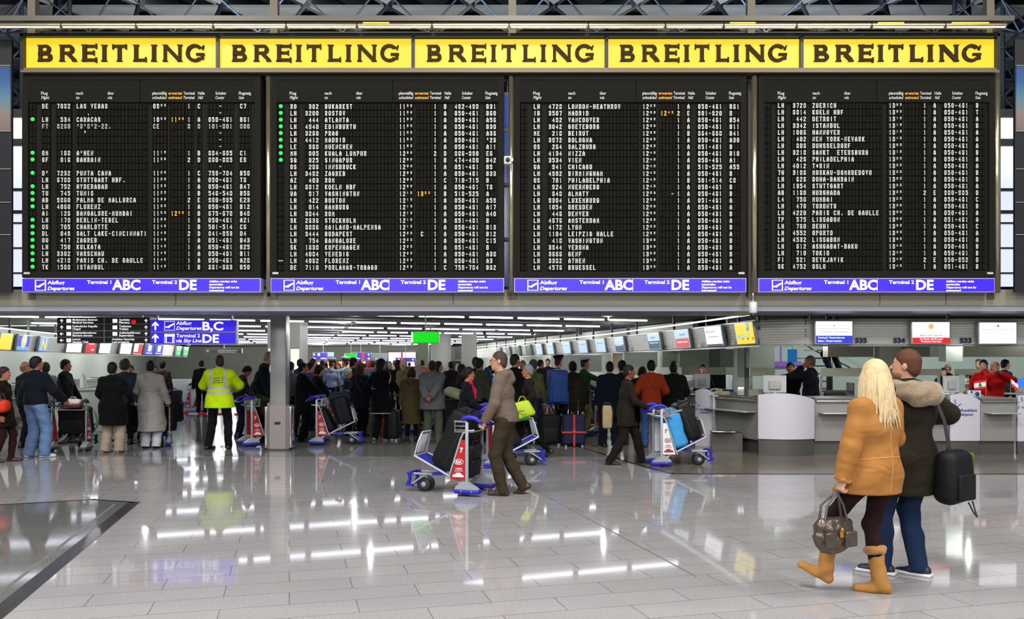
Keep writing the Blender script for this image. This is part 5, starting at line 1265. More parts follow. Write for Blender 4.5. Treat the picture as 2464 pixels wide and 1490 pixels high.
def ik(S_, W_, l1, l2, hint):
    S_, W_ = V3(S_), V3(W_); d = W_ - S_; L = np.linalg.norm(d)
    if L > (l1 + l2) * .995: d = d / L * (l1 + l2) * .995; L = (l1 + l2) * .995; W_ = S_ + d
    if L < abs(l1 - l2) * 1.05: L = abs(l1 - l2) * 1.05
    u = d / np.linalg.norm(d); a = (l1 * l1 - l2 * l2 + L * L) / (2 * L); h = math.sqrt(max(l1 * l1 - a * a, 0))
    hv = V3(hint) - u * np.dot(V3(hint), u); hv = hv / (np.linalg.norm(hv) + 1e-9)
    return S_ + u * a + hv * h, W_
def rotm(yaw=0, pitch=0, roll=0):
    return np.array((Matrix.Rotation(yaw, 3, 'Z') @ Matrix.Rotation(pitch, 3, 'X') @ Matrix.Rotation(roll, 3, 'Y')))
def cloth(col, name=None, fold=0.42):
    name = name or 'cloth_%d_%d_%d' % tuple(col)
    if name in MATS: return MATS[name]
    kd = .55 if max(col) < 100 else .86; m = mat(name, tuple(v * kd for v in S(*col)), .9, noise=.14, nscale=7, spec=.12, sheen=.02); nt = m.node_tree; N = nt.nodes.new; L = nt.links.new
    tc = N('ShaderNodeTexCoord'); mp = N('ShaderNodeMapping'); mp.inputs['Scale'].default_value = (1.0, 1.0, 1.7); mp.inputs['Rotation'].default_value = (.35, .25, 0); L(tc.outputs['Object'], mp.inputs[0])
    n1 = N('ShaderNodeTexNoise'); n1.inputs['Scale'].default_value = 4.2; n1.inputs['Detail'].default_value = 1.2; n1.inputs['Distortion'].default_value = .9; L(mp.outputs[0], n1.inputs['Vector'])
    n2 = N('ShaderNodeTexNoise'); n2.inputs['Scale'].default_value = 110; n2.inputs['Detail'].default_value = 2; L(tc.outputs['Object'], n2.inputs['Vector'])
    b1 = N('ShaderNodeBump'); b1.inputs['Strength'].default_value = fold; b1.inputs['Distance'].default_value = .05; L(n1.outputs['Fac'], b1.inputs['Height'])
    b2 = N('ShaderNodeBump'); b2.inputs['Strength'].default_value = .3; b2.inputs['Distance'].default_value = .006; L(n2.outputs['Fac'], b2.inputs['Height']); L(b1.outputs['Normal'], b2.inputs['Normal'])
    L(b2.outputs['Normal'], nt.nodes['Principled BSDF'].inputs['Normal']); return m
SKINS = {'light': S(214, 158, 132), 'tan': S(178, 118, 86), 'brown': S(120, 76, 54), 'pale': S(226, 178, 152)}
def person(px, pyf, face, label, h=1.72, skin='light', top=(30, 30, 34), hem=.86, flare=.0, thick=.018, bottom=(24, 24, 28), baggy=.0, shoes=(20, 18, 18), hair='short', hairc=(24, 18, 16),
           lean=0.0, head=(0, 0), feet=None, hands=None, vox=.012, Y=None, w=1.0, group=None, curl=.5, hdir=None, puff=0.0, extras=None, z0=0.0, sleeve=True, collar=None, hood=None, hat=None, glasses=False, seed=0, warp=.0048, name='person', X=None, sit=False, bshoe=None, legw=1.0, noshow=()):
    """face = heading in degrees, 0 away from the viewer, 90 towards the left, -90 towards the right.
    hands/feet: ((x, y, z), (x, y, z)) left and right, metres for a 1.75 m body, x to the person's right, y ahead"""
    Yd = Y if Y is not None else GY(pyf); Xd = X if X is not None else PX(px, Yd)
    k = h / 1.75; rnd = random.Random(seed + int(px)); ph = rnd.uniform(0, 6)
    root = empty(name, (Xd, Yd, z0), R(face), label, 'person', group); root.scale = (k, k, k)
    vx = vox / k
    feet = feet or ((-.10, 0.0, 0.0), (.10, 0.02, 0.0)); fl_, fr_ = V3(feet[0][:3]), V3(feet[1][:3])
    toe = [f[3] if len(f) > 3 else (8 if i else -8) for i, f in enumerate(feet)]; fp = [f[4] if len(f) > 4 else 0 for f in feet]   # toe yaw, foot pitch (heel up)
    # pelvis height from the leg that stretches most
    pz = .935
    for f in (fl_, fr_):
        dy = math.hypot(f[1], abs(f[0]) - .09); zz = math.sqrt(max(.845 ** 2 - dy * dy, .3)) + .085 + f[2] + .0
        pz = min(pz, zz + .02)
    if sit: pz = .52
    P0 = V3(0, 0, pz); Rl = rotm(0, -lean)
    up = lambda x, y, z: P0 + Rl @ V3(x, y, z - .935)       # upper-body point given for an upright 1.75 m body
    sh = [up(-.163 * w, 0, 1.40), up(.163 * w, 0, 1.40)]
    hands = hands or ((-.27, .06, .80), (.27, .06, .80)); H_ = [V3(hands[0]), V3(hands[1])]
    hint = [(-.55, -.8, -.35), (.55, -.8, -.35)]
    if extras and 'elbow' in extras: hint = extras['elbow']
    arms = [ik(sh[i], H_[i], .285, .255, hint[i]) for i in (0, 1)]
    hipx = .092 * w; legs = []
    for i, f in enumerate((fl_, fr_)):
        hp = P0 + V3((-hipx, hipx)[i], 0, -.03); an = f + V3(0, 0, .085)
        legs.append((hp,) + ik(hp, an, .425, .42, (0, 1, .12)))
    nk = up(0, -.01, 1.46); hc = up(0, .022, 1.638); hr = Rl @ rotm(R(head[0]), R(head[1])); hc = nk + Rl @ rotm(R(head[0] * .3), R(head[1] * .6)) @ V3(0, .03, .178)
    HP = lambda x, y, z: hc + hr @ V3(x, y, z)
    # ---- body: one continuous surface
    allp = np.array([P0, nk, hc + V3(0, 0, .16)] + [p for a in arms for p in a] + [p for l in legs for p in l] + sh + [fl_, fr_])
    lo, hi = allp.min(0) - .24, allp.max(0) + .24; lo[2] = min(fl_[2], fr_[2], 0) - .02
    b = Fld(lo, hi, vx); t = (0, 1, 0); fd = Rl @ V3(0, 1, 0)
    b.cone(P0 + V3(-.06 * w, 0, 0), P0 + V3(.06 * w, 0, 0), .098, .098, .03)
    b.cone(up(0, 0, .98), up(0, 0, 1.22), .125 * w, .13 * w, .05, (fd, 1.35)); b.cone(up(-.07 * w, 0, 1.27), up(.07 * w, 0, 1.27), .108, .108, .05, (fd, 1.15))
    b.cone(up(0, -.01, 1.44), sh[0], .050, .044, .04); b.cone(up(0, -.01, 1.44), sh[1], .050, .044, .04); b.cone(nk - V3(0, 0, .06), HP(0, -.01, -.06), .056, .052, .03)
    for i in (0, 1):
        e_, w_ = arms[i]; b.cone(sh[i], e_, .046, .037, .03); b.cone(e_, w_, .037, .026, .02)
        hp, kn, an = legs[i]; b.cone(hp, kn, .078, .052, .04); b.cone(kn, kn + (an - kn) * .4, .052, .052, .03); b.cone(kn + (an - kn) * .4, an, .052, .036, .03)
        ty = R(-toe[i]); tp = R(-fp[i]); fdv = rotm(ty) @ rotm(0, tp) @ V3(0, 1, 0); so_ = an - (rotm(ty) @ rotm(0, tp) @ V3(0, 0, 1)) * .05; b.cone(so_, so_ + fdv * .11, .028, .020, .015)
    # head
    b.ell(HP(0, -.012, .022), (.074, .094, .098), .02, hr); b.ell(HP(0, .022, -.045), (.056, .068, .078), .03, hr); b.ell(HP(0, .062, -.092), (.026, .024, .02), .03, hr)
    b.cone(HP(0, .082, .008), HP(0, .108, -.028), .008, .013, .012); b.cone(HP(-.03, .076, .026), HP(.03, .076, .026), .011, .011, .015)
    b.ell(HP(-.03, .088, .004), (.014, .010, .009), .01, hr, 's'); b.ell(HP(.03, .088, .004), (.014, .010, .009), .01, hr, 's')
    b.cone(HP(-.016, .088, -.058), HP(.016, .088, -.058), .007, .007, .008)
    for s_ in (-1, 1): b.ell(HP(s_ * .077, -.008, -.012), (.009, .021, .032), .006, hr)
    # hands: palm, four fingers, thumb
    for i in (0, 1):
        if i in noshow: continue
        e_, w_ = arms[i]; sd = (-1, 1)[i]
        d = (w_ - e_) / (np.linalg.norm(w_ - e_) + 1e-9)
        if hdir is not None and hdir[i] is not None: d = V3(hdir[i]); d = d / np.linalg.norm(d)
        n = V3(-sd, 0, 0) if abs(d[0]) < .8 else V3(0, 0, -1)
        if extras and extras.get('palm'): n = V3(extras['palm'][i])
        n = n - d * np.dot(n, d); n = n / (np.linalg.norm(n) + 1e-9); sdv = np.cross(d, n) * (1 if i else -1)
        if extras is None or not extras.get('palm'):
            if sdv[1] < 0 and abs(d[1]) < .8: sdv = -sdv
            if abs(d[1]) >= .8 and sdv[2] < 0: sdv = -sdv
        b.cone(w_, w_ + d * .03, .026, .028, .01, (n, 1.3)); b.cone(w_ + d * .035 - sdv * .018, w_ + d * .035 + sdv * .018, .024, .024, .012, (n, 1.35)); b.cone(w_ + d * .075 - sdv * .022, w_ + d * .075 + sdv * .022, .019, .019, .012, (n, 1.2))
        c = curl if not isinstance(curl, tuple) else curl[i]
        for j, ln in enumerate((.066, .074, .068, .054)):
            base = w_ + d * .085 + sdv * (.031 - .0205 * j)
            a1, a2, a3 = c * 1.1, c * 2.3, c * 3.1
            p1 = base + (d * math.cos(a1) + n * math.sin(a1)) * ln * .45; p2 = p1 + (d * math.cos(a2) + n * math.sin(a2)) * ln * .32; p3 = p2 + (d * math.cos(a3) + n * math.sin(a3)) * ln * .24
            for q0, q1, r0, r1 in ((base, p1, .0105, .0095), (p1, p2, .0095, .009), (p2, p3, .009, .008)): b.cone(q0, q1, r0, r1, .003)
        tb_ = w_ + d * .025 + sdv * .026; t1 = tb_ + (d * .7 + sdv * .55 + n * .3) * .036; t2 = t1 + (d * .85 + sdv * .15 + n * .45) * .03
        b.cone(tb_, t1, .013, .011, .008); b.cone(t1, t2, .011, .009, .004)
    sk = mat('skin_' + skin, tuple(v * .78 for v in SKINS[skin]), .5, noise=.06, nscale=9, spec=.3); lip = mat('lips_' + skin, tuple(v * q for v, q in zip(SKINS[skin], (.75, .5, .48))), .5)
    hri = np.linalg.inv(hr)
    def sl_body(c):
        q = (c - hc) @ hri.T
        return ((np.abs(q[:, 0]) < .023) & (q[:, 1] > .078) & (np.abs(q[:, 2] + .058) < .0085)).astype(int)
    body = fmesh(b, 'body', [sk, lip], root, sl_body)
    # eyes and brows
    if head is not None:
        m = MB()
        for s_ in (-1, 1):
            c = HP(s_ * .03, .0765, .004); m.mat(0); m.lathe([(.0, -.007), (.0055, -.005), (.0078, 0), (.0055, .005), (0, .007)], tuple(c), 10)
            c = HP(s_ * .03, .0825, .004); m.mat(1); m.lathe([(.0, -.0045), (.004, -.003), (.005, 0), (.004, .003), (0, .0045)], tuple(c), 8)
        m.build('eye', [mat('eye_white', (.75, .74, .72), .3), mat('eye_iris', (.04, .025, .015), .2)], body, fix=False)
        m = MB(); hcol = S(*hairc)
        for s_ in (-1, 1): m.tube([HP(s_ * .016, .089, .026), HP(s_ * .032, .087, .030), HP(s_ * .048, .074, .025)], [.003, .0042, .002], 6)
        m.build('eyebrow', mat('brow_%d_%d_%d' % hairc, tuple(v * .7 for v in hcol), .8), body, fix=False)
    # ---- trousers
    bt = bottom if len(bottom) == 3 else (30, 30, 30); tb_ = baggy
    lo2 = np.minimum(lo, lo); f = Fld(lo, (hi[0], hi[1], pz + .2), vx)
    f.cone(P0 + V3(-.062 * w, -.005, 0), P0 + V3(.062 * w, -.005, 0), .115, .115, .04); f.cone(P0 + V3(0, 0, .04), up(0, 0, 1.04), .142 * w, .135 * w, .04, (fd, 1.3))
    for i in (0, 1):
        hp, kn, an = legs[i]; g = baggy
        f.cone(hp, kn, (.094 + g * .5) * legw, (.066 + g) * legw, .035); f.cone(kn, kn + (an - kn) * .45, (.066 + g) * legw, (.062 + g) * legw, .03)
        dn = (an - kn) / np.linalg.norm(an - kn); f.cone(kn + (an - kn) * .45, an + dn * .05, (.062 + g) * legw, (.052 + g * 1.3) * legw, .03, cut=(an + dn * (.058 if bshoe is None else -.10), dn))
    f.warp(warp * 1.1, ph, 1.0)
    f.plane(up(0, 0, 1.03), Rl @ V3(0, 0, 1)); fmesh(f, 'trousers', cloth(bottom), root)
    # ---- shoes
    for i in (0, 1):
        hp, kn, an = legs[i]; ty = R(-toe[i]); rm = rotm(ty) @ rotm(0, R(-fp[i])); fd_, ud = rm @ V3(0, 1, 0), rm @ V3(0, 0, 1); so = an - ud * .085
        lo3, hi3 = np.minimum(an, so) - .26, np.maximum(an, so) + .26
        f = Fld(lo3, hi3 if bshoe is None else hi3 + V3(0, 0, .2), vx * .8)
        f.cone(so - fd_ * .05 + ud * .035, so + fd_ * .05 + ud * .035, .040, .042, .02, cut=(so, -ud)); f.cone(so + fd_ * .05 + ud * .028, so + fd_ * .155 + ud * .022, .044, .034, .02, cut=(so, -ud)); f.cone(so - fd_ * .02 + ud * .05, so - fd_ * .02 + ud * .10, .042, .040, .03)
        if bshoe is not None:   # tall boot shaft
            u2 = (kn - an) / np.linalg.norm(kn - an); f.cone(an, an + u2 * bshoe, .056, .062, .03, cut=(an + u2 * bshoe, u2)); f.warp(.004, ph + i, 1.6)
        f.plane(so, -ud); o = fmesh(f, 'boot' if bshoe else 'shoe', mat('shoe_%d_%d_%d' % shoes, S(*shoes), .45 if bshoe is None else .85, noise=.12, nscale=12), root)
    # ---- upper garment
    z_h = hem; f = Fld(lo - .05, hi + .05, vx); T_ = thick + puff
    f.cone(up(0, 0, 1.0), up(0, 0, 1.22), .128 * w + T_, .140 * w + T_, .05, (fd, 1.28)); f.cone(up(-.075 * w, 0, 1.27), up(.075 * w, 0, 1.27), .113 + T_, .113 + T_, .05, (fd, 1.1))
    [f.cone(up(0, -.01, 1.445), q_, .054 + T_ * .7, .048 + T_, .05) for q_ in sh]; f.cone(up(0, -.02, 1.42), up(0, -.01, 1.485), .075 + T_ * .6, .060 + T_ * .4, .035, cut=(up(0, 0, 1.49 + (.02 if collar == 'high' else 0)), Rl @ V3(0, -.25, 1)))
    zb = max(z_h - .08, .2)
    # skirt of the garment: hangs from the hips straight down
    pc = P0 + V3(0, 0, .06); dz = pc[2] - z_h * 1.0
    bot = V3(pc[0], pc[1] + (fl_[1] + fr_[1]) * .15, z_h)
    f.cone(up(0, 0, 1.05), pc, .138 * w + T_, .142 * w + T_, .05, (fd, 1.25)); f.cone(pc, bot, .146 * w + T_, .150 * w + T_ + flare, .05, (t, 1.22))
    if hem < .86:      # the garment follows the thighs so that the legs stay inside it
        for hp, kn, an in legs: f.cone(hp, kn, .112 * legw + T_ * .8 + baggy * .5, .085 * legw + T_ * .8 + baggy + flare * .3, .06)
        if hem < .5:
            for hp, kn, an in legs: f.cone(kn, kn + (an - kn) * .6, .085 * legw + T_ * .8 + baggy + flare * .3, .085 * legw + T_ * .8 + baggy + flare * .5, .06)
    for i in (0, 1):
        e_, w_ = arms[i]; d = (w_ - e_) / (np.linalg.norm(w_ - e_) + 1e-9)
        f.cone(sh[i], e_, .048 + T_, .042 + T_, .035)
        if sleeve: f.cone(e_, w_, .044 + T_, .034 + T_ * .85, .02, cut=(w_ + d * .012, d))
        else: pass
    f.warp(warp, ph, .8)
    # creases gathered at the elbows
    f.plane((0, 0, z_h), (0, 0, -1))
    if hood == 'down':
        f.cone(up(-.07, -.075, 1.47), up(.07, -.075, 1.47), .048, .048, .03); f.cone(up(0, -.12, 1.40), up(0, -.10, 1.46), .055, .06, .04)
    ts = (extras or {}).get('topslots')
    gar = fmesh(f, 'coat' if hem < .75 else 'jacket', cloth(top) if ts is None else [cloth(top)] + ts[0], root, None if ts is None else ts[1])
    if collar is None and hem < .75 and hood is None: collar = top
    if collar not in (None, 'high'):
        f = Fld(nk - .2, nk + .2, vx); f.cone(up(0, -.012, 1.455), up(0, -.002, 1.505), .078, .066, .02, cut=(up(0, 0, 1.512), Rl @ V3(0, -.3, 1))); f.plane(up(0, 0, 1.46), Rl @ V3(0, .8, -1)); fmesh(f, 'collar', cloth(collar), root)
    # ---- hair
    if hair != 'none':
        f = Fld(hc - .22 - (V3(0, 0, .30) if hair in ('long', 'verylong') else 0), hc + .22, vx)
        g = {'short': .008, 'crop': .003, 'thick': .015, 'curly': .030, 'long': .018, 'verylong': .02, 'bob': .026, 'bun': .016, 'bald': .006}[hair]
        f.ell(HP(0, -.014, .024), (.074 + g, .094 + g, .098 + g), .02, hr); f.ell(HP(0, -.045, -.04), (.062 + g, .052 + g, .06), .03, hr)
        nrm = hr @ V3(0, .72, -.69)
        if hair in ('short', 'crop', 'thick', 'curly', 'bun', 'long', 'verylong', 'bob'):
            f.plane(HP(0, .052, .040), nrm)
        if hair == 'bald':
            f.plane(HP(0, .02, .004), nrm); f.plane(HP(0, 0, .045), hr @ V3(0, -.2, 1))
        if hair in ('long', 'verylong'):
            L_ = .20 if hair == 'long' else .30
            for s_ in (-1, 0, 1): f.cone(HP(s_ * .05, -.045, .0), HP(s_ * .065, -.06 - .02 * (s_ == 0), -L_), .052, .038, .03)
        if hair == 'bob':
            for s_ in (-1, 0, 1): f.cone(HP(s_ * .062, -.02 - .03 * (s_ == 0), .0), HP(s_ * .068, -.025, -.075), .044, .036, .03)
        if hair == 'bun': f.ell(HP(0, -.115, .0), (.048, .045, .048), .01, hr)
        if hair == 'curly': f.warp(.006, ph, 3.0)
        else: f.warp(.0015, ph, 3.5)
        fmesh(f, 'hair', mat('hair_%d_%d_%d' % hairc, S(*hairc), .6, noise=.35, nscale=40, bump=.4, bscale=120, spec=.2), root)
    if hat:
        m = MB(); T = Matrix.Translation(HP(0, -.005, .075)) @ Matrix(hr.tolist()).to_4x4() @ Matrix.Rotation(R(8), 4, 'X')
        m.mat(0); m.lathe([(.102, 0), (.105, .03), (.130, .065), (.128, .078), (.06, .092), (.0, .094)], n=24, M=T); m.mat(1); m.lathe([(.106, -.002), (.107, .022)], n=24, M=T)
        m.prism([(-.07, .07), (-.05, .135), (0, .152), (.05, .135), (.07, .07)], -.012, -.004, 'z'); 
        n0 = 10
        for q in range(len(m.v) - n0, len(m.v)): p = T @ Vector(m.v[q]); m.v[q] = (p.x, p.y, p.z)
        m.build('peaked_cap', [cloth(hat), mat('cap_band', (.01, .01, .012), .4)], root)
    if glasses:
        m = MB()
        for s_ in (-1, 1):
            cc = V3(s_ * .032, .102, .004); m.tube([HP(*(cc + V3(math.cos(a) * .023, 0, math.sin(a) * .016))) for a in np.linspace(0, 2 * math.pi, 14, endpoint=False)], .0018, 5, closed=True)
            m.tube([HP(s_ * .055, .10, .006), HP(s_ * .076, .05, .008), HP(s_ * .082, -.01, .004)], .0018, 5)
        m.tube([HP(-.009, .104, .008), HP(.009, .104, .008)], .0018, 5); m.build('spectacles', mat('spectacle_rim', (.03, .03, .035), .3, .5), root)
    return dict(root=root, gar=gar, HP=HP, up=up, arms=arms, legs=legs, sh=sh, P0=P0, nk=nk, k=k, hr=hr, vx=vx, hi=hi, lo=lo, hc=hc)
def drape(P, ob, pts, r=.004, name='seam', m_=None, flat=1.0, n=5, sub=6, side=-1):
    """a thread or strap laid over the back of a garment: (x, z) points dropped onto its surface"""
    out = []
    for (a, b2) in zip(pts[:-1], pts[1:]):
        for q in range(sub): out.append((a[0] + (b2[0] - a[0]) * q / sub, a[1] + (b2[1] - a[1]) * q / sub))
    out.append(pts[-1]); res = []
    for x, z in out:
        ok, loc, nrm, _ = ob.ray_cast(Vector((x, side * 1.0, z)), Vector((0, -side, 0)))
        if ok: res.append(loc + nrm * r * .4)
    if len(res) < 2: return None
    m = MB(); m.tube(res, r, n, flat=flat); return m.build(name, m_, P['root'])
def wp(P, p):
    """person-frame point to place in the hall"""
    r = P['root']; M = Matrix.Translation(r.location) @ r.rotation_euler.to_matrix().to_4x4() @ Matrix.Diagonal((P['k'],) * 3).to_4x4()
    return M @ Vector(p)
# ================================================================== TROLLEYS AND LUGGAGE
M_TB = mat('trolley_tube', S(176, 182, 190), .35, .35); M_TBL = mat('trolley_blue', S(34, 32, 168), .4); M_TPL = mat('trolley_plastic', S(150, 156, 160), .4); M_RUB = mat('rubber', (.02, .02, .022), .6)
M_RED = mat('ad_red', S(176, 24, 32), .45); M_ADW = mat('ad_white', S(225, 225, 228), .5); M_TG = mat('trolley_green_tube', S(130, 150, 145), .35, .4)
def trolley(x, y, rz, label, ad='red', grey=False):
    """luggage trolley; forward is +y, handle at the rear"""
    t = empty('luggage_trolley', (x, y, 0), R(rz), label, 'trolley', 'airport luggage trolleys')
    tb = M_TG if grey else M_TB; bl = M_DARK if grey else M_TBL; W = .27
    for s in (-1, 1):
        X = s * W
        m = MB(); m.mat(0); m.prism([(-.16, .085), (-.13, .11), (.0, .185), (.05, .185), (.14, .12), (.15, .085)], X - .045, X + .045, 'x'); m.build('rear_foot_cover', M_TPL, t)
        m = MB(); m.rbox((X, -.01, .062), (.115, .34, .055), .02, 3); b = m.build('bumper', bl, t)
        m = MB()
        for yy in (-.08, .06): m.lathe([(.008, 0), (.008, .004)], (X + s * .058, yy, .065), 8, rot=(0, R(90) * s, 0))
        m.build('bumper_screw', M_CHROME, b)
        m = MB(); m.lathe([(.02, -.02), (.048, -.018), (.052, 0), (.048, .018), (.02, .02)], (X, .02, .052), 18, rot=(0, R(90), 0)); m.build('wheel', M_RUB, t)
        m = MB(); m.rbox((X, 0, .545), (.028, .040, .75), .008, 2); m.build('post', tb, t)
        # slanting side tube round the advertising panel
        m = MB(); m.tube([(X, .26, .20), (X, .23, .26), (X, .08, .72), (X, .05, .78), (X, 0, .81), (X, -.10, .82)], .013, 8); m.build('side_tube', tb, t)
        m = MB(); m.prism([(.018, .20), (.225, .20), (.075, .70), (.018, .70)], X - .006, X + .006, 'x'); ap = m.build('advertising_panel', M_RED if ad == 'red' else M_ADW, t)
        m = MB(); c2 = M_ADW if ad == 'red' else mat('ad_dark_red', S(160, 50, 60), .5)
        # panel print: 7, oval badge with KIA, line, car
        def yz(u, v): return u, v
        Mx = Matrix.Translation((X + s * .008, .0, 0)) @ Matrix.Rotation(R(90) * s, 4, 'Z')
        def wr(sx, u, v, h, w): write(m, sx, u * s, v, h, 0, w=w, bold=.04, align='c', M=Mx)
        wr('7', .07, .545, .055, .045); wr('KIA', .105, .405, .038, .075); wr('CEED', .105, .33, .018, .09)
        m.tube([(X + s * .008, .105 + math.cos(a) * .058, .424 + math.sin(a) * .034) for a in np.linspace(0, 2 * math.pi, 20, endpoint=False)], .004, 5, closed=True)
        m.box((X + s * .008, .105, .312), (.002, .11, .006)); m.prism([(.04, .235), (.19, .235), (.185, .262), (.155, .27), (.135, .29), (.085, .29), (.065, .268), (.045, .26)], X + s * .007, X + s * .0095, 'x'); m.build('panel_print', c2, ap)
    # handle: blue cheeks and bar
    m = MB()
    for s in (-1, 1): m.tube([(s * W, .06, .955), (s * W, -.02, .985), (s * W * .98, -.12, .965), (s * W * .92, -.20, .90)], [.028, .034, .030, .020], 10)
    m.tube([(-W * .92, -.20, .90), (-W * .5, -.235, .885), (W * .5, -.235, .885), (W * .92, -.20, .90)], .019, 10); m.build('handle', bl, t)
    # basket
    m = MB()
    for z in (.82, .87, .92): m.tube([(-W, .01, z), (-W, .16, z), (W, .16, z), (W, .01, z)], .006, 6)
    for k in range(9): xx = -W + k * W / 4; m.tube([(xx, .01, .80), (xx, .16, .80), (xx, .16, .93)], .004, 5)
    m.tube([(-W, .0, .93), (-W, .165, .93), (W, .165, .93), (W, .0, .93)], .009, 6); m.build('basket', tb, t)
    m = MB(); m.rbox((0, .05, .795), (2 * W - .02, .24, .012), .004, 2); m.build('basket_shelf', M_TPL, t)
    # inclined platform
    m = MB()
    for s in (-1, 1): m.tube([(s * .25, .04, .135), (s * .23, .12, .17), (s * .20, .74, .47)], .016, 8)
    m.tube([(-.20, .74, .47), (.20, .74, .47)], .016, 8)
    m.build('platform_frame', tb if not grey else tb, t)
    m = MB()
    for s in (-1, 0, 1): m.prism([(.15, .185), (.72, .46), (.72, .475), (.15, .20)], s * .12 - .035, s * .12 + .035, 'x')
    m.build('platform_slat', M_TBL if not grey else M_DARK, t)
    # front rack leaning back
    m = MB(); m.tube([(-.19, .75, .47), (-.17, .70, .66), (-.13, .665, .77), (.13, .665, .77), (.17, .70, .66), (.19, .75, .47)], .013, 8); m.build('front_rack', tb, t)
    m = MB(); m.rbox((0, .715, .62), (.22, .012, .24), .005, 2, rot=(R(15), 0, 0)); m.build('rack_plate', M_ADW, t)
    # lower frame to the front wheels
    m = MB()
    for s in (-1, 1): m.tube([(s * .25, .10, .15), (s * .14, .26, .235), (s * .12, .80, .235)], .014, 8); m.tube([(s * .12, .62, .23), (s * .12, .82, .10)], .011, 8)
    m.build('lower_frame', tb, t)
    m = MB(); m.rbox((0, .42, .243), (.30, .22, .03), .01, 2); m.build('cross_plate', bl, t)
    m = MB()
    for s in (-1, 1): m.prism([(.79, .25), (.87, .25), (.86, .16), (.90, .08), (.80, .065), (.795, .09), (.845, .10), (.83, .16), (.83, .22), (.79, .22)], s * .12 - .02, s * .12 + .02, 'x')
    m.rbox((0, .86, .24), (.30, .04, .03), .01, 2); m.build('front_bumper', bl, t)
    for s in (-1, 1):
        m = MB(); m.mat(0); m.lathe([(.03, -.02), (.086, -.02), (.092, 0), (.086, .02), (.03, .02)], (s * .07, .67, .092), 22, rot=(0, R(90), 0)); m.mat(1); m.lathe([(.001, -.024), (.035, -.022), (.035, .022), (.001, .024)], (s * .07, .67, .092), 16, rot=(0, R(90), 0)); m.build('wheel', [M_RUB, M_TPL], t)
    m = MB(); m.box((0, .67, .19), (.10, .07, .09)); m.build('caster_fork', M_TPL, t)
    return t
def at(t, p):
    M = Matrix.Translation(t.location) @ t.rotation_euler.to_matrix().to_4x4(); return M @ Vector(p)
def fab(col, r=.6): return mat('luggage_%d_%d_%d' % col, tuple(v * (.5 if max(col) < 60 else .9) for v in S(*col)), r, noise=.15, nscale=8, bump=.3, bscale=70, spec=.25)
def suitcase(M, size, col, label, soft=.006, handle=True, wheels=True, straps=None, rough=.6, pockets=True, group=None, name='suitcase', seed=0, telescopic=0, tag_=False, strapcol=None):
    """M places the case: base centre, width x, depth y, height z"""
    w, d, h = size; t = empty(name, (0, 0, 0), 0, label, 'suitcase' if name == 'suitcase' else name.replace('_', ' '), group); t.matrix_world = M
    m = MB(); m.rbox((0, 0, h / 2 + .02), (w, d, h - .04), .05, 4, amp=soft, seed=seed); m.build('shell', fab(col, rough), t)
    m = MB()
    e = .004
    m.tube([(-w / 2 - e + .05, -d * .18, .07), (-w / 2 - e, -d * .18, .12), (-w / 2 - e, -d * .18, h - .1), (-w / 2 + .05, -d * .18, h - e), (w / 2 - .05, -d * .18, h - e), (w / 2 + e, -d * .18, h - .1), (w / 2 + e, -d * .18, .12)], .007, 5); m.build('zip', mat('zip_dark', (.03, .03, .03), .4), t)
    if pockets: m = MB(); m.rbox((0, -d / 2 - .01, h * .36), (w * .8, .05, h * .5), .02, 3, amp=soft * .5, seed=seed + 1); m.build('front_pocket', fab(col, rough), t)
    if handle: m = MB(); m.tube([(-.07, 0, h - .01), (-.06, 0, h + .035), (.06, 0, h + .035), (.07, 0, h - .01)], .011, 8); m.build('carry_handle', M_RUB, t)
    if wheels:
        for s in (-1, 1): m = MB(); m.lathe([(.001, -.015), (.028, -.012), (.028, .012), (.001, .015)], (s * w * .4, d * .36, .028), 12, rot=(0, R(90), 0)); m.build('wheel', M_RUB, t)
        m = MB(); m.box((-w * .36, -d * .38, .02), (.04, .03, .04)); m.box((w * .36, -d * .38, .02), (.04, .03, .04)); m.build('foot', M_STEEL, t)
    if telescopic:
        m = MB(); m.tube([(-.10, d * .3, h - .05), (-.10, d * .3, h + telescopic), (.10, d * .3, h + telescopic), (.10, d * .3, h - .05)], .009, 8); m.build('telescopic_handle', M_CHROME, t)
    if straps:
        m = MB()
        def band_(pts, ww):
            for a, b2 in zip(pts[:-1], pts[1:]): a, b2 = Vector(a), Vector(b2); dd = b2 - a; c = (a + b2) / 2; m.box(tuple(c), (max(abs(dd.x), .006 if abs(dd.x) < 1e-6 and (abs(dd.z) > 0 or abs(dd.y) > 0) and ww[0] == 'x' else 0) or ww[1] if ww[0] == 'x' else abs(dd.x) + .006, abs(dd.y) + .006, abs(dd.z) + .006 if ww[0] == 'x' else ww[1]))
        y0 = -d / 2 - .012 - (.03 if pockets else 0)
        m.box((0, y0, h / 2 + .01), (.035, .006, h - .02)); m.box((0, 0, h + .004), (.035, d, .006)); m.box((0, d / 2 + .008, h / 2), (.035, .006, h - .02))
        m.box((0, y0 - .003, h * .46), (w + .02, .006, .035)); m.box((-w / 2 - .01, 0, h * .46), (.006, d + .04, .035)); m.box((w / 2 + .01, 0, h * .46), (.006, d + .04, .035)); m.rbox((0, y0 - .012, h * .47), (.08, .02, .06), .006, 2)
        m.build('luggage_strap', mat('strap_col_%d' % straps[0], S(*straps), .5), t)
    return t
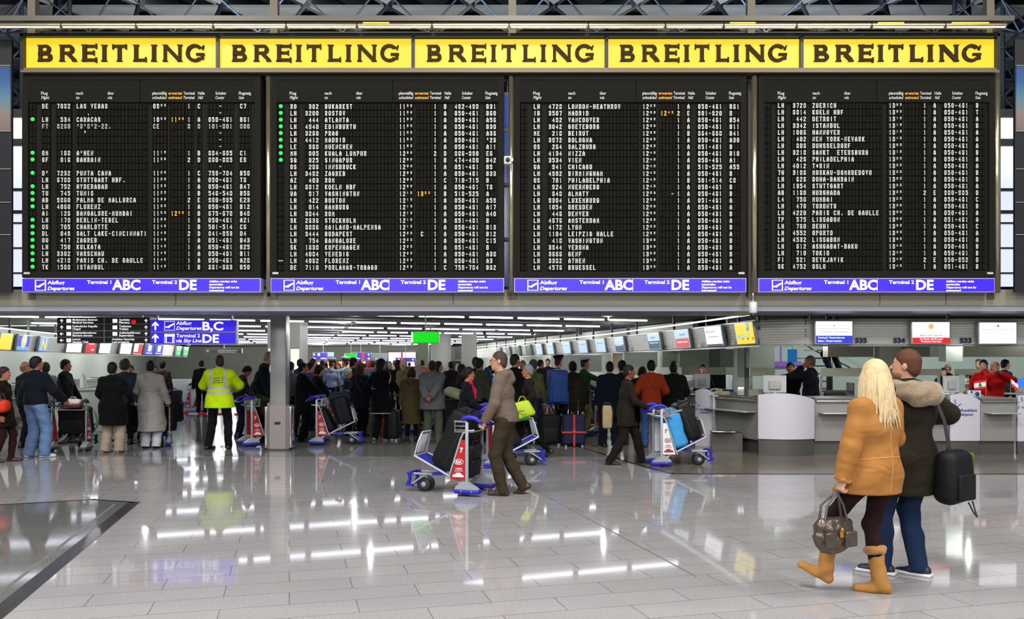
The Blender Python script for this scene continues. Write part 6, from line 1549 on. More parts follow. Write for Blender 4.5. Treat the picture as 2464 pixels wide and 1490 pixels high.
def duffel(M, L, r, col, label, group=None, name='travel_bag'):
    t = empty(name, (0, 0, 0), 0, label, 'bag', group); t.matrix_world = M
    m = MB(); m.rbox((0, 0, r), (L, 2 * r, 2 * r), r * .8, 5, amp=.008, seed=int(L * 100)); m.build('bag_body', fab(col), t)
    m = MB()
    for s in (-1, 1): m.tube([(-L * .2, s * r * .7, r), (-L * .2, s * r * .8, r * 1.7), (-L * .12, s * r * .3, 2 * r + .09), (L * .12, s * r * .3, 2 * r + .09), (L * .2, s * r * .8, r * 1.7), (L * .2, s * r * .7, r)], .010, 6)
    m.build('carry_strap', M_RUB, t)
    return t
def on_platform(t, s, lift=0.0, dx=0.0, fwd=.42, tilt=-1):
    """matrix of a thing standing on the trolley's inclined platform at distance fwd, leaning forward onto the rack or back"""
    z = .19 + (fwd - .15) * .483 + lift
    M = Matrix.Translation(t.location) @ t.rotation_euler.to_matrix().to_4x4() @ Matrix.Translation((dx, fwd, z)) @ Matrix.Rotation(R(25.8 if tilt == -1 else tilt), 4, 'X')
    return M
def stand(x, y, rz, z=0.0, tilt=0, roll=0): return Matrix.Translation((x, y, z)) @ Matrix.Rotation(R(rz), 4, 'Z') @ Matrix.Rotation(R(tilt), 4, 'X') @ Matrix.Rotation(R(roll), 4, 'Y')
def fx(px, Y): return PX(px, Y)

# ---- F: nearest trolley, pushed by the man in the brown hoodie (heads left, slightly away)
TF = trolley(fx(1142, 10.6), 10.58, 72, 'nearest luggage trolley with red side panels, loaded with big black suitcases')
suitcase(on_platform(TF, 0, 0, 0, .40), (.50, .32, .80), (26, 26, 28), 'big black soft suitcase leaning on the nearest trolley', soft=.006, pockets=True, seed=3)
suitcase(on_platform(TF, 0, 0, 0.02, .14, tilt=16), (.40, .16, .46), (30, 30, 34), 'small black bag wedged beside the posts of the nearest trolley', seed=5, wheels=False)
# ---- E: trolley pushed right by the woman with the pink scarf
TE = trolley(fx(1180, 13.35), 13.35, -78, 'luggage trolley pushed by the woman with the pink scarf, behind the man in the hoodie')
suitcase(on_platform(TE, 0, 0, 0, .40), (.42, .24, .50), (28, 28, 34), 'black suitcase on the trolley behind the man in the hoodie', seed=7)
# ---- H: trolley with the blue bag
TH_ = trolley(fx(1582, 13.5), 13.5, -86, 'luggage trolley with white side panels carrying a bright blue bag', ad='white')
suitcase(on_platform(TH_, 0, 0, 0, .60, tilt=22), (.42, .24, .66), (34, 33, 36), 'black suitcase at the front of the trolley with the blue bag', seed=9, rough=.35)
t = empty('wrapped_bag', (0, 0, 0), 0, 'shiny bright blue plastic-wrapped bag with brown tape on the trolley', 'bag'); t.matrix_world = on_platform(TH_, 0, 0, 0, .34, tilt=14)
m = MB(); m.rbox((0, 0, .33), (.44, .30, .64), .09, 5, amp=.010, seed=12); bb = m.build('plastic_wrap', mat('blue_plastic', S(62, 150, 214), .18, noise=.10, nscale=5, bump=.5, bscale=14), t)
m = MB(); m.rbox((0, 0, .615), (.455, .315, .035), .015, 3, rot=(0, R(4), 0)); m.build('brown_tape', mat('tape_brown', S(160, 125, 85), .35), t)
# ---- D: trolley with black cases and blue duffel
TD = trolley(fx(768, 17.0), 17.0, -88, 'luggage trolley right of the column, held by the man in black')
suitcase(on_platform(TD, 0, 0, 0, .24), (.45, .30, .50), (22, 24, 38), 'dark navy soft bag on the trolley right of the column, beside the posts', seed=13, wheels=False)
suitcase(on_platform(TD, 0, 0, 0, .58, tilt=16), (.46, .30, .60), (20, 22, 34), 'black upright suitcase at the front of the trolley right of the column', seed=14)
duffel(on_platform(TD, 0, .52, 0, .44, tilt=8) @ Matrix.Rotation(R(90), 4, 'Z'), .46, .12, (30, 36, 60), 'dark blue crinkled travel bag lying on top of the navy luggage')
TD2 = trolley(fx(790, 20.0), 20.0, -80, 'luggage trolley behind, held by the grey-haired woman')
duffel(stand(fx(822, 19.9), 19.9, 10, .52), .60, .17, (48, 58, 84), 'slate blue travel bag with an orange trim before the grey-haired woman')
# ---- C: trolley left of column
TC = trolley(fx(606, 16.9), 16.7, -60, 'luggage trolley left of the grey steel column, with a white basket load')
duffel(at(TC, (0, .05, .80)) and stand(at(TC, (0, .05, 0)).x, at(TC, (0, .05, 0)).y, -60, .80), .34, .09, (190, 186, 176), 'pale canvas bag lying in the basket of the trolley left of the column')
# ---- A: grey trolley at the left, seen from behind
TA_ = trolley(fx(173, 15.7), 15.6, 4, 'old grey luggage trolley between the man in jeans and the man in the black coat', grey=True); TA_.scale = (1.15, 1, .98)
suitcase(on_platform(TA_, 0, 0, 0, .34, tilt=10), (.56, .30, .55), (24, 24, 26), 'black suitcase standing on the old grey trolley', seed=15)
t = empty('shopping_bag', at(TA_, (.05, .06, .80)), R(10), 'red and white plastic shopping bag on the basket of the grey trolley', 'bag')
m = MB(); m.mat(0); m.rbox((0, .0, .07), (.30, .20, .13), .06, 4, amp=.008, seed=2); m.mat(1); m.rbox((.02, -.01, .13), (.24, .18, .10), .05, 4, amp=.008, seed=4); m.build('bag_body', [mat('bag_red', S(190, 30, 34), .35), mat('bag_white', S(215, 205, 200), .4)], t)
m = MB(); m.tube([(-.08, 0, .15), (-.04, 0, .22), (.04, 0, .22), (.08, 0, .15)], .006, 5); m.build('bag_handle', mat('bag_white', S(215, 205, 200), .4), t)
# ---- B: trolleys right of the trench coat
TB_ = trolley(fx(400, 17.0), 16.6, 12, 'luggage trolley with a dark backpack, right of the grey trench coat'); TB_.scale = (.8, 1, 1)
suitcase(on_platform(TB_, 0, 0, 0.1, .30, tilt=8), (.42, .28, .62), (20, 20, 24), 'black suitcase on the trolley right of the grey trench coat', seed=18)
suitcase(stand(fx(417, 16.9), 16.95, 80, .42, 0), (.30, .22, .68), (26, 28, 44), 'dark navy backpack hanging at the right side of the trench coat trolley', seed=19, wheels=False, name='backpack')
TB2 = trolley(fx(310, 17.2), 17.3, 5, 'luggage trolley hidden between the black coat and the grey trench coat', grey=True)
suitcase(on_platform(TB2, 0, 0, 0, .34, tilt=10), (.5, .3, .5), (22, 22, 24), 'black suitcase between the black coat and the trench coat', seed=20)
# more luggage further back
TG = trolley(fx(1425, 19.6), 19.6, -80, 'luggage trolley behind the queue post, with a blue-grey hard case', grey=False)
suitcase(on_platform(TG, 0, 0, 0, .22, tilt=22), (.44, .26, .72), (72, 98, 126), 'blue-grey hard suitcase leaning behind the navy suitcase with red straps', seed=22, soft=.002, pockets=False, rough=.35)
duffel(stand(fx(1450, 19.4), 19.5, -10, .45), .42, .15, (24, 24, 26), 'black travel bag beside the blue-grey suitcase')
TP_ = trolley(fx(985, 20.0), 20.0, -70, 'luggage trolley beyond the woman in the olive parka')
suitcase(on_platform(TP_, 0, 0, 0, .34), (.42, .26, .6), (28, 30, 42), 'dark suitcase on the trolley beyond the olive parka', seed=23)
suitcase(stand(fx(948, 17.9), 17.9, 85), (.34, .22, .66), (30, 28, 30), 'dark upright suitcase right of the black track jacket', seed=24)
suitcase(stand(fx(902, 20.0), 20.0, 20), (.36, .24, .58), (60, 82, 118), 'faded blue suitcase behind the legs of the track jacket woman', seed=25)
suitcase(stand(fx(882, 19.3), 19.3, -20), (.24, .20, .50), (120, 112, 84), 'beige bag standing behind the navy coat woman', seed=26, wheels=False, name='travel_bag')
suitcase(stand(fx(1084, 18.4), 18.4, 20), (.42, .28, .85), (28, 28, 30), 'black soft suitcase heap right of the grey jacket man, below a pillow', seed=27, soft=.012)
t = empty('pillow', (fx(1093, 18.3), 18.3, .92), R(10), 'pale yellow green pillow lying on the black luggage heap', 'pillow')
m = MB(); m.rbox((0, 0, .09), (.44, .30, .20), .09, 5, rot=(R(20), R(18), 0), amp=.014, seed=31); m.build('cushion', mat('pillow_cloth', S(205, 208, 160), .8, bump=.4, bscale=25), t)
suitcase(stand(fx(922, 18.8), 18.8, 10), (.24, .18, .62), (226, 92, 24), 'bright orange bag seen between the legs of the track jacket woman', seed=44, wheels=False, name='travel_bag')
TN = trolley(fx(1310, 16.6), 17.2, -75, 'luggage trolley with red panels behind the man with the lime green bag')
duffel(stand(fx(1310, 17.9), 17.9, -15, .40), .50, .15, (150, 92, 104), 'striped pink travel bag beside the backpacker')
suitcase(stand(fx(1380, 16.5), 16.5, 2), (.45, .25, .64), (26, 30, 64), 'navy blue upright suitcase tied with crossed red straps', straps=(196, 48, 36), telescopic=.28, seed=28, pockets=False)
suitcase(stand(fx(1325, 16.75), 16.75, 5), (.40, .24, .62), (22, 24, 32), 'black suitcase standing left of the navy suitcase with red straps', seed=29)
t = trolley(fx(470, 27.5), 27.5, 80, 'distant luggage trolley with a red handle sign, left of the security guard')
t = trolley(fx(1045, 21.5), 21.5, 100, 'luggage trolley half hidden beyond the grey jacket man')
# stanchion
t = empty('queue_post', (fx(1443, 16.55), 16.55, 0), 0, 'black queue barrier post on a flat round base right of the navy suitcase', 'post')
m = MB(); m.lathe([(.17, 0), (.17, .012), (.03, .025), (.03, .03)], n=28); m.build('foot', M_RUB, t); m = MB(); m.lathe([(.030, .03), (.030, .88), (.036, .89), (.036, .97), (.02, .98)], n=20); m.build('post', M_RUB, t)
# red-white tape barrier
def tape(p, q, z0, z1, label, n=9):
    t = empty('barrier_tape', (p[0], p[1], z0), 0, label, 'tape'); P = Vector((0, 0, 0)); Q = Vector((q[0] - p[0], q[1] - p[1], z1 - z0))
    m = MB()
    for k in range(n): a, b2 = P.lerp(Q, k / n), P.lerp(Q, (k + 1) / n); m.mat(k % 2); m.quad((a.x, a.y, -.03 + a.z), (b2.x, b2.y, -.03 + b2.z), (b2.x, b2.y, .03 + b2.z), (a.x, a.y, .03 + a.z)); m.box(tuple((a + b2) / 2), ((b2 - a).length * .99 if False else .002, .002, .06))
    m.build('tape_band', [mat('tape_white', S(225, 225, 225), .4), mat('tape_red', S(205, 40, 45), .4)], t); return t
tape((fx(410, 20.5), 20.5), (fx(650, 20.5), 20.5), .42, .38, 'red and white barrier tape stretched low behind the security guard', 11)
tape((fx(1395, 19.2), 19.2), (fx(1436, 18.6), 18.6), .80, .98, 'red and white barrier tape held out by the officer in green', 5)
# low grey counter cabinet left of guard
m = MB(); m.rbox((0, 0, .55), (1.1, .6, 1.1), .02, 2); o = m.build('white_cabinet', mat('cabinet_white', S(196, 200, 198), .5)); o.location = (fx(440, 29), 29, 0); tag(o, 'white cabinet at the far end of the left hall', 'cabinet')
# ---- desk equipment at the front counters
def monitor(px, Y, z, rz, label, w=.42, h=.33, col=None, back=True):
    t = empty('desk_monitor', (fx(px, Y), Y, z), R(rz), label, 'monitor', 'desk monitors on the counters')
    m = MB(); m.rbox((0, 0, .12 + h / 2), (w, .05, h), .012, 2); m.build('screen_case', col or mat('monitor_beige', S(196, 196, 196), .45), t)
    m = MB(); m.rbox((0, .04, .10 + h / 2), (w * .5, .05, h * .5), .015, 2); m.build('back_cover', mat('monitor_back', S(170, 170, 172), .5), t)
    m = MB(); m.box((0, .03, .07), (.06, .04, .14)); m.rbox((0, .02, .012), (.22, .18, .024), .008, 2); m.build('stand', mat('monitor_back', S(170, 170, 172), .5), t)
    m = MB(); m.box((0, -.028, .12 + h / 2), (w * .9, .006, h * .88)); m.build('display', mat('screen_blue_lit', S(60, 120, 230), .3, emit=.8) if not back else M_DARK, t); return t
monitor(1864, 15.6, .98, 168, 'pale desk monitor seen from behind on the large curved counter', .42, .33)
monitor(2288, 15.7, .98, 180, 'pale desk monitor seen from behind beside the airport logo panel', .30, .32)
monitor(1690, 18.45, .98, 182, 'beige desk monitor in front of the seated receptionist', .34, .32)
monitor(1660, 18.6, .98, 160, 'white desk monitor left of the receptionist', .26, .28)
monitor(2285, 18.9, .98, 0, 'desk monitor with a bright blue screen behind the pale monitor', .26, .2, back=False); monitor(2448, 19.3, .98, 0, 'desk monitor with a blue and white screen at the right edge', .3, .22, back=False)
monitor(108, 22.5, .98, 0, 'small blue lit monitor on the left counter', .3, .22, back=False)
monitor(318, 24.5, .98, 10, 'small blue monitor between the two long coats', .3, .2, back=False)
def table(px, Y, w, d, label, zt=.98, px1=None):
    t = empty('office_desk', (fx(px, Y), Y, 0), 0, label, 'desk', 'office desks behind the counters')
    m = MB(); m.rbox((0, 0, zt - .02), (w, d, .04), .01, 2); m.build('desk_top', mat('desk_top_pale', S(190, 192, 184), .4), t)
    for sx in (-1, 1):
        for sy in (-1, 1): m = MB(); m.box((sx * (w / 2 - .04), sy * (d / 2 - .04), (zt - .04) / 2), (.04, .04, zt - .04)); m.build('leg', M_STEEL, t)
table(1678, 18.55, 1.0, .5, 'pale office desk under the beige monitor of the receptionist'); table(1730, 16.85, .5, .9, 'pale office desk under the cream telephones', 1.03)
table(2300, 18.6, .7, 1.1, 'pale office desk behind the pale monitor on the right counter'); table(2448, 19.3, 1.2, .7, 'pale office desk under the blue and white screen at the right edge')
table(108, 22.5, .8, .6, 'pale desk under the small monitor of the left counter'); table(318, 24.5, .8, .6, 'pale desk between the two long coats')
def phone(px, Y, z, rz, label):
    t = empty('desk_telephone', (fx(px, Y), Y, z), R(rz), label, 'telephone', None)
    m = MB(); m.prism([(-.10, 0), (.10, 0), (.10, .03), (-.10, .07)], -.1, .1, 'x'); m.build('telephone_base', mat('phone_cream', S(196, 186, 150), .4), t)
    m = MB(); m.tube([(-.075, -.09, .085), (-.07, -.04, .105), (-.07, .04, .10), (-.075, .09, .08)], [.022, .014, .014, .022], 8); m.build('handset', mat('phone_cream', S(196, 186, 150), .4), t)
    m = MB()
    for i in range(3):
        for j in range(4): m.box((.0 + i * .03, -.05 + j * .03, .052 - .004 * j), (.018, .018, .01))
    m.build('key', M_GREY, t)
phone(1738, 16.6, 1.03, 20, 'cream desk telephone left of the blue office chair'); phone(1722, 17.0, 1.03, 70, 'second cream desk telephone beside paper on the side counter')
def chair(px, Y, rz, col, label, z=.98):
    t = empty('office_chair', (fx(px, Y), Y, 0), R(rz), label, 'chair')
    m = MB(); m.rbox((0, .22, .86), (.46, .07, .44), .04, 4); m.build('backrest', col, t); m = MB(); m.rbox((0, 0, .50), (.48, .46, .09), .04, 4); m.build('seat', col, t)
    m = MB(); m.lathe([(.03, .08), (.03, .47)], n=12); m.build('gas_column', M_CHROME, t)
    for k in range(5): m = MB(); a = R(72 * k); m.tube([(0, 0, .10), (math.cos(a) * .28, math.sin(a) * .28, .06)], .02, 6); m.lathe([(.001, -.02), (.03, -.018), (.03, .018), (.001, .02)], (math.cos(a) * .28, math.sin(a) * .28, .03), 10, rot=(R(90), 0, a)); m.build('leg', M_RUB, t)
chair(2019, 16.6, 0, mat('chair_black', S(34, 33, 32), .7), 'black office chair behind the steel counter, right of the curved panel')
chair(1752, 18.0, 10, mat('chair_blue', S(30, 34, 96), .7), 'blue office chair behind the telephones'); 
t = empty('card_reader_box', (fx(1800, 15.9), 15.9, 1.035), R(-8), 'ribbed steel box and printer on the end counter left of the curved panel', 'box')
m = MB(); m.rbox((-.14, 0, .09), (.14, .12, .18), .02, 3); m.build('steel_box', M_STEEL, t); m = MB(); m.prism([(.0, 0), (.26, 0), (.30, .06), (.26, .12), (0, .12)], -.1, .1, 'y'); m.build('printer', mat('printer_grey', S(130, 130, 122), .5), t)
def flag(px, Y, z, label, kind):
    t = empty('table_flag', (fx(px, Y), Y, z), 0, label, 'flag'); m = MB(); m.lathe([(.035, 0), (.035, .012), (.005, .016)], n=14); m.build('stand', mat('flag_gold', S(200, 170, 90), .3, .8), t)
    m = MB(); m.tube([(0, 0, .01), (.01, 0, .34)], .004, 6); m.build('pole', mat('flag_gold', S(200, 170, 90), .3, .8), t)
    r = mat('flag_red', S(205, 30, 40), .6); wv = lambda u: .012 * math.sin(u * 6)
    if kind == 0:
        for z0, z1, mt, nm in ((.16, .20, r, 'red_stripe'), (.20, .28, mat('flag_white', S(235, 235, 235), .6), 'white_field'), (.28, .32, r, 'red_stripe')):
            m = MB(); m.sheet([[(-.22 * u, wv(u * 3), z - .03 * u) for u in np.linspace(0, 1, 8)] for z in (z0, z1)]); m.build(nm, mt, t)
        m = MB(); m.prism([(-.14, .205), (-.08, .205), (-.11, .27)], -.02, .018, 'y'); m.build('tree_mark', mat('flag_green', S(20, 110, 60), .6), t)
    else:
        m = MB(); m.sheet([[(.02 + .12 * u - .0, wv(u * 2), z - .10 * u) for u in np.linspace(0, 1, 6)] for z in (.20, .26)]); m.build('red_field', r, t)
        m = MB(); m.sheet([[(.02 + .12 * u, wv(u * 2), z - .10 * u) for u in np.linspace(0, 1, 6)] for z in (.26, .33)]); m.build('white_field', mat('flag_white', S(235, 235, 235), .6), t)
flag(2372, 15.15, 1.035, 'small white flag with red stripes and a green tree on the right counter', 0); flag(2431, 15.12, 1.035, 'small crumpled red and white table flag near the right edge', 1)
t = empty('brochure_stand', (fx(2340, 15.45), 15.4, 1.035), 0, 'small white leaflet stand with blue circles on the right counter', 'stand'); m = MB(); m.rbox((0, 0, .06), (.24, .04, .11), .005, 2); m.build('leaflet', mat('leaflet', S(225, 230, 245), .5), t)
m = MB(); m.lathe([(.04, 0), (.04, .004)], (.05, -.022, .05), 16, rot=(R(90), 0, 0)); m.lathe([(.02, 0), (.02, .004)], (-.06, -.022, .09), 16, rot=(R(90), 0, 0)); m.build('printed_circle', mat('leaflet_blue', S(60, 90, 160), .5), t)
for i, px in enumerate((2302, 2327)):
    m = MB()
    for k in range(4): m.lathe([(.012, 0), (.012, .42)], (k * .024 - .036, 0, 0), 10)
    o = m.build('steel_tube_rack', M_CHROME); o.location = (fx(px, 18.2), 18.2, 0.985); tag(o, 'upright steel tube rack %s behind the pale monitor' % ('left' if i == 0 else 'right'), 'rack')
# bottle and papers on left counter
m = MB(); m.lathe([(.001, 0), (.07, .0), (.075, .02), (.075, .24), (.05, .29), (.028, .32), (.028, .36), (.001, .36)], n=20); o = m.build('white_canister', mat('canister_white', S(230, 230, 235), .3)); o.location = (fx(200, 20.35), 20.35, 1.046); tag(o, 'white plastic canister on the left counter above the trolley', 'canister')
m = MB(); m.rbox((0, 0, .5), (1.6, .7, 1.0), .02, 2); m.rbox((0, -.02, 1.02), (1.7, .8, .05), .01, 2); o = m.build('service_table', mat('table_white', S(190, 194, 186), .45)); o.location = (fx(205, 20.2), 20.4, 0); tag(o, 'pale service counter piece right of the man looking right', 'counter')
# spiral stair
t = empty('spiral_stair', (fx(1996, 21.5), 21.5, 0), 0, 'black spiral staircase behind the bald man at the counters', 'stairs')
m = MB(); m.lathe([(.08, 0), (.08, 2.9)], n=16); m.build('newel', M_BLACK, t)
for k in range(13):
    a = R(-40 + 27 * k); z = .2 * (k + 1); m = MB(); m.prism([(math.cos(a) * .08, math.sin(a) * .08), (math.cos(a) * .85, math.sin(a) * .85), (math.cos(a + .45) * .85, math.sin(a + .45) * .85), (math.cos(a + .45) * .08, math.sin(a + .45) * .08)], z - .03, z, 'z'); m.build('step', M_BLACK, t)
m = MB(); m.tube([(math.cos(R(-40 + 27 * k)) * .86, math.sin(R(-40 + 27 * k)) * .86, .2 * k + 1.0) for k in range(11)], .02, 6); m.build('handrail', M_BLACK, t)
m = MB(); m.box((0, 0, .16), (.24, .02, .32)); m.box((0, 0, .53), (.02, .02, .42)); o = m.build('blue_notice', lit('notice_blue', S(20, 110, 180), .6)); o.location = (fx(1906, 20.5), 20.5, PZ(872, 20.5)); tag(o, 'plain blue hanging notice above the man on the phone', 'notice')
# shop shelf seen far behind
m = MB(); m.box((0, 0, 0), (1.2, .05, .14)); m.box((0, 0, .43), (.03, .03, .78)); o = m.build('shop_sign', lit('shop_violet', S(110, 70, 160), .7)); o.location = (fx(1878, 23.6), 23.6, PZ(876, 23.6)); tag(o, 'violet lit shop sign far behind the man on the phone', 'sign')
m = MB(); m.box((0, 0, .4), (.9, .4, .03)); m.box((0, 0, .7), (.9, .4, .03)); m.box((0, 0, 1.0), (.9, .4, .03)); m.box((-.45, 0, .6), (.03, .4, 1.2)); m.box((.45, 0, .6), (.03, .4, 1.2)); o = m.build('document_shelf', M_DARK); o.location = (fx(2000, 19.6), 19.6, 0); tag(o, 'dark open document shelf behind the black office chair', 'shelf')
# ================================================================== THE PEOPLE IN THE HALL
NV = (22, 26, 40); BK = (18, 18, 20); CH = (34, 34, 36)
def strap2(P, pts, col=(26, 24, 24), r=.016): return drape(P, P['gar'], pts, r, 'shoulder_strap', mat('strap_%d_%d_%d' % col, S(*col), .6), flat=.4, n=8)
def strap(P, pts, r=.012, col=(26, 24, 24), name='shoulder_strap'):
    m = MB(); m.tube([tuple(p) for p in pts], r, 6, flat=.4); o = m.build(name, mat('strap_%d_%d_%d' % col, S(*col), .6), P['root']); return o
HOLD = ((-.20, .34, .93), (.20, .34, .93))
# couple in the foreground, right
yW = 5.93
WO = person(2128, 0, 24, 'blonde woman in a tan sheepskin coat walking away with a shiny handbag', h=1.66, skin='pale', X=PX(2108, yW), Y=yW, top=(172, 118, 62), hem=.765, flare=.05, thick=.024, puff=.012,
            bottom=(54, 30, 34), baggy=.0, shoes=(166, 116, 56), bshoe=.25, hair='long', hairc=(205, 182, 142), head=(-14, 0), w=.93, feet=((-.25, .26, .075, -38, -26), (.07, .03, 0, -42, 0)), hands=((-.30, .06, .80), (.19, .30, 1.06)),
            vox=.0085, curl=(1.0, .8), warp=.0045, extras=dict(elbow=[(-.8, -.5, -.2), (1.0, -.55, -.5)]), legw=.95)
def fur_ring(P, c, axis, r0, r1, col, name, n=18, seed=1, rx=1, ry=1):
    c = V3(c); u = V3(axis); u = u / np.linalg.norm(u); f = Fld(c - r0 - r1 - .05, c + r0 + r1 + .05, P['vx'])
    a0 = np.cross(u, (0, 1, 0) if abs(u[1]) < .8 else (1, 0, 0)); a0 /= np.linalg.norm(a0); b0 = np.cross(u, a0)
    pts = [c + a0 * math.cos(t) * r0 * rx + b0 * math.sin(t) * r0 * ry for t in np.linspace(0, 2 * math.pi, n, endpoint=False)]
    for p, q in zip(pts, pts[1:] + pts[:1]): f.cone(p, q, r1, r1, .01)
    f.warp(.005, seed, 3.0); return fmesh(f, name, mat('fur_%d_%d_%d' % col, S(*col), .95, noise=.35, nscale=30, bump=.9, bscale=90, sheen=.4), P['root'])
# fur trims: cuffs, collar, boot tops
for i in (0, 1):
    e_, w_ = WO['arms'][i]; d = (w_ - e_) / np.linalg.norm(w_ - e_); fur_ring(WO, w_ - d * .005, d, .038, .024, (190, 132, 66), 'fur_cuff', seed=i)
    hp, kn, an = WO['legs'][i]; u = (kn - an) / np.linalg.norm(kn - an); fur_ring(WO, an + u * .235, u, .046, .036, (172, 124, 62), 'fur_boot_cuff', seed=i + 4)
fur_ring(WO, WO['up'](0, -.02, 1.475), WO['up'](0, -.2, 2.4) - WO['up'](0, 0, 1.4), .075, .036, (190, 140, 76), 'fur_collar', seed=9)
drape(WO, WO['gar'], [(0, 1.42), (.0, 1.2), (.005, 1.05), (.0, .90), (.0, .785)], .005, 'coat_seam', mat('seam_tan', S(186, 132, 76), .9), sub=8)
drape(WO, WO['gar'], [(-.20, 1.03), (-.1, 1.045), (0, 1.05), (.1, 1.045), (.19, 1.03)], .005, 'waist_seam', mat('seam_tan', S(186, 132, 76), .9), sub=6)
m = MB(); HPw = WO['HP']; rh = random.Random(3)
for q_ in range(150):
    a_ = rh.uniform(-2.0, 2.0); e_ = rh.uniform(.15, 1.0); sx, cy = math.sin(a_), -math.cos(a_)
    top_ = (sx * .080 * e_, cy * .098 * e_ - .014, .022 + .112 * math.sqrt(max(0, 1 - e_ * e_)))
    L_ = rh.uniform(.26, .40); dr = rh.uniform(-.02, .05); wv = rh.uniform(0, 6)
    pts = [HPw(*top_), HPw(sx * .098, cy * .112 - .014, .0)]
    for u in (.3, .55, .8, 1.0): pts.append(HPw(sx * (.10 + .02 * u) + dr * u * u + .008 * math.sin(wv + 5 * u), cy * (.112 + .035 * u) - .02 + .006 * math.cos(wv + 4 * u), -L_ * u))
    m.tube(pts, [.010, .013, .013, .012, .009, .002], 6)
m.build('loose_hair', mat('hair_strands', S(205, 182, 142), .5, noise=.30, nscale=30, spec=.3), WO['root'], fix=False)
# handbag in her left hand
hand = wp(WO, WO['arms'][0][1] + V3(0, .01, -.09))
t = empty('handbag', (hand.x - .06, hand.y, hand.z - .46), R(20), 'shiny silver brown slouchy handbag hanging from the blonde woman\'s left hand', 'handbag')
MBG = mat('bag_metallic', S(96, 84, 76), .25, .6, noise=.5, nscale=18, bump=.8, bscale=30)
f = Fld(V3(-.25, -.14, -.03), V3(.25, .14, .36), .008); f.ell((0, 0, .14), (.165, .075, .13), .03); f.cone((-.11, 0, .22), (.11, 0, .22), .045, .045, .04, ((0, 1, 0), 1.1)); f.warp(.006, 2.0, 2.2); fmesh(f, 'bag_body', MBG, t)
for s_ in (-1, 1):
    m = MB(); m.rbox((s_ * .085, -.075, .13), (.10, .035, .11), .015, 3, amp=.003, seed=s_ + 2); m.build('outer_pocket', MBG, t)
    m = MB(); m.tube([(s_ * .10, -.03, .24), (s_ * .07, -.02, .36), (.03, 0, .45), (.06, .0, .475)], .009, 6); m.tube([(s_ * .10, .03, .24), (s_ * .08, .03, .36), (.05, .01, .46), (.06, .0, .475)], .009, 6); m.build('carry_strap', mat('bag_strap_grey', S(84, 78, 76), .35, .3), t)
m = MB(); m.box((0, -.082, .17), (.03, .01, .05)); m.lathe([(.012, 0), (.012, .006)], (.0, -.09, .20), 12, rot=(R(90), 0, 0)); m.build('buckle', mat('brass', S(220, 170, 60), .25, .9), t)
# the man beside her
yM = 6.45
MN = person(2200, 0, 16, 'bearded man in a dark coat with a fur-lined hood, walking beside the blonde woman', h=1.75, skin='light', X=PX(2184, yM), Y=yM, top=(50, 44, 33), hem=.64, flare=.02, thick=.028, puff=.016, bottom=(40, 62, 98), baggy=.012,
            shoes=(34, 38, 54), hair='short', hairc=(84, 52, 38), head=(38, 2), feet=((-.13, .12, 0, -36, 0), (.10, .0, 0, -30, 6)), hands=((-.24, .16, .85), (.24, .22, 1.22)), vox=.009, extras=dict(elbow=[(-.7, -.6, -.3), (1.2, -.3, -.5)]), warp=.005)
f = Fld(MN['up'](-.26, -.34, 1.22), MN['up'](.26, .16, 1.66), MN['vx'])
f.cone(MN['up'](-.12, -.12, 1.44), MN['up'](.12, -.12, 1.44), .075, .075, .05); f.cone(MN['up'](-.08, -.17, 1.40), MN['up'](.08, -.17, 1.40), .075, .075, .05); f.cone(MN['up'](-.12, -.02, 1.48), MN['up'](-.07, .06, 1.44), .05, .04, .04); f.cone(MN['up'](.12, -.02, 1.48), MN['up'](.07, .06, 1.44), .05, .04, .04)
f.ell(MN['up'](0, -.10, 1.56), (.10, .07, .06), .02, op='s'); f.warp(.010, 3.0, 1.6)
fmesh(f, 'fur_hood', mat('fur_hood', S(128, 108, 82), .95, noise=.4, nscale=22, bump=.9, bscale=70, sheen=.5), MN['root'])
f = Fld(MN['hc'] - .16, MN['hc'] + .16, MN['vx']); HPm = MN['HP']; f.ell(HPm(0, .026, -.072), (.0585, .070, .056), .02, MN['hr']); f.plane(HPm(0, .0, -.062), MN['hr'] @ V3(0, -.1, 1)); f.plane(HPm(0, .0, -.03), MN['hr'] @ V3(0, -1, 0)); fmesh(f, 'beard', mat('stubble', S(132, 92, 72), .8), MN['root'])
for i in (0, 1):
    hp, kn, an = MN['legs'][i]; m = MB(); T = Matrix.Translation(Vector(an) - Vector((0, 0, .085)) + Vector((0, 0, .012))) @ Matrix.Rotation(R((36, 30)[i]), 4, 'Z'); m.M = T; m.rbox((0, .05, .0), (.098, .30, .026), .012, 3); m.build('white_sole', mat('sole_white', S(215, 215, 215), .5), MN['root'])
# black shoulder bag at his right hip
p = wp(MN, (.24, -.20, .62)); t = empty('shoulder_bag', (p.x, p.y, p.z), R(30), 'bulky black shoulder bag with an olive edge hanging at the man\'s right side', 'bag')
m = MB(); m.rbox((0, 0, .17), (.30, .19, .42), .08, 5, amp=.006, seed=3); m.build('bag_body', fab((20, 20, 24)), t); m = MB(); m.rbox((.145, .0, .17), (.03, .15, .36), .014, 3); m.build('olive_side', fab((92, 96, 34)), t)
m = MB(); m.rbox((0, -.105, .10), (.20, .04, .20), .018, 3); m.build('front_pocket', fab((26, 26, 30)), t); m = MB(); m.tube([(.05, -.09, -.02), (.10, -.10, -.10), (.16, -.09, -.14), (.15, -.06, -.02)], .006, 5); m.build('loose_strap', M_RUB, t)
m = MB(); m.tube([(-.04, 0, .36), (-.08, .02, .60), (-.10, .10, .82), (-.08, .24, .90)], .022, 8, flat=.35); m.build('shoulder_strap', M_RUB, t)

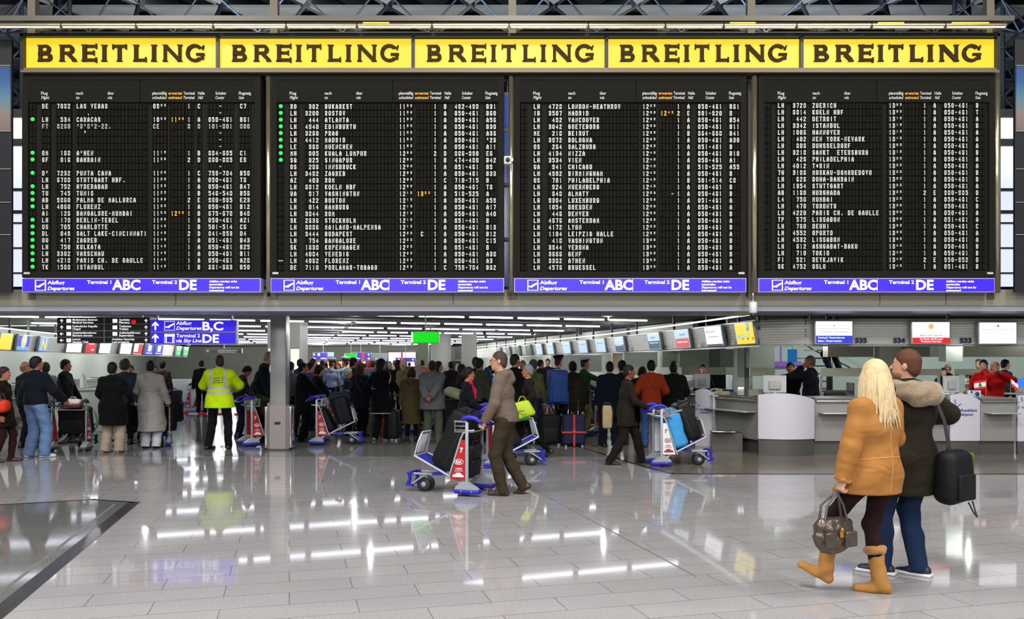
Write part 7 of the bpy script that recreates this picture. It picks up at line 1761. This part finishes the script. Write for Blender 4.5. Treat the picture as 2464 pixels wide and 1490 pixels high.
# man in hoodie with the nearest trolley
HM = person(1216, 0, 80, 'man with spectacles in a brown-grey hoodie pushing the nearest trolley to the left', h=1.80, skin='light', Y=10.45, top=(112, 98, 88), hem=.90, thick=.022, puff=.006, bottom=(74, 64, 48), baggy=.012, shoes=(58, 38, 34), hair='crop', hairc=(66, 54, 46),
            lean=.10, head=(6, 4), feet=((-.09, .02, 0, 4, 0), (.09, -.20, .03, 6, 30)), hands=((-.20, .22, .90), (.20, .26, .90)), glasses=True, hood='down', vox=.010, curl=1.3, extras=dict(elbow=[(-.6, -.8, -.3), (.6, -.8, -.3)]), warp=.0045)
f = Fld(HM['P0'] - V3(.3, .3, .3), HM['P0'] + V3(.3, .3, .2), HM['vx']); f.cone(HM['P0'] + V3(0, 0, .1), HM['P0'] + V3(0, -.01, -.10), .158, .162, .03, ((0, 1, 0), 1.2)); f.plane(HM['P0'] - V3(0, 0, .10), (0, -.35, -1)); fmesh(f, 'shirt_tail', cloth((98, 96, 90)), HM['root'])
m = MB(); m.tube([HM['HP'](s_ * .055, .06, -.05) for s_ in (-1, 1)], .001, 3)
# woman with pink scarf pushing right
WS = person(1120, 0, -80, 'dark-haired woman in a navy coat and pink scarf pushing a trolley to the right', h=1.58, skin='tan', Y=13.4, top=(24, 24, 36), hem=.55, flare=.02, bottom=BK, hair='bun', hairc=(20, 16, 20), hands=((-.2, .30, .98), (.2, .30, .98)), feet=((-.09, .14, 0), (.09, -.14, .01)), collar=(206, 24, 84), lean=.06, curl=1.3)
f = Fld(WS['nk'] - .26, WS['nk'] + .2, WS['vx']); U_ = WS['up']; f.cone(U_(-.05, .05, 1.49), U_(0, .13, 1.33), .036, .040, .03); f.cone(U_(.05, .05, 1.49), U_(0, .13, 1.33), .036, .040, .03); f.cone(U_(0, .13, 1.34), U_(.01, .155, 1.22), .040, .028, .03); f.warp(.005, 2.0, 1.8); fmesh(f, 'scarf', cloth((206, 24, 84)), WS['root'])
# grey-haired man with lime bag
LG_ = person(1272, 0, 84, 'grey-haired man in a dark suit walking left with a lime green bag', h=1.66, skin='tan', Y=14.5, top=(38, 34, 30), hem=.72, bottom=BK, hair='short', hairc=(112, 112, 116), feet=((-.09, .30, 0), (.09, -.36, .05, 8, 30)), hands=((-.30, .10, 1.02), (.26, .2, .85)), collar=(196, 200, 226), curl=1.2)
p = wp(LG_, LG_['arms'][0][1]); t = empty('carrier_bag', (p.x, p.y - .1, p.z - .30), R(4), 'bright lime green carrier bag with dark lettering held by the grey-haired man', 'bag')
m = MB(); m.mat(0); m.rbox((0, 0, .19), (.40, .12, .32), .07, 5, amp=.012, seed=8, rot=(0, R(-20), 0), taper=.12); m.mat(1); m.rbox((-.0, .01, .06), (.26, .10, .12), .04, 4, rot=(0, R(-8), 0)); m.build('bag_body', [mat('lime', S(176, 206, 10), .4), mat('leaf_green', S(20, 110, 60), .4)], t)
m = MB(); m.tube([(-.06, 0, .34), (-.02, .03, .42), (.04, .05, .42), (.08, 0, .34)], .008, 5); m.build('bag_handle', mat('lime', S(176, 206, 10), .4), t); m = MB(); [m.tube([(-.10 + .03 * q_, -.072, .10 + .04 * (q_ % 3)), (-.04 + .04 * q_, -.072, .14 + .05 * ((q_ + 1) % 2))], .004, 5) for q_ in range(4)]; m.build('printed_mark', M_DARK, t)
# man in brown suit
BS = person(1505, 0, -86, 'balding man in a dark brown suit striding right behind the blue bag trolley', h=1.66, skin='brown', Y=13.62, top=(46, 38, 31), hem=.66, bottom=(36, 30, 27), baggy=.014, hair='crop', hairc=(22, 18, 18), feet=((-.09, .30, .0, 6, 0), (.09, -.28, 0, 6, 4)), hands=((-.2, .36, .98), (.2, .34, .98)), collar=(206, 160, 200), lean=.07, curl=1.3)
# ---- left group
P = person(8, 1112, -78, 'woman at the left edge in a brown coat with an orange-red bag, facing right', h=1.58, skin='tan', top=(38, 26, 22), hem=.66, flare=.03, bottom=(56, 30, 26), hair='bun', hairc=(52, 30, 34), shoes=(48, 26, 32), feet=((-.09, .1, 0), (.09, -.12, 0)))
duffel(stand(PX(6, 13.7), 13.62, 10, .83), .30, .12, (216, 58, 30), 'orange-red shoulder bag at the left edge of the picture', name='handbag')
P = person(86, 1101, -18, 'man seen from behind in a dark jacket and faded blue jeans, at the left', h=1.76, skin='tan', top=(26, 32, 42), hem=.93, puff=.02, thick=.024, bottom=(104, 130, 172), baggy=.024, hair='thick', hairc=(34, 22, 36), shoes=(198, 198, 200), feet=((-.15, .0, 0, 6), (.14, .05, 0, 34)), hands=((-.25, .22, 1.0), (.32, .3, 1.0)), head=(-22, 0), w=1.08, legw=1.1)
P = person(60, 0, -25, 'balding man in black behind the man in blue jeans', h=1.68, Y=16.2, skin='light', top=(24, 28, 36), hair='bald', hairc=(120, 100, 84), head=(-15, 0))
P = person(110, 0, 30, 'man in a pale grey jacket with a yellow collar behind the man in jeans', h=1.66, Y=17.4, skin='tan', top=(136, 140, 140), hair='thick', hairc=(44, 40, 44), collar=(196, 214, 60))
P = person(157, 0, -80, 'man in a black quilted jacket looking right above the grey trolley', h=1.72, Y=17.2, skin='tan', top=(24, 20, 30), puff=.016, hair='thick', hairc=(20, 14, 30), feet=((-.09, .1, 0), (.09, -.1, 0)), hands=((-.26, .2, .9), (.26, .2, .9)), bottom=(20, 20, 40))
P = person(270, 1090, 2, 'man seen from behind in a long black coat and khaki trousers', h=1.66, skin='brown', top=(14, 14, 18), hem=.54, flare=.02, thick=.03, bottom=(158, 142, 124), baggy=.026, hair='thick', hairc=(20, 16, 18), shoes=(132, 118, 104), feet=((-.14, 0, 0, 22), (.13, 0, 0, 12)), w=1.12, hands=((-.26, .28, 1.0), (.26, .28, 1.0)), legw=1.08)
P = person(300, 0, 10, 'person with fluffy brown hair and a blue grey jacket between the two long coats', h=1.72, Y=16.9, top=(60, 70, 86), hair='curly', hairc=(70, 58, 46))
P = person(362, 1079, 0, 'man seen from behind in a long pale grey trench coat and white trousers', h=1.70, skin='brown', top=(150, 146, 144), hem=.34, flare=.045, thick=.03, bottom=(192, 192, 206), baggy=.022, hair='short', hairc=(16, 12, 22), shoes=(16, 16, 18), feet=((-.10, 0, 0, 4), (.11, 0.02, 0, 22)), w=1.12, hands=((-.26, .26, 1.0), (.31, .14, .86)), legw=1.05, collar=(150, 146, 144))
drape(P, P['gar'], [(-.21, 1.17), (-.1, 1.13), (0, 1.15), (.1, 1.13), (.21, 1.17)], .005, 'yoke_seam', mat('seam_grey', S(96, 92, 90), .8))
drape(P, P['gar'], [(0, .88), (0, .4)], .005, 'back_vent', mat('seam_grey', S(96, 92, 90), .8))
P = person(392, 0, -10, 'person in a brown leather jacket far behind the trench coat', h=1.70, Y=23, top=(70, 60, 52), hair='short', hairc=(16, 14, 24))
P = person(372, 0, 180, 'clerk with a white face mask behind the left counter', h=1.60, Y=27, top=(60, 70, 90), hair='thick', hairc=(18, 16, 20), skin='light')
m = MB(); m.rbox(tuple(P['HP'](0, .085, -.06)), (.10, .05, .07), .02, 3); m.build('face_mask', mat('mask_white', S(225, 232, 240), .6), P['root'])
P = person(316, 0, 170, 'clerk facing the hall between the two long coats', h=1.58, Y=27.5, top=(40, 40, 52), hair='thick', hairc=(24, 18, 18), skin='tan')
# security guard
yl = mat('hivis', S(196, 230, 20), .7, emit=.0); rf = mat('reflective', S(176, 170, 170), .4)
def hv(c):
    z, x, y = c[:, 2], c[:, 0], c[:, 1]; r = np.zeros(len(c), int)
    r[((np.abs(z - 1.145) < .022) | (np.abs(z - 1.055) < .022)) & (np.abs(x) < .235)] = 1
    r[(np.abs(np.abs(x) - .135) < .026) & (z > 1.145) & (z < 1.52)] = 1
    return r
P = person(528, 1082, 4, 'security guard seen from behind in a yellow-green high-visibility jacket', h=1.80, skin='light', top=(190, 226, 14), hem=.78, flare=.02, thick=.034, puff=.012, bottom=(22, 22, 28), baggy=.012, hair='short', hairc=(44, 32, 30), feet=((-.20, .0, 0, 22), (.16, .02, 0, -4)), hands=((-.20, .34, 1.12), (.20, .34, 1.12)), head=(28, 6), w=1.14, glasses=True,
           extras=dict(topslots=([rf], hv), elbow=[(-1, -.5, -.3), (1, -.5, -.3)]), shoes=(14, 14, 16))
m = MB(); m.box((0, 0, 0), (.19, .006, .11)); p = P['up'](0, -.192, 1.315); o = m.build('back_label', mat('label_yellow', S(170, 200, 20), .6), P['root']); o.location = p; o.rotation_euler = (R(-6), 0, 0)
m = MB(); write(m, 'Airport', 0, .01, .026, -.006, w=.13, bold=.04, align='c'); write(m, 'Security', 0, -.035, .026, -.006, w=.14, bold=.04, align='c'); m.build('label_lettering', M_DARK, o)
P = person(573, 0, -60, 'dark-haired person in a brown jacket bending over, right of the security guard', h=1.62, Y=18.6, skin='tan', top=(66, 54, 42), lean=.22, head=(-10, -25), hair='thick', hairc=(16, 14, 16), hands=((-.15, .4, .98), (.15, .4, .98)), bottom=(30, 34, 60))
P = person(622, 0, -75, 'tall grey-haired man in a dark navy jacket leaning forward left of the column', h=1.92, Y=17.4, skin='light', top=(20, 34, 42), hem=.74, puff=.012, bottom=(20, 22, 28), lean=.24, head=(0, -8), hair='short', hairc=(150, 136, 110), hands=((-.2, .30, .85), (.25, .22, .85)), feet=((-.10, .1, 0), (.1, -.1, 0)), collar=(214, 210, 206), w=1.12)
t = empty('folded_jacket', (PX(628, 16.9), 16.9, .72), R(10), 'olive green jacket hung over the arm of the tall leaning man', 'jacket'); f = Fld(V3(-.22, -.14, -.22), V3(.22, .14, .36), .011); f.cone((-.08, 0, .22), (.10, 0, .18), .08, .07, .05); f.cone((-.05, 0, .15), (.08, 0, -.08), .10, .07, .05); f.warp(.012, 1.0, 1.4); fmesh(f, 'draped_cloth', cloth((72, 74, 44)), t)
P = person(699, 0, -20, 'person in a grey top partly hidden behind the steel column', h=1.68, Y=18.6, top=(120, 124, 126), hair='short', hairc=(30, 26, 50))
P = person(728, 1063, -62, 'man in a long black coat holding a trolley, right of the column', h=1.66, skin='tan', top=(14, 14, 20), hem=.60, thick=.034, bottom=(14, 14, 20), baggy=.02, hair='short', hairc=(20, 12, 18), hands=((-.14, .42, 1.02), (.20, .40, 1.02)), feet=((-.12, .06, 0), (.12, -.06, 0)), w=1.12, head=(-6, 0))
P = person(764, 0, -62, 'woman with a black bob and black leather jacket beside the black coat man', h=1.60, Y=18.2, skin='light', top=(30, 34, 32), puff=.01, bottom=BK, hair='bob', hairc=(12, 16, 18), head=(-6, -16), hands=((-.1, .3, .95), (.15, .3, .95)))
P = person(746, 0, -60, 'person in a dark cap behind the black bob woman', h=1.66, Y=20.5, skin='light', top=(60, 70, 120), hair='thick', hairc=(20, 20, 22))
P = person(836, 0, -70, 'grey-haired elderly woman in a teal jacket looking right', h=1.52, Y=19.2, skin='light', top=(44, 70, 76), hair='curly', hairc=(168, 172, 156), head=(0, -4), bottom=CH)
P = person(868, 1050, -30, 'woman with long brown hair and a navy coat with a shoulder strap', h=1.66, skin='light', top=(32, 38, 54), hem=.66, bottom=(16, 16, 20), hair='long', hairc=(58, 32, 34), collar=(210, 110, 150), feet=((-.08, 0, 0), (.08, 0, 0)))
strap2(P, [(-.10, 1.46), (-.06, 1.33), (.08, 1.13), (.17, 1.0)], (80, 44, 38))
wh = cloth((190, 188, 186))
P = person(916, 1060, -28, 'woman with long black hair in a black track jacket with pale sleeve stripes', h=1.74, skin='tan', top=(16, 18, 22), hem=.58, flare=.055, thick=.028, bottom=(18, 22, 30), baggy=.016, hair='long', hairc=(14, 12, 14), shoes=(156, 150, 136), hands=((-.30, .04, .95), (.20, .46, .98)), feet=((-.13, -.02, 0, -10), (.13, .04, 0, 60)), head=(-14, 0),
           extras=dict(topslots=([wh], lambda c: ((c[:, 2] < .605) | ((np.abs(c[:, 0]) > .21) & (np.abs(c[:, 1] - .02) < .018) & (c[:, 2] > 1.0) & (c[:, 0] > 0))).astype(int))))
m = MB(); m.rbox((-.02, -.205, 1.12), (.09, .02, .03), .008, 2); m.build('blue_badge', mat('badge_blue', S(40, 70, 160), .5), P['root'])
P = person(990, 1062, 0, 'woman seen from behind in a long olive parka and black trousers', h=1.54, skin='light', top=(96, 86, 58), hem=.42, flare=.03, thick=.034, bottom=(14, 14, 18), baggy=-.006, hair='bob', hairc=(36, 26, 24), hood='down', feet=((-.10, 0, 0), (.11, 0, 0)), w=1.08)
P = person(1040, 0, -8, 'man seen from behind in a grey jacket with hands clasped behind his back', h=1.70, Y=17.3, skin='tan', top=(104, 106, 108), hem=.72, flare=.03, thick=.034, puff=.02, bottom=(88, 100, 80), baggy=.022, hair='short', hairc=(44, 30, 24), shoes=(90, 90, 70), hood='down', feet=((-.13, 0, 0), (.14, 0, 0)), hands=((-.05, -.30, .93), (.04, -.33, .96)), w=1.12, curl=1.0,
           hdir=((.8, -.1, -.4), (-.8, -.1, -.4)), extras=dict(elbow=[(-1, -.25, -.1), (1, -.25, -.1)], palm=[(0, 1, 0), (0, 1, 0)]))
P = person(972, 0, 60, 'bald man in an olive vest jacket facing left behind the olive parka', h=1.74, Y=20.5, skin='light', top=(112, 104, 74), puff=.016, hair='bald', hairc=(170, 150, 130), collar=(60, 60, 50))
P = person(798, 0, 10, 'officer in a light blue shirt and white peaked cap, left of two', h=1.76, Y=24, skin='light', top=(168, 180, 214), thick=.006, hem=.95, bottom=(30, 36, 80), hair='crop', hairc=(90, 70, 50), hat=(200, 205, 205), sleeve=False, head=(-30, -6))
P = person(832, 0, 60, 'officer in a light blue shirt and white cap stretching out an arm', h=1.80, Y=24.5, skin='light', top=(176, 190, 222), thick=.006, hem=.95, bottom=(30, 36, 80), hair='crop', hairc=(60, 50, 40), hat=(190, 196, 200), hands=((-.35, .42, 1.42), (.3, .1, .85)))
P = person(850, 0, -60, 'dark-haired man in a grey green coat behind the brown-haired woman', h=1.78, Y=21, skin='tan', top=(58, 60, 52), hair='thick', hairc=(26, 20, 18))
P = person(1153, 0, -40, 'man in an olive grey jacket behind the pink scarf woman', h=1.74, Y=17.6, skin='tan', top=(84, 90, 70), hair='thick', hairc=(26, 26, 26), puff=.01)
P = person(1145, 0, 20, 'second dark head behind the olive grey jacket', h=1.78, Y=19, skin='tan', top=(40, 44, 60), hair='thick', hairc=(22, 18, 40))
P = person(1110, 0, -70, 'young woman with long brown hair facing right behind the pink scarf woman', h=1.62, Y=19.5, skin='light', top=(60, 40, 44), hair='long', hairc=(40, 26, 24))
P = person(1182, 0, 90, 'photographer in a blue jacket holding a camera up to the face', h=1.60, Y=18.6, skin='light', top=(40, 84, 140), hair='short', hairc=(36, 24, 20), hands=((-.05, .22, 1.55), (.07, .22, 1.55)))
P = person(1238, 0, -50, 'man in a black coat with a turned-up collar just behind the hoodie man', h=1.82, Y=16.0, skin='tan', top=(16, 16, 20), hem=.70, hair='short', hairc=(34, 30, 28), bottom=BK, collar=(16, 16, 20), puff=.01)
P = person(1283, 0, -30, 'person with short grey hair and an olive hooded jacket behind the lime bag', h=1.72, Y=17.0, skin='light', top=(98, 104, 66), hair='thick', hairc=(70, 76, 84), hood='down', bottom=(50, 60, 90))
P = person(1258, 0, 150, 'person with light brown hair facing the viewer behind the grey-haired man', h=1.72, Y=21, skin='light', top=(90, 110, 80), hair='short', hairc=(140, 116, 80))
P = person(1343, 0, -50, 'officer in a dark peaked cap and light shirt behind the backpacker', h=1.80, Y=19.5, skin='light', top=(176, 186, 220), hair='crop', hairc=(70, 50, 40), hat=(26, 30, 44), thick=.008, bottom=(30, 34, 50))
BPK = person(1378, 1070, 8, 'backpacker in a dark olive parka holding the handle of the navy suitcase', h=1.68, skin='tan', top=(46, 44, 30), hem=.70, thick=.036, puff=.02, bottom=(18, 18, 22), baggy=.012, hair='thick', hairc=(14, 14, 18), hood='down', feet=((-.12, 0, 0), (.12, 0, 0)), hands=((-.3, .05, .85), (.30, .02, .82)), w=1.12)
suitcase(stand(PX(1343, 16.45), 16.5, 14, .80, tilt=-4), (.38, .26, .72), (30, 66, 134), 'big blue hiking backpack with straps carried on the backpacker\'s left shoulder', seed=33, wheels=False, handle=True, name='backpack', soft=.012)
P = person(1406, 0, -78, 'officer in a green jacket and white peaked cap stretching an arm to the right', h=1.76, Y=19.0, skin='tan', top=(36, 92, 44), hem=.88, hat=(220, 222, 226), hair='crop', hairc=(40, 34, 30), bottom=(134, 126, 74), hands=((-.2, .34, 1.05), (.18, .52, 1.20)), feet=((-.1, 0, 0), (.1, 0, 0)))
P = person(1467, 1076, 2, 'man seen from behind in a dark navy jacket right of the barrier post', h=1.68, skin='tan', top=(20, 26, 42), hem=.62, thick=.03, bottom=(20, 24, 40), baggy=.012, hair='short', hairc=(14, 12, 16), hands=((-.27, .0, .84), (.26, .02, .84)), feet=((-.12, 0, 0), (.10, 0, 0)), w=1.08)
suitcase(stand(PX(1462, 15.85), 15.9, 3, .36), (.20, .10, .50), (170, 150, 112), 'beige paper carrier bag hanging beside the man in navy', seed=41, wheels=False, pockets=False, name='carrier_bag', soft=.006)
P = person(1497, 0, 15, 'dark-haired person in a black coat hidden behind the brown suit', h=1.70, Y=16.8, skin='tan', top=(20, 22, 34), hem=.5, bottom=BK, hair='thick', hairc=(14, 12, 20))
P = person(1541, 0, -20, 'short person with thick black hair bending down left of the red sweater', h=1.60, Y=17.6, skin='light', top=(40, 36, 40), hair='bob', hairc=(14, 12, 16), lean=.25, head=(0, -20))
RS = person(1567, 1077, 0, 'man seen from behind in a rust red sweater and blue jeans', h=1.70, skin='light', top=(142, 50, 24), hem=.90, thick=.024, puff=.008, bottom=(44, 78, 124), baggy=.008, hair='thick', hairc=(12, 12, 14), shoes=(30, 30, 34), feet=((-.12, 0, 0), (.12, 0, 0)), hands=((-.24, .24, 1.05), (.24, .24, 1.05)), w=1.10)
strap2(RS, [(-.11, 1.46), (-.06, 1.34), (.06, 1.15), (.18, .98)], (30, 24, 24), .014)
P = person(1620, 0, -4, 'man seen from behind in a black short coat left of the receptionist', h=1.66, Y=16.6, skin='brown', top=(22, 22, 22), hem=.68, thick=.034, puff=.012, bottom=BK, hair='short', hairc=(12, 12, 14), hands=((-.2, .28, 1.05), (.2, .28, 1.05)), w=1.12, collar=(22, 22, 22))
# ---- behind the counters
P = person(1622, 0, -120, 'clerk in a dark blue jacket with hands on hips behind the right row', h=1.70, Y=19.4, skin='pale', top=(30, 36, 56), hair='short', hairc=(44, 30, 26), hands=((-.32, .04, 1.02), (.32, .04, 1.02)), extras=dict(elbow=[(-1, -.4, 0), (1, -.4, 0)]), head=(-20, 8))
P = person(1691, 0, -165, 'receptionist with brown hair behind the beige monitor', h=1.62, Y=19.2, skin='light', top=(24, 26, 34), hair='short', hairc=(60, 30, 22), hands=((-.2, .3, 1.0), (.22, .3, 1.0)), head=(-25, 0))
P = person(1902, 0, 165, 'man in black behind the counter holding a phone to his ear', h=1.66, Y=17.5, skin='tan', top=(16, 16, 18), hair='thick', hairc=(18, 16, 16), hands=((-.11, .12, 1.53), (.24, .24, 1.0)), puff=.015, w=1.12, head=(0, 4), extras=dict(elbow=[(-.8, .5, -.8), (.6, -.8, -.3)]))
P = person(1951, 0, 55, 'man with a shaved head and dark leather jacket standing behind the counter', h=1.80, Y=16.35, skin='tan', top=(26, 28, 38), hem=.6, hair='crop', hairc=(96, 80, 66), hands=((-.10, .14, 1.52), (.25, .1, .85)), thick=.03, w=1.08, extras=dict(elbow=[(-.7, .6, -.8), (.6, -.8, -.3)]))
P = person(2367, 0, 120, 'man in a bright red sweater on the phone behind the right counter', h=1.72, Y=18.2, skin='light', top=(196, 16, 24), hair='thick', hairc=(24, 20, 34), hands=((-.11, .12, 1.53), (.24, .3, 1.0)), head=(20, 0), w=1.05, extras=dict(elbow=[(-.8, .5, -.8), (.6, -.8, -.3)]))
P = person(2394, 0, 175, 'woman in a red sweater holding a hand to her face behind the right counter', h=1.68, Y=17.4, skin='tan', top=(170, 14, 22), hair='short', hairc=(120, 90, 60), hands=((-.09, .14, 1.50), (.24, .28, 1.0)), puff=.01, extras=dict(elbow=[(-.9, .4, -.8), (.6, -.8, -.3)]))
P = person(2418, 0, -90, 'man in a blue suit with white shirt facing right at the far right', h=1.74, Y=19.5, skin='pale', top=(70, 80, 96), hair='short', hairc=(36, 26, 30), collar=(225, 228, 235), feet=((-.1, 0, 0), (.1, 0, 0)))
P = person(2270, 0, 170, 'woman with long dark hair seated far behind the pale monitor', h=1.52, Y=21.5, skin='light', top=(30, 28, 32), hair='long', hairc=(30, 20, 20), vox=.016)
P = person(2356, 0, 120, 'person partly hidden left of the man in red', h=1.76, Y=21.5, skin='light', top=(40, 40, 56), hair='short', hairc=(50, 44, 56), vox=.016)
P = person(2281, 0, 100, 'balding man far behind the woman with long dark hair', h=1.62, Y=22.5, skin='tan', top=(24, 24, 28), hair='bald', hairc=(60, 50, 44), vox=.016)
# legs of someone on the spiral stair
P = person(2010, 0, 60, 'person in dark trousers climbing the spiral stair, cut off by the fascia', h=1.75, Y=21.2, z0=1.32, skin='tan', top=(190, 190, 186), bottom=(22, 24, 40), baggy=.01, feet=((-.1, .12, .1), (.1, -.12, 0)), hem=.88, vox=.016)
# ---- far crowd
rc = random.Random(5)
far = [(485, 26, 10, (30, 32, 34), 'short', (30, 26, 24), 'man in a dark jacket at the distant trolley left of the guard'), (722, 23.4, -40, (40, 60, 110), 'short', (40, 30, 24), 'man in blue just right of the cream lit poster'),
       (753, 27, -60, (190, 30, 34), 'long', (60, 30, 24), 'woman in a red jacket in the crowd behind the black bob woman'), (776, 29, 10, (60, 62, 66), 'short', (60, 50, 40), 'person in a dark grey jacket left of the white-capped officer'),
       (815, 30, 160, (120, 90, 70), 'long', (120, 70, 40), 'woman with auburn hair between the two white-capped officers'), (887, 30, 30, (200, 36, 40), 'short', (200, 40, 40), 'person in a red hooded top right of the brown-haired woman'),
       (896, 25, 5, (70, 88, 110), 'short', (50, 40, 30), 'person with a light blue rucksack in the crowd'), (907, 33, 170, (80, 76, 60), 'thick', (70, 56, 44), 'person in olive facing the viewer in the far crowd'),
       (939, 28, 20, (40, 50, 70), 'short', (170, 160, 140), 'white-haired person right of the long black hair'), (950, 32, 0, (206, 214, 110), 'short', (90, 80, 60), 'person in a pale yellow jacket in the far crowd'),
       (957, 23, 40, (50, 44, 44), 'long', (60, 34, 28), 'woman with long reddish hair left of the bald man'), (1004, 34, 10, (60, 44, 34), 'short', (40, 30, 26), 'person in brown left of the orange jacket'),
       (1016, 31, 0, (226, 92, 20), 'short', (30, 40, 20), 'person in a bright orange jacket before the olive pillar'), (1054, 20, -80, (90, 60, 70), 'long', (40, 24, 30), 'woman facing right just behind the grey jacket man'),
       (1005, 22, 30, (190, 180, 176), 'short', (214, 200, 196), 'fair-haired person right of the olive parka'), (925, 38, 20, (70, 60, 60), 'short', (50, 40, 34), 'small distant person under the right blue sign'),
       (866, 40, 0, (90, 60, 50), 'short', (60, 44, 34), 'small distant person before the sparkling shop window'), (844, 42, 0, (50, 50, 60), 'short', (40, 34, 30), 'small distant person before the middle shop window'), (806, 44, 0, (70, 60, 70), 'short', (60, 44, 34), 'small distant person before the left shop window'),
       (784, 38, 0, (100, 60, 50), 'long', (50, 34, 24), 'small distant person left of the white-capped officers'), (968, 40, 0, (60, 56, 50), 'short', (70, 54, 44), 'small distant person under the portal header'), (985, 44, 0, (90, 80, 70), 'short', (50, 40, 36), 'tiny distant person left of the olive pillar'),
       (938, 46, 0, (50, 56, 80), 'short', (40, 30, 30), 'tiny distant person left of the pale yellow jacket'), (826, 50, 0, (90, 80, 70), 'short', (40, 34, 30), 'tiny distant person below the small green sign'), (1300, 24, -60, (60, 64, 50), 'short', (50, 44, 36), 'person in a dark green coat right of the lime bag man'),
       (1318, 27, 170, (40, 40, 50), 'short', (60, 50, 36), 'clerk far behind the dark-capped officer'), (1085, 24, 20, (60, 56, 60), 'short', (30, 24, 24), 'person in grey beside the portrait poster'), (1205, 22, 60, (70, 74, 66), 'thick', (40, 32, 28), 'person in grey green behind the hoodie man'),
       (760, 34, 30, (60, 90, 60), 'short', (80, 60, 44), 'small distant person in green below the left blue sign'), (880, 36, -20, (40, 44, 50), 'short', (30, 26, 24), 'small distant person right of the red hooded top')]
for i, (px, Y_, fc, tc, hr_, hc_, lb) in enumerate(far):
    person(px, 0, fc, lb, h=rc.uniform(1.64, 1.80), Y=Y_, top=tc, hair=hr_, hairc=hc_, skin=rc.choice(['light', 'tan', 'pale']), bottom=rc.choice([(30, 34, 50), (24, 24, 26), (50, 60, 84)]), vox=.017 if Y_ < 34 else .024, group='far crowd in the check-in hall', puff=.008, seed=i)
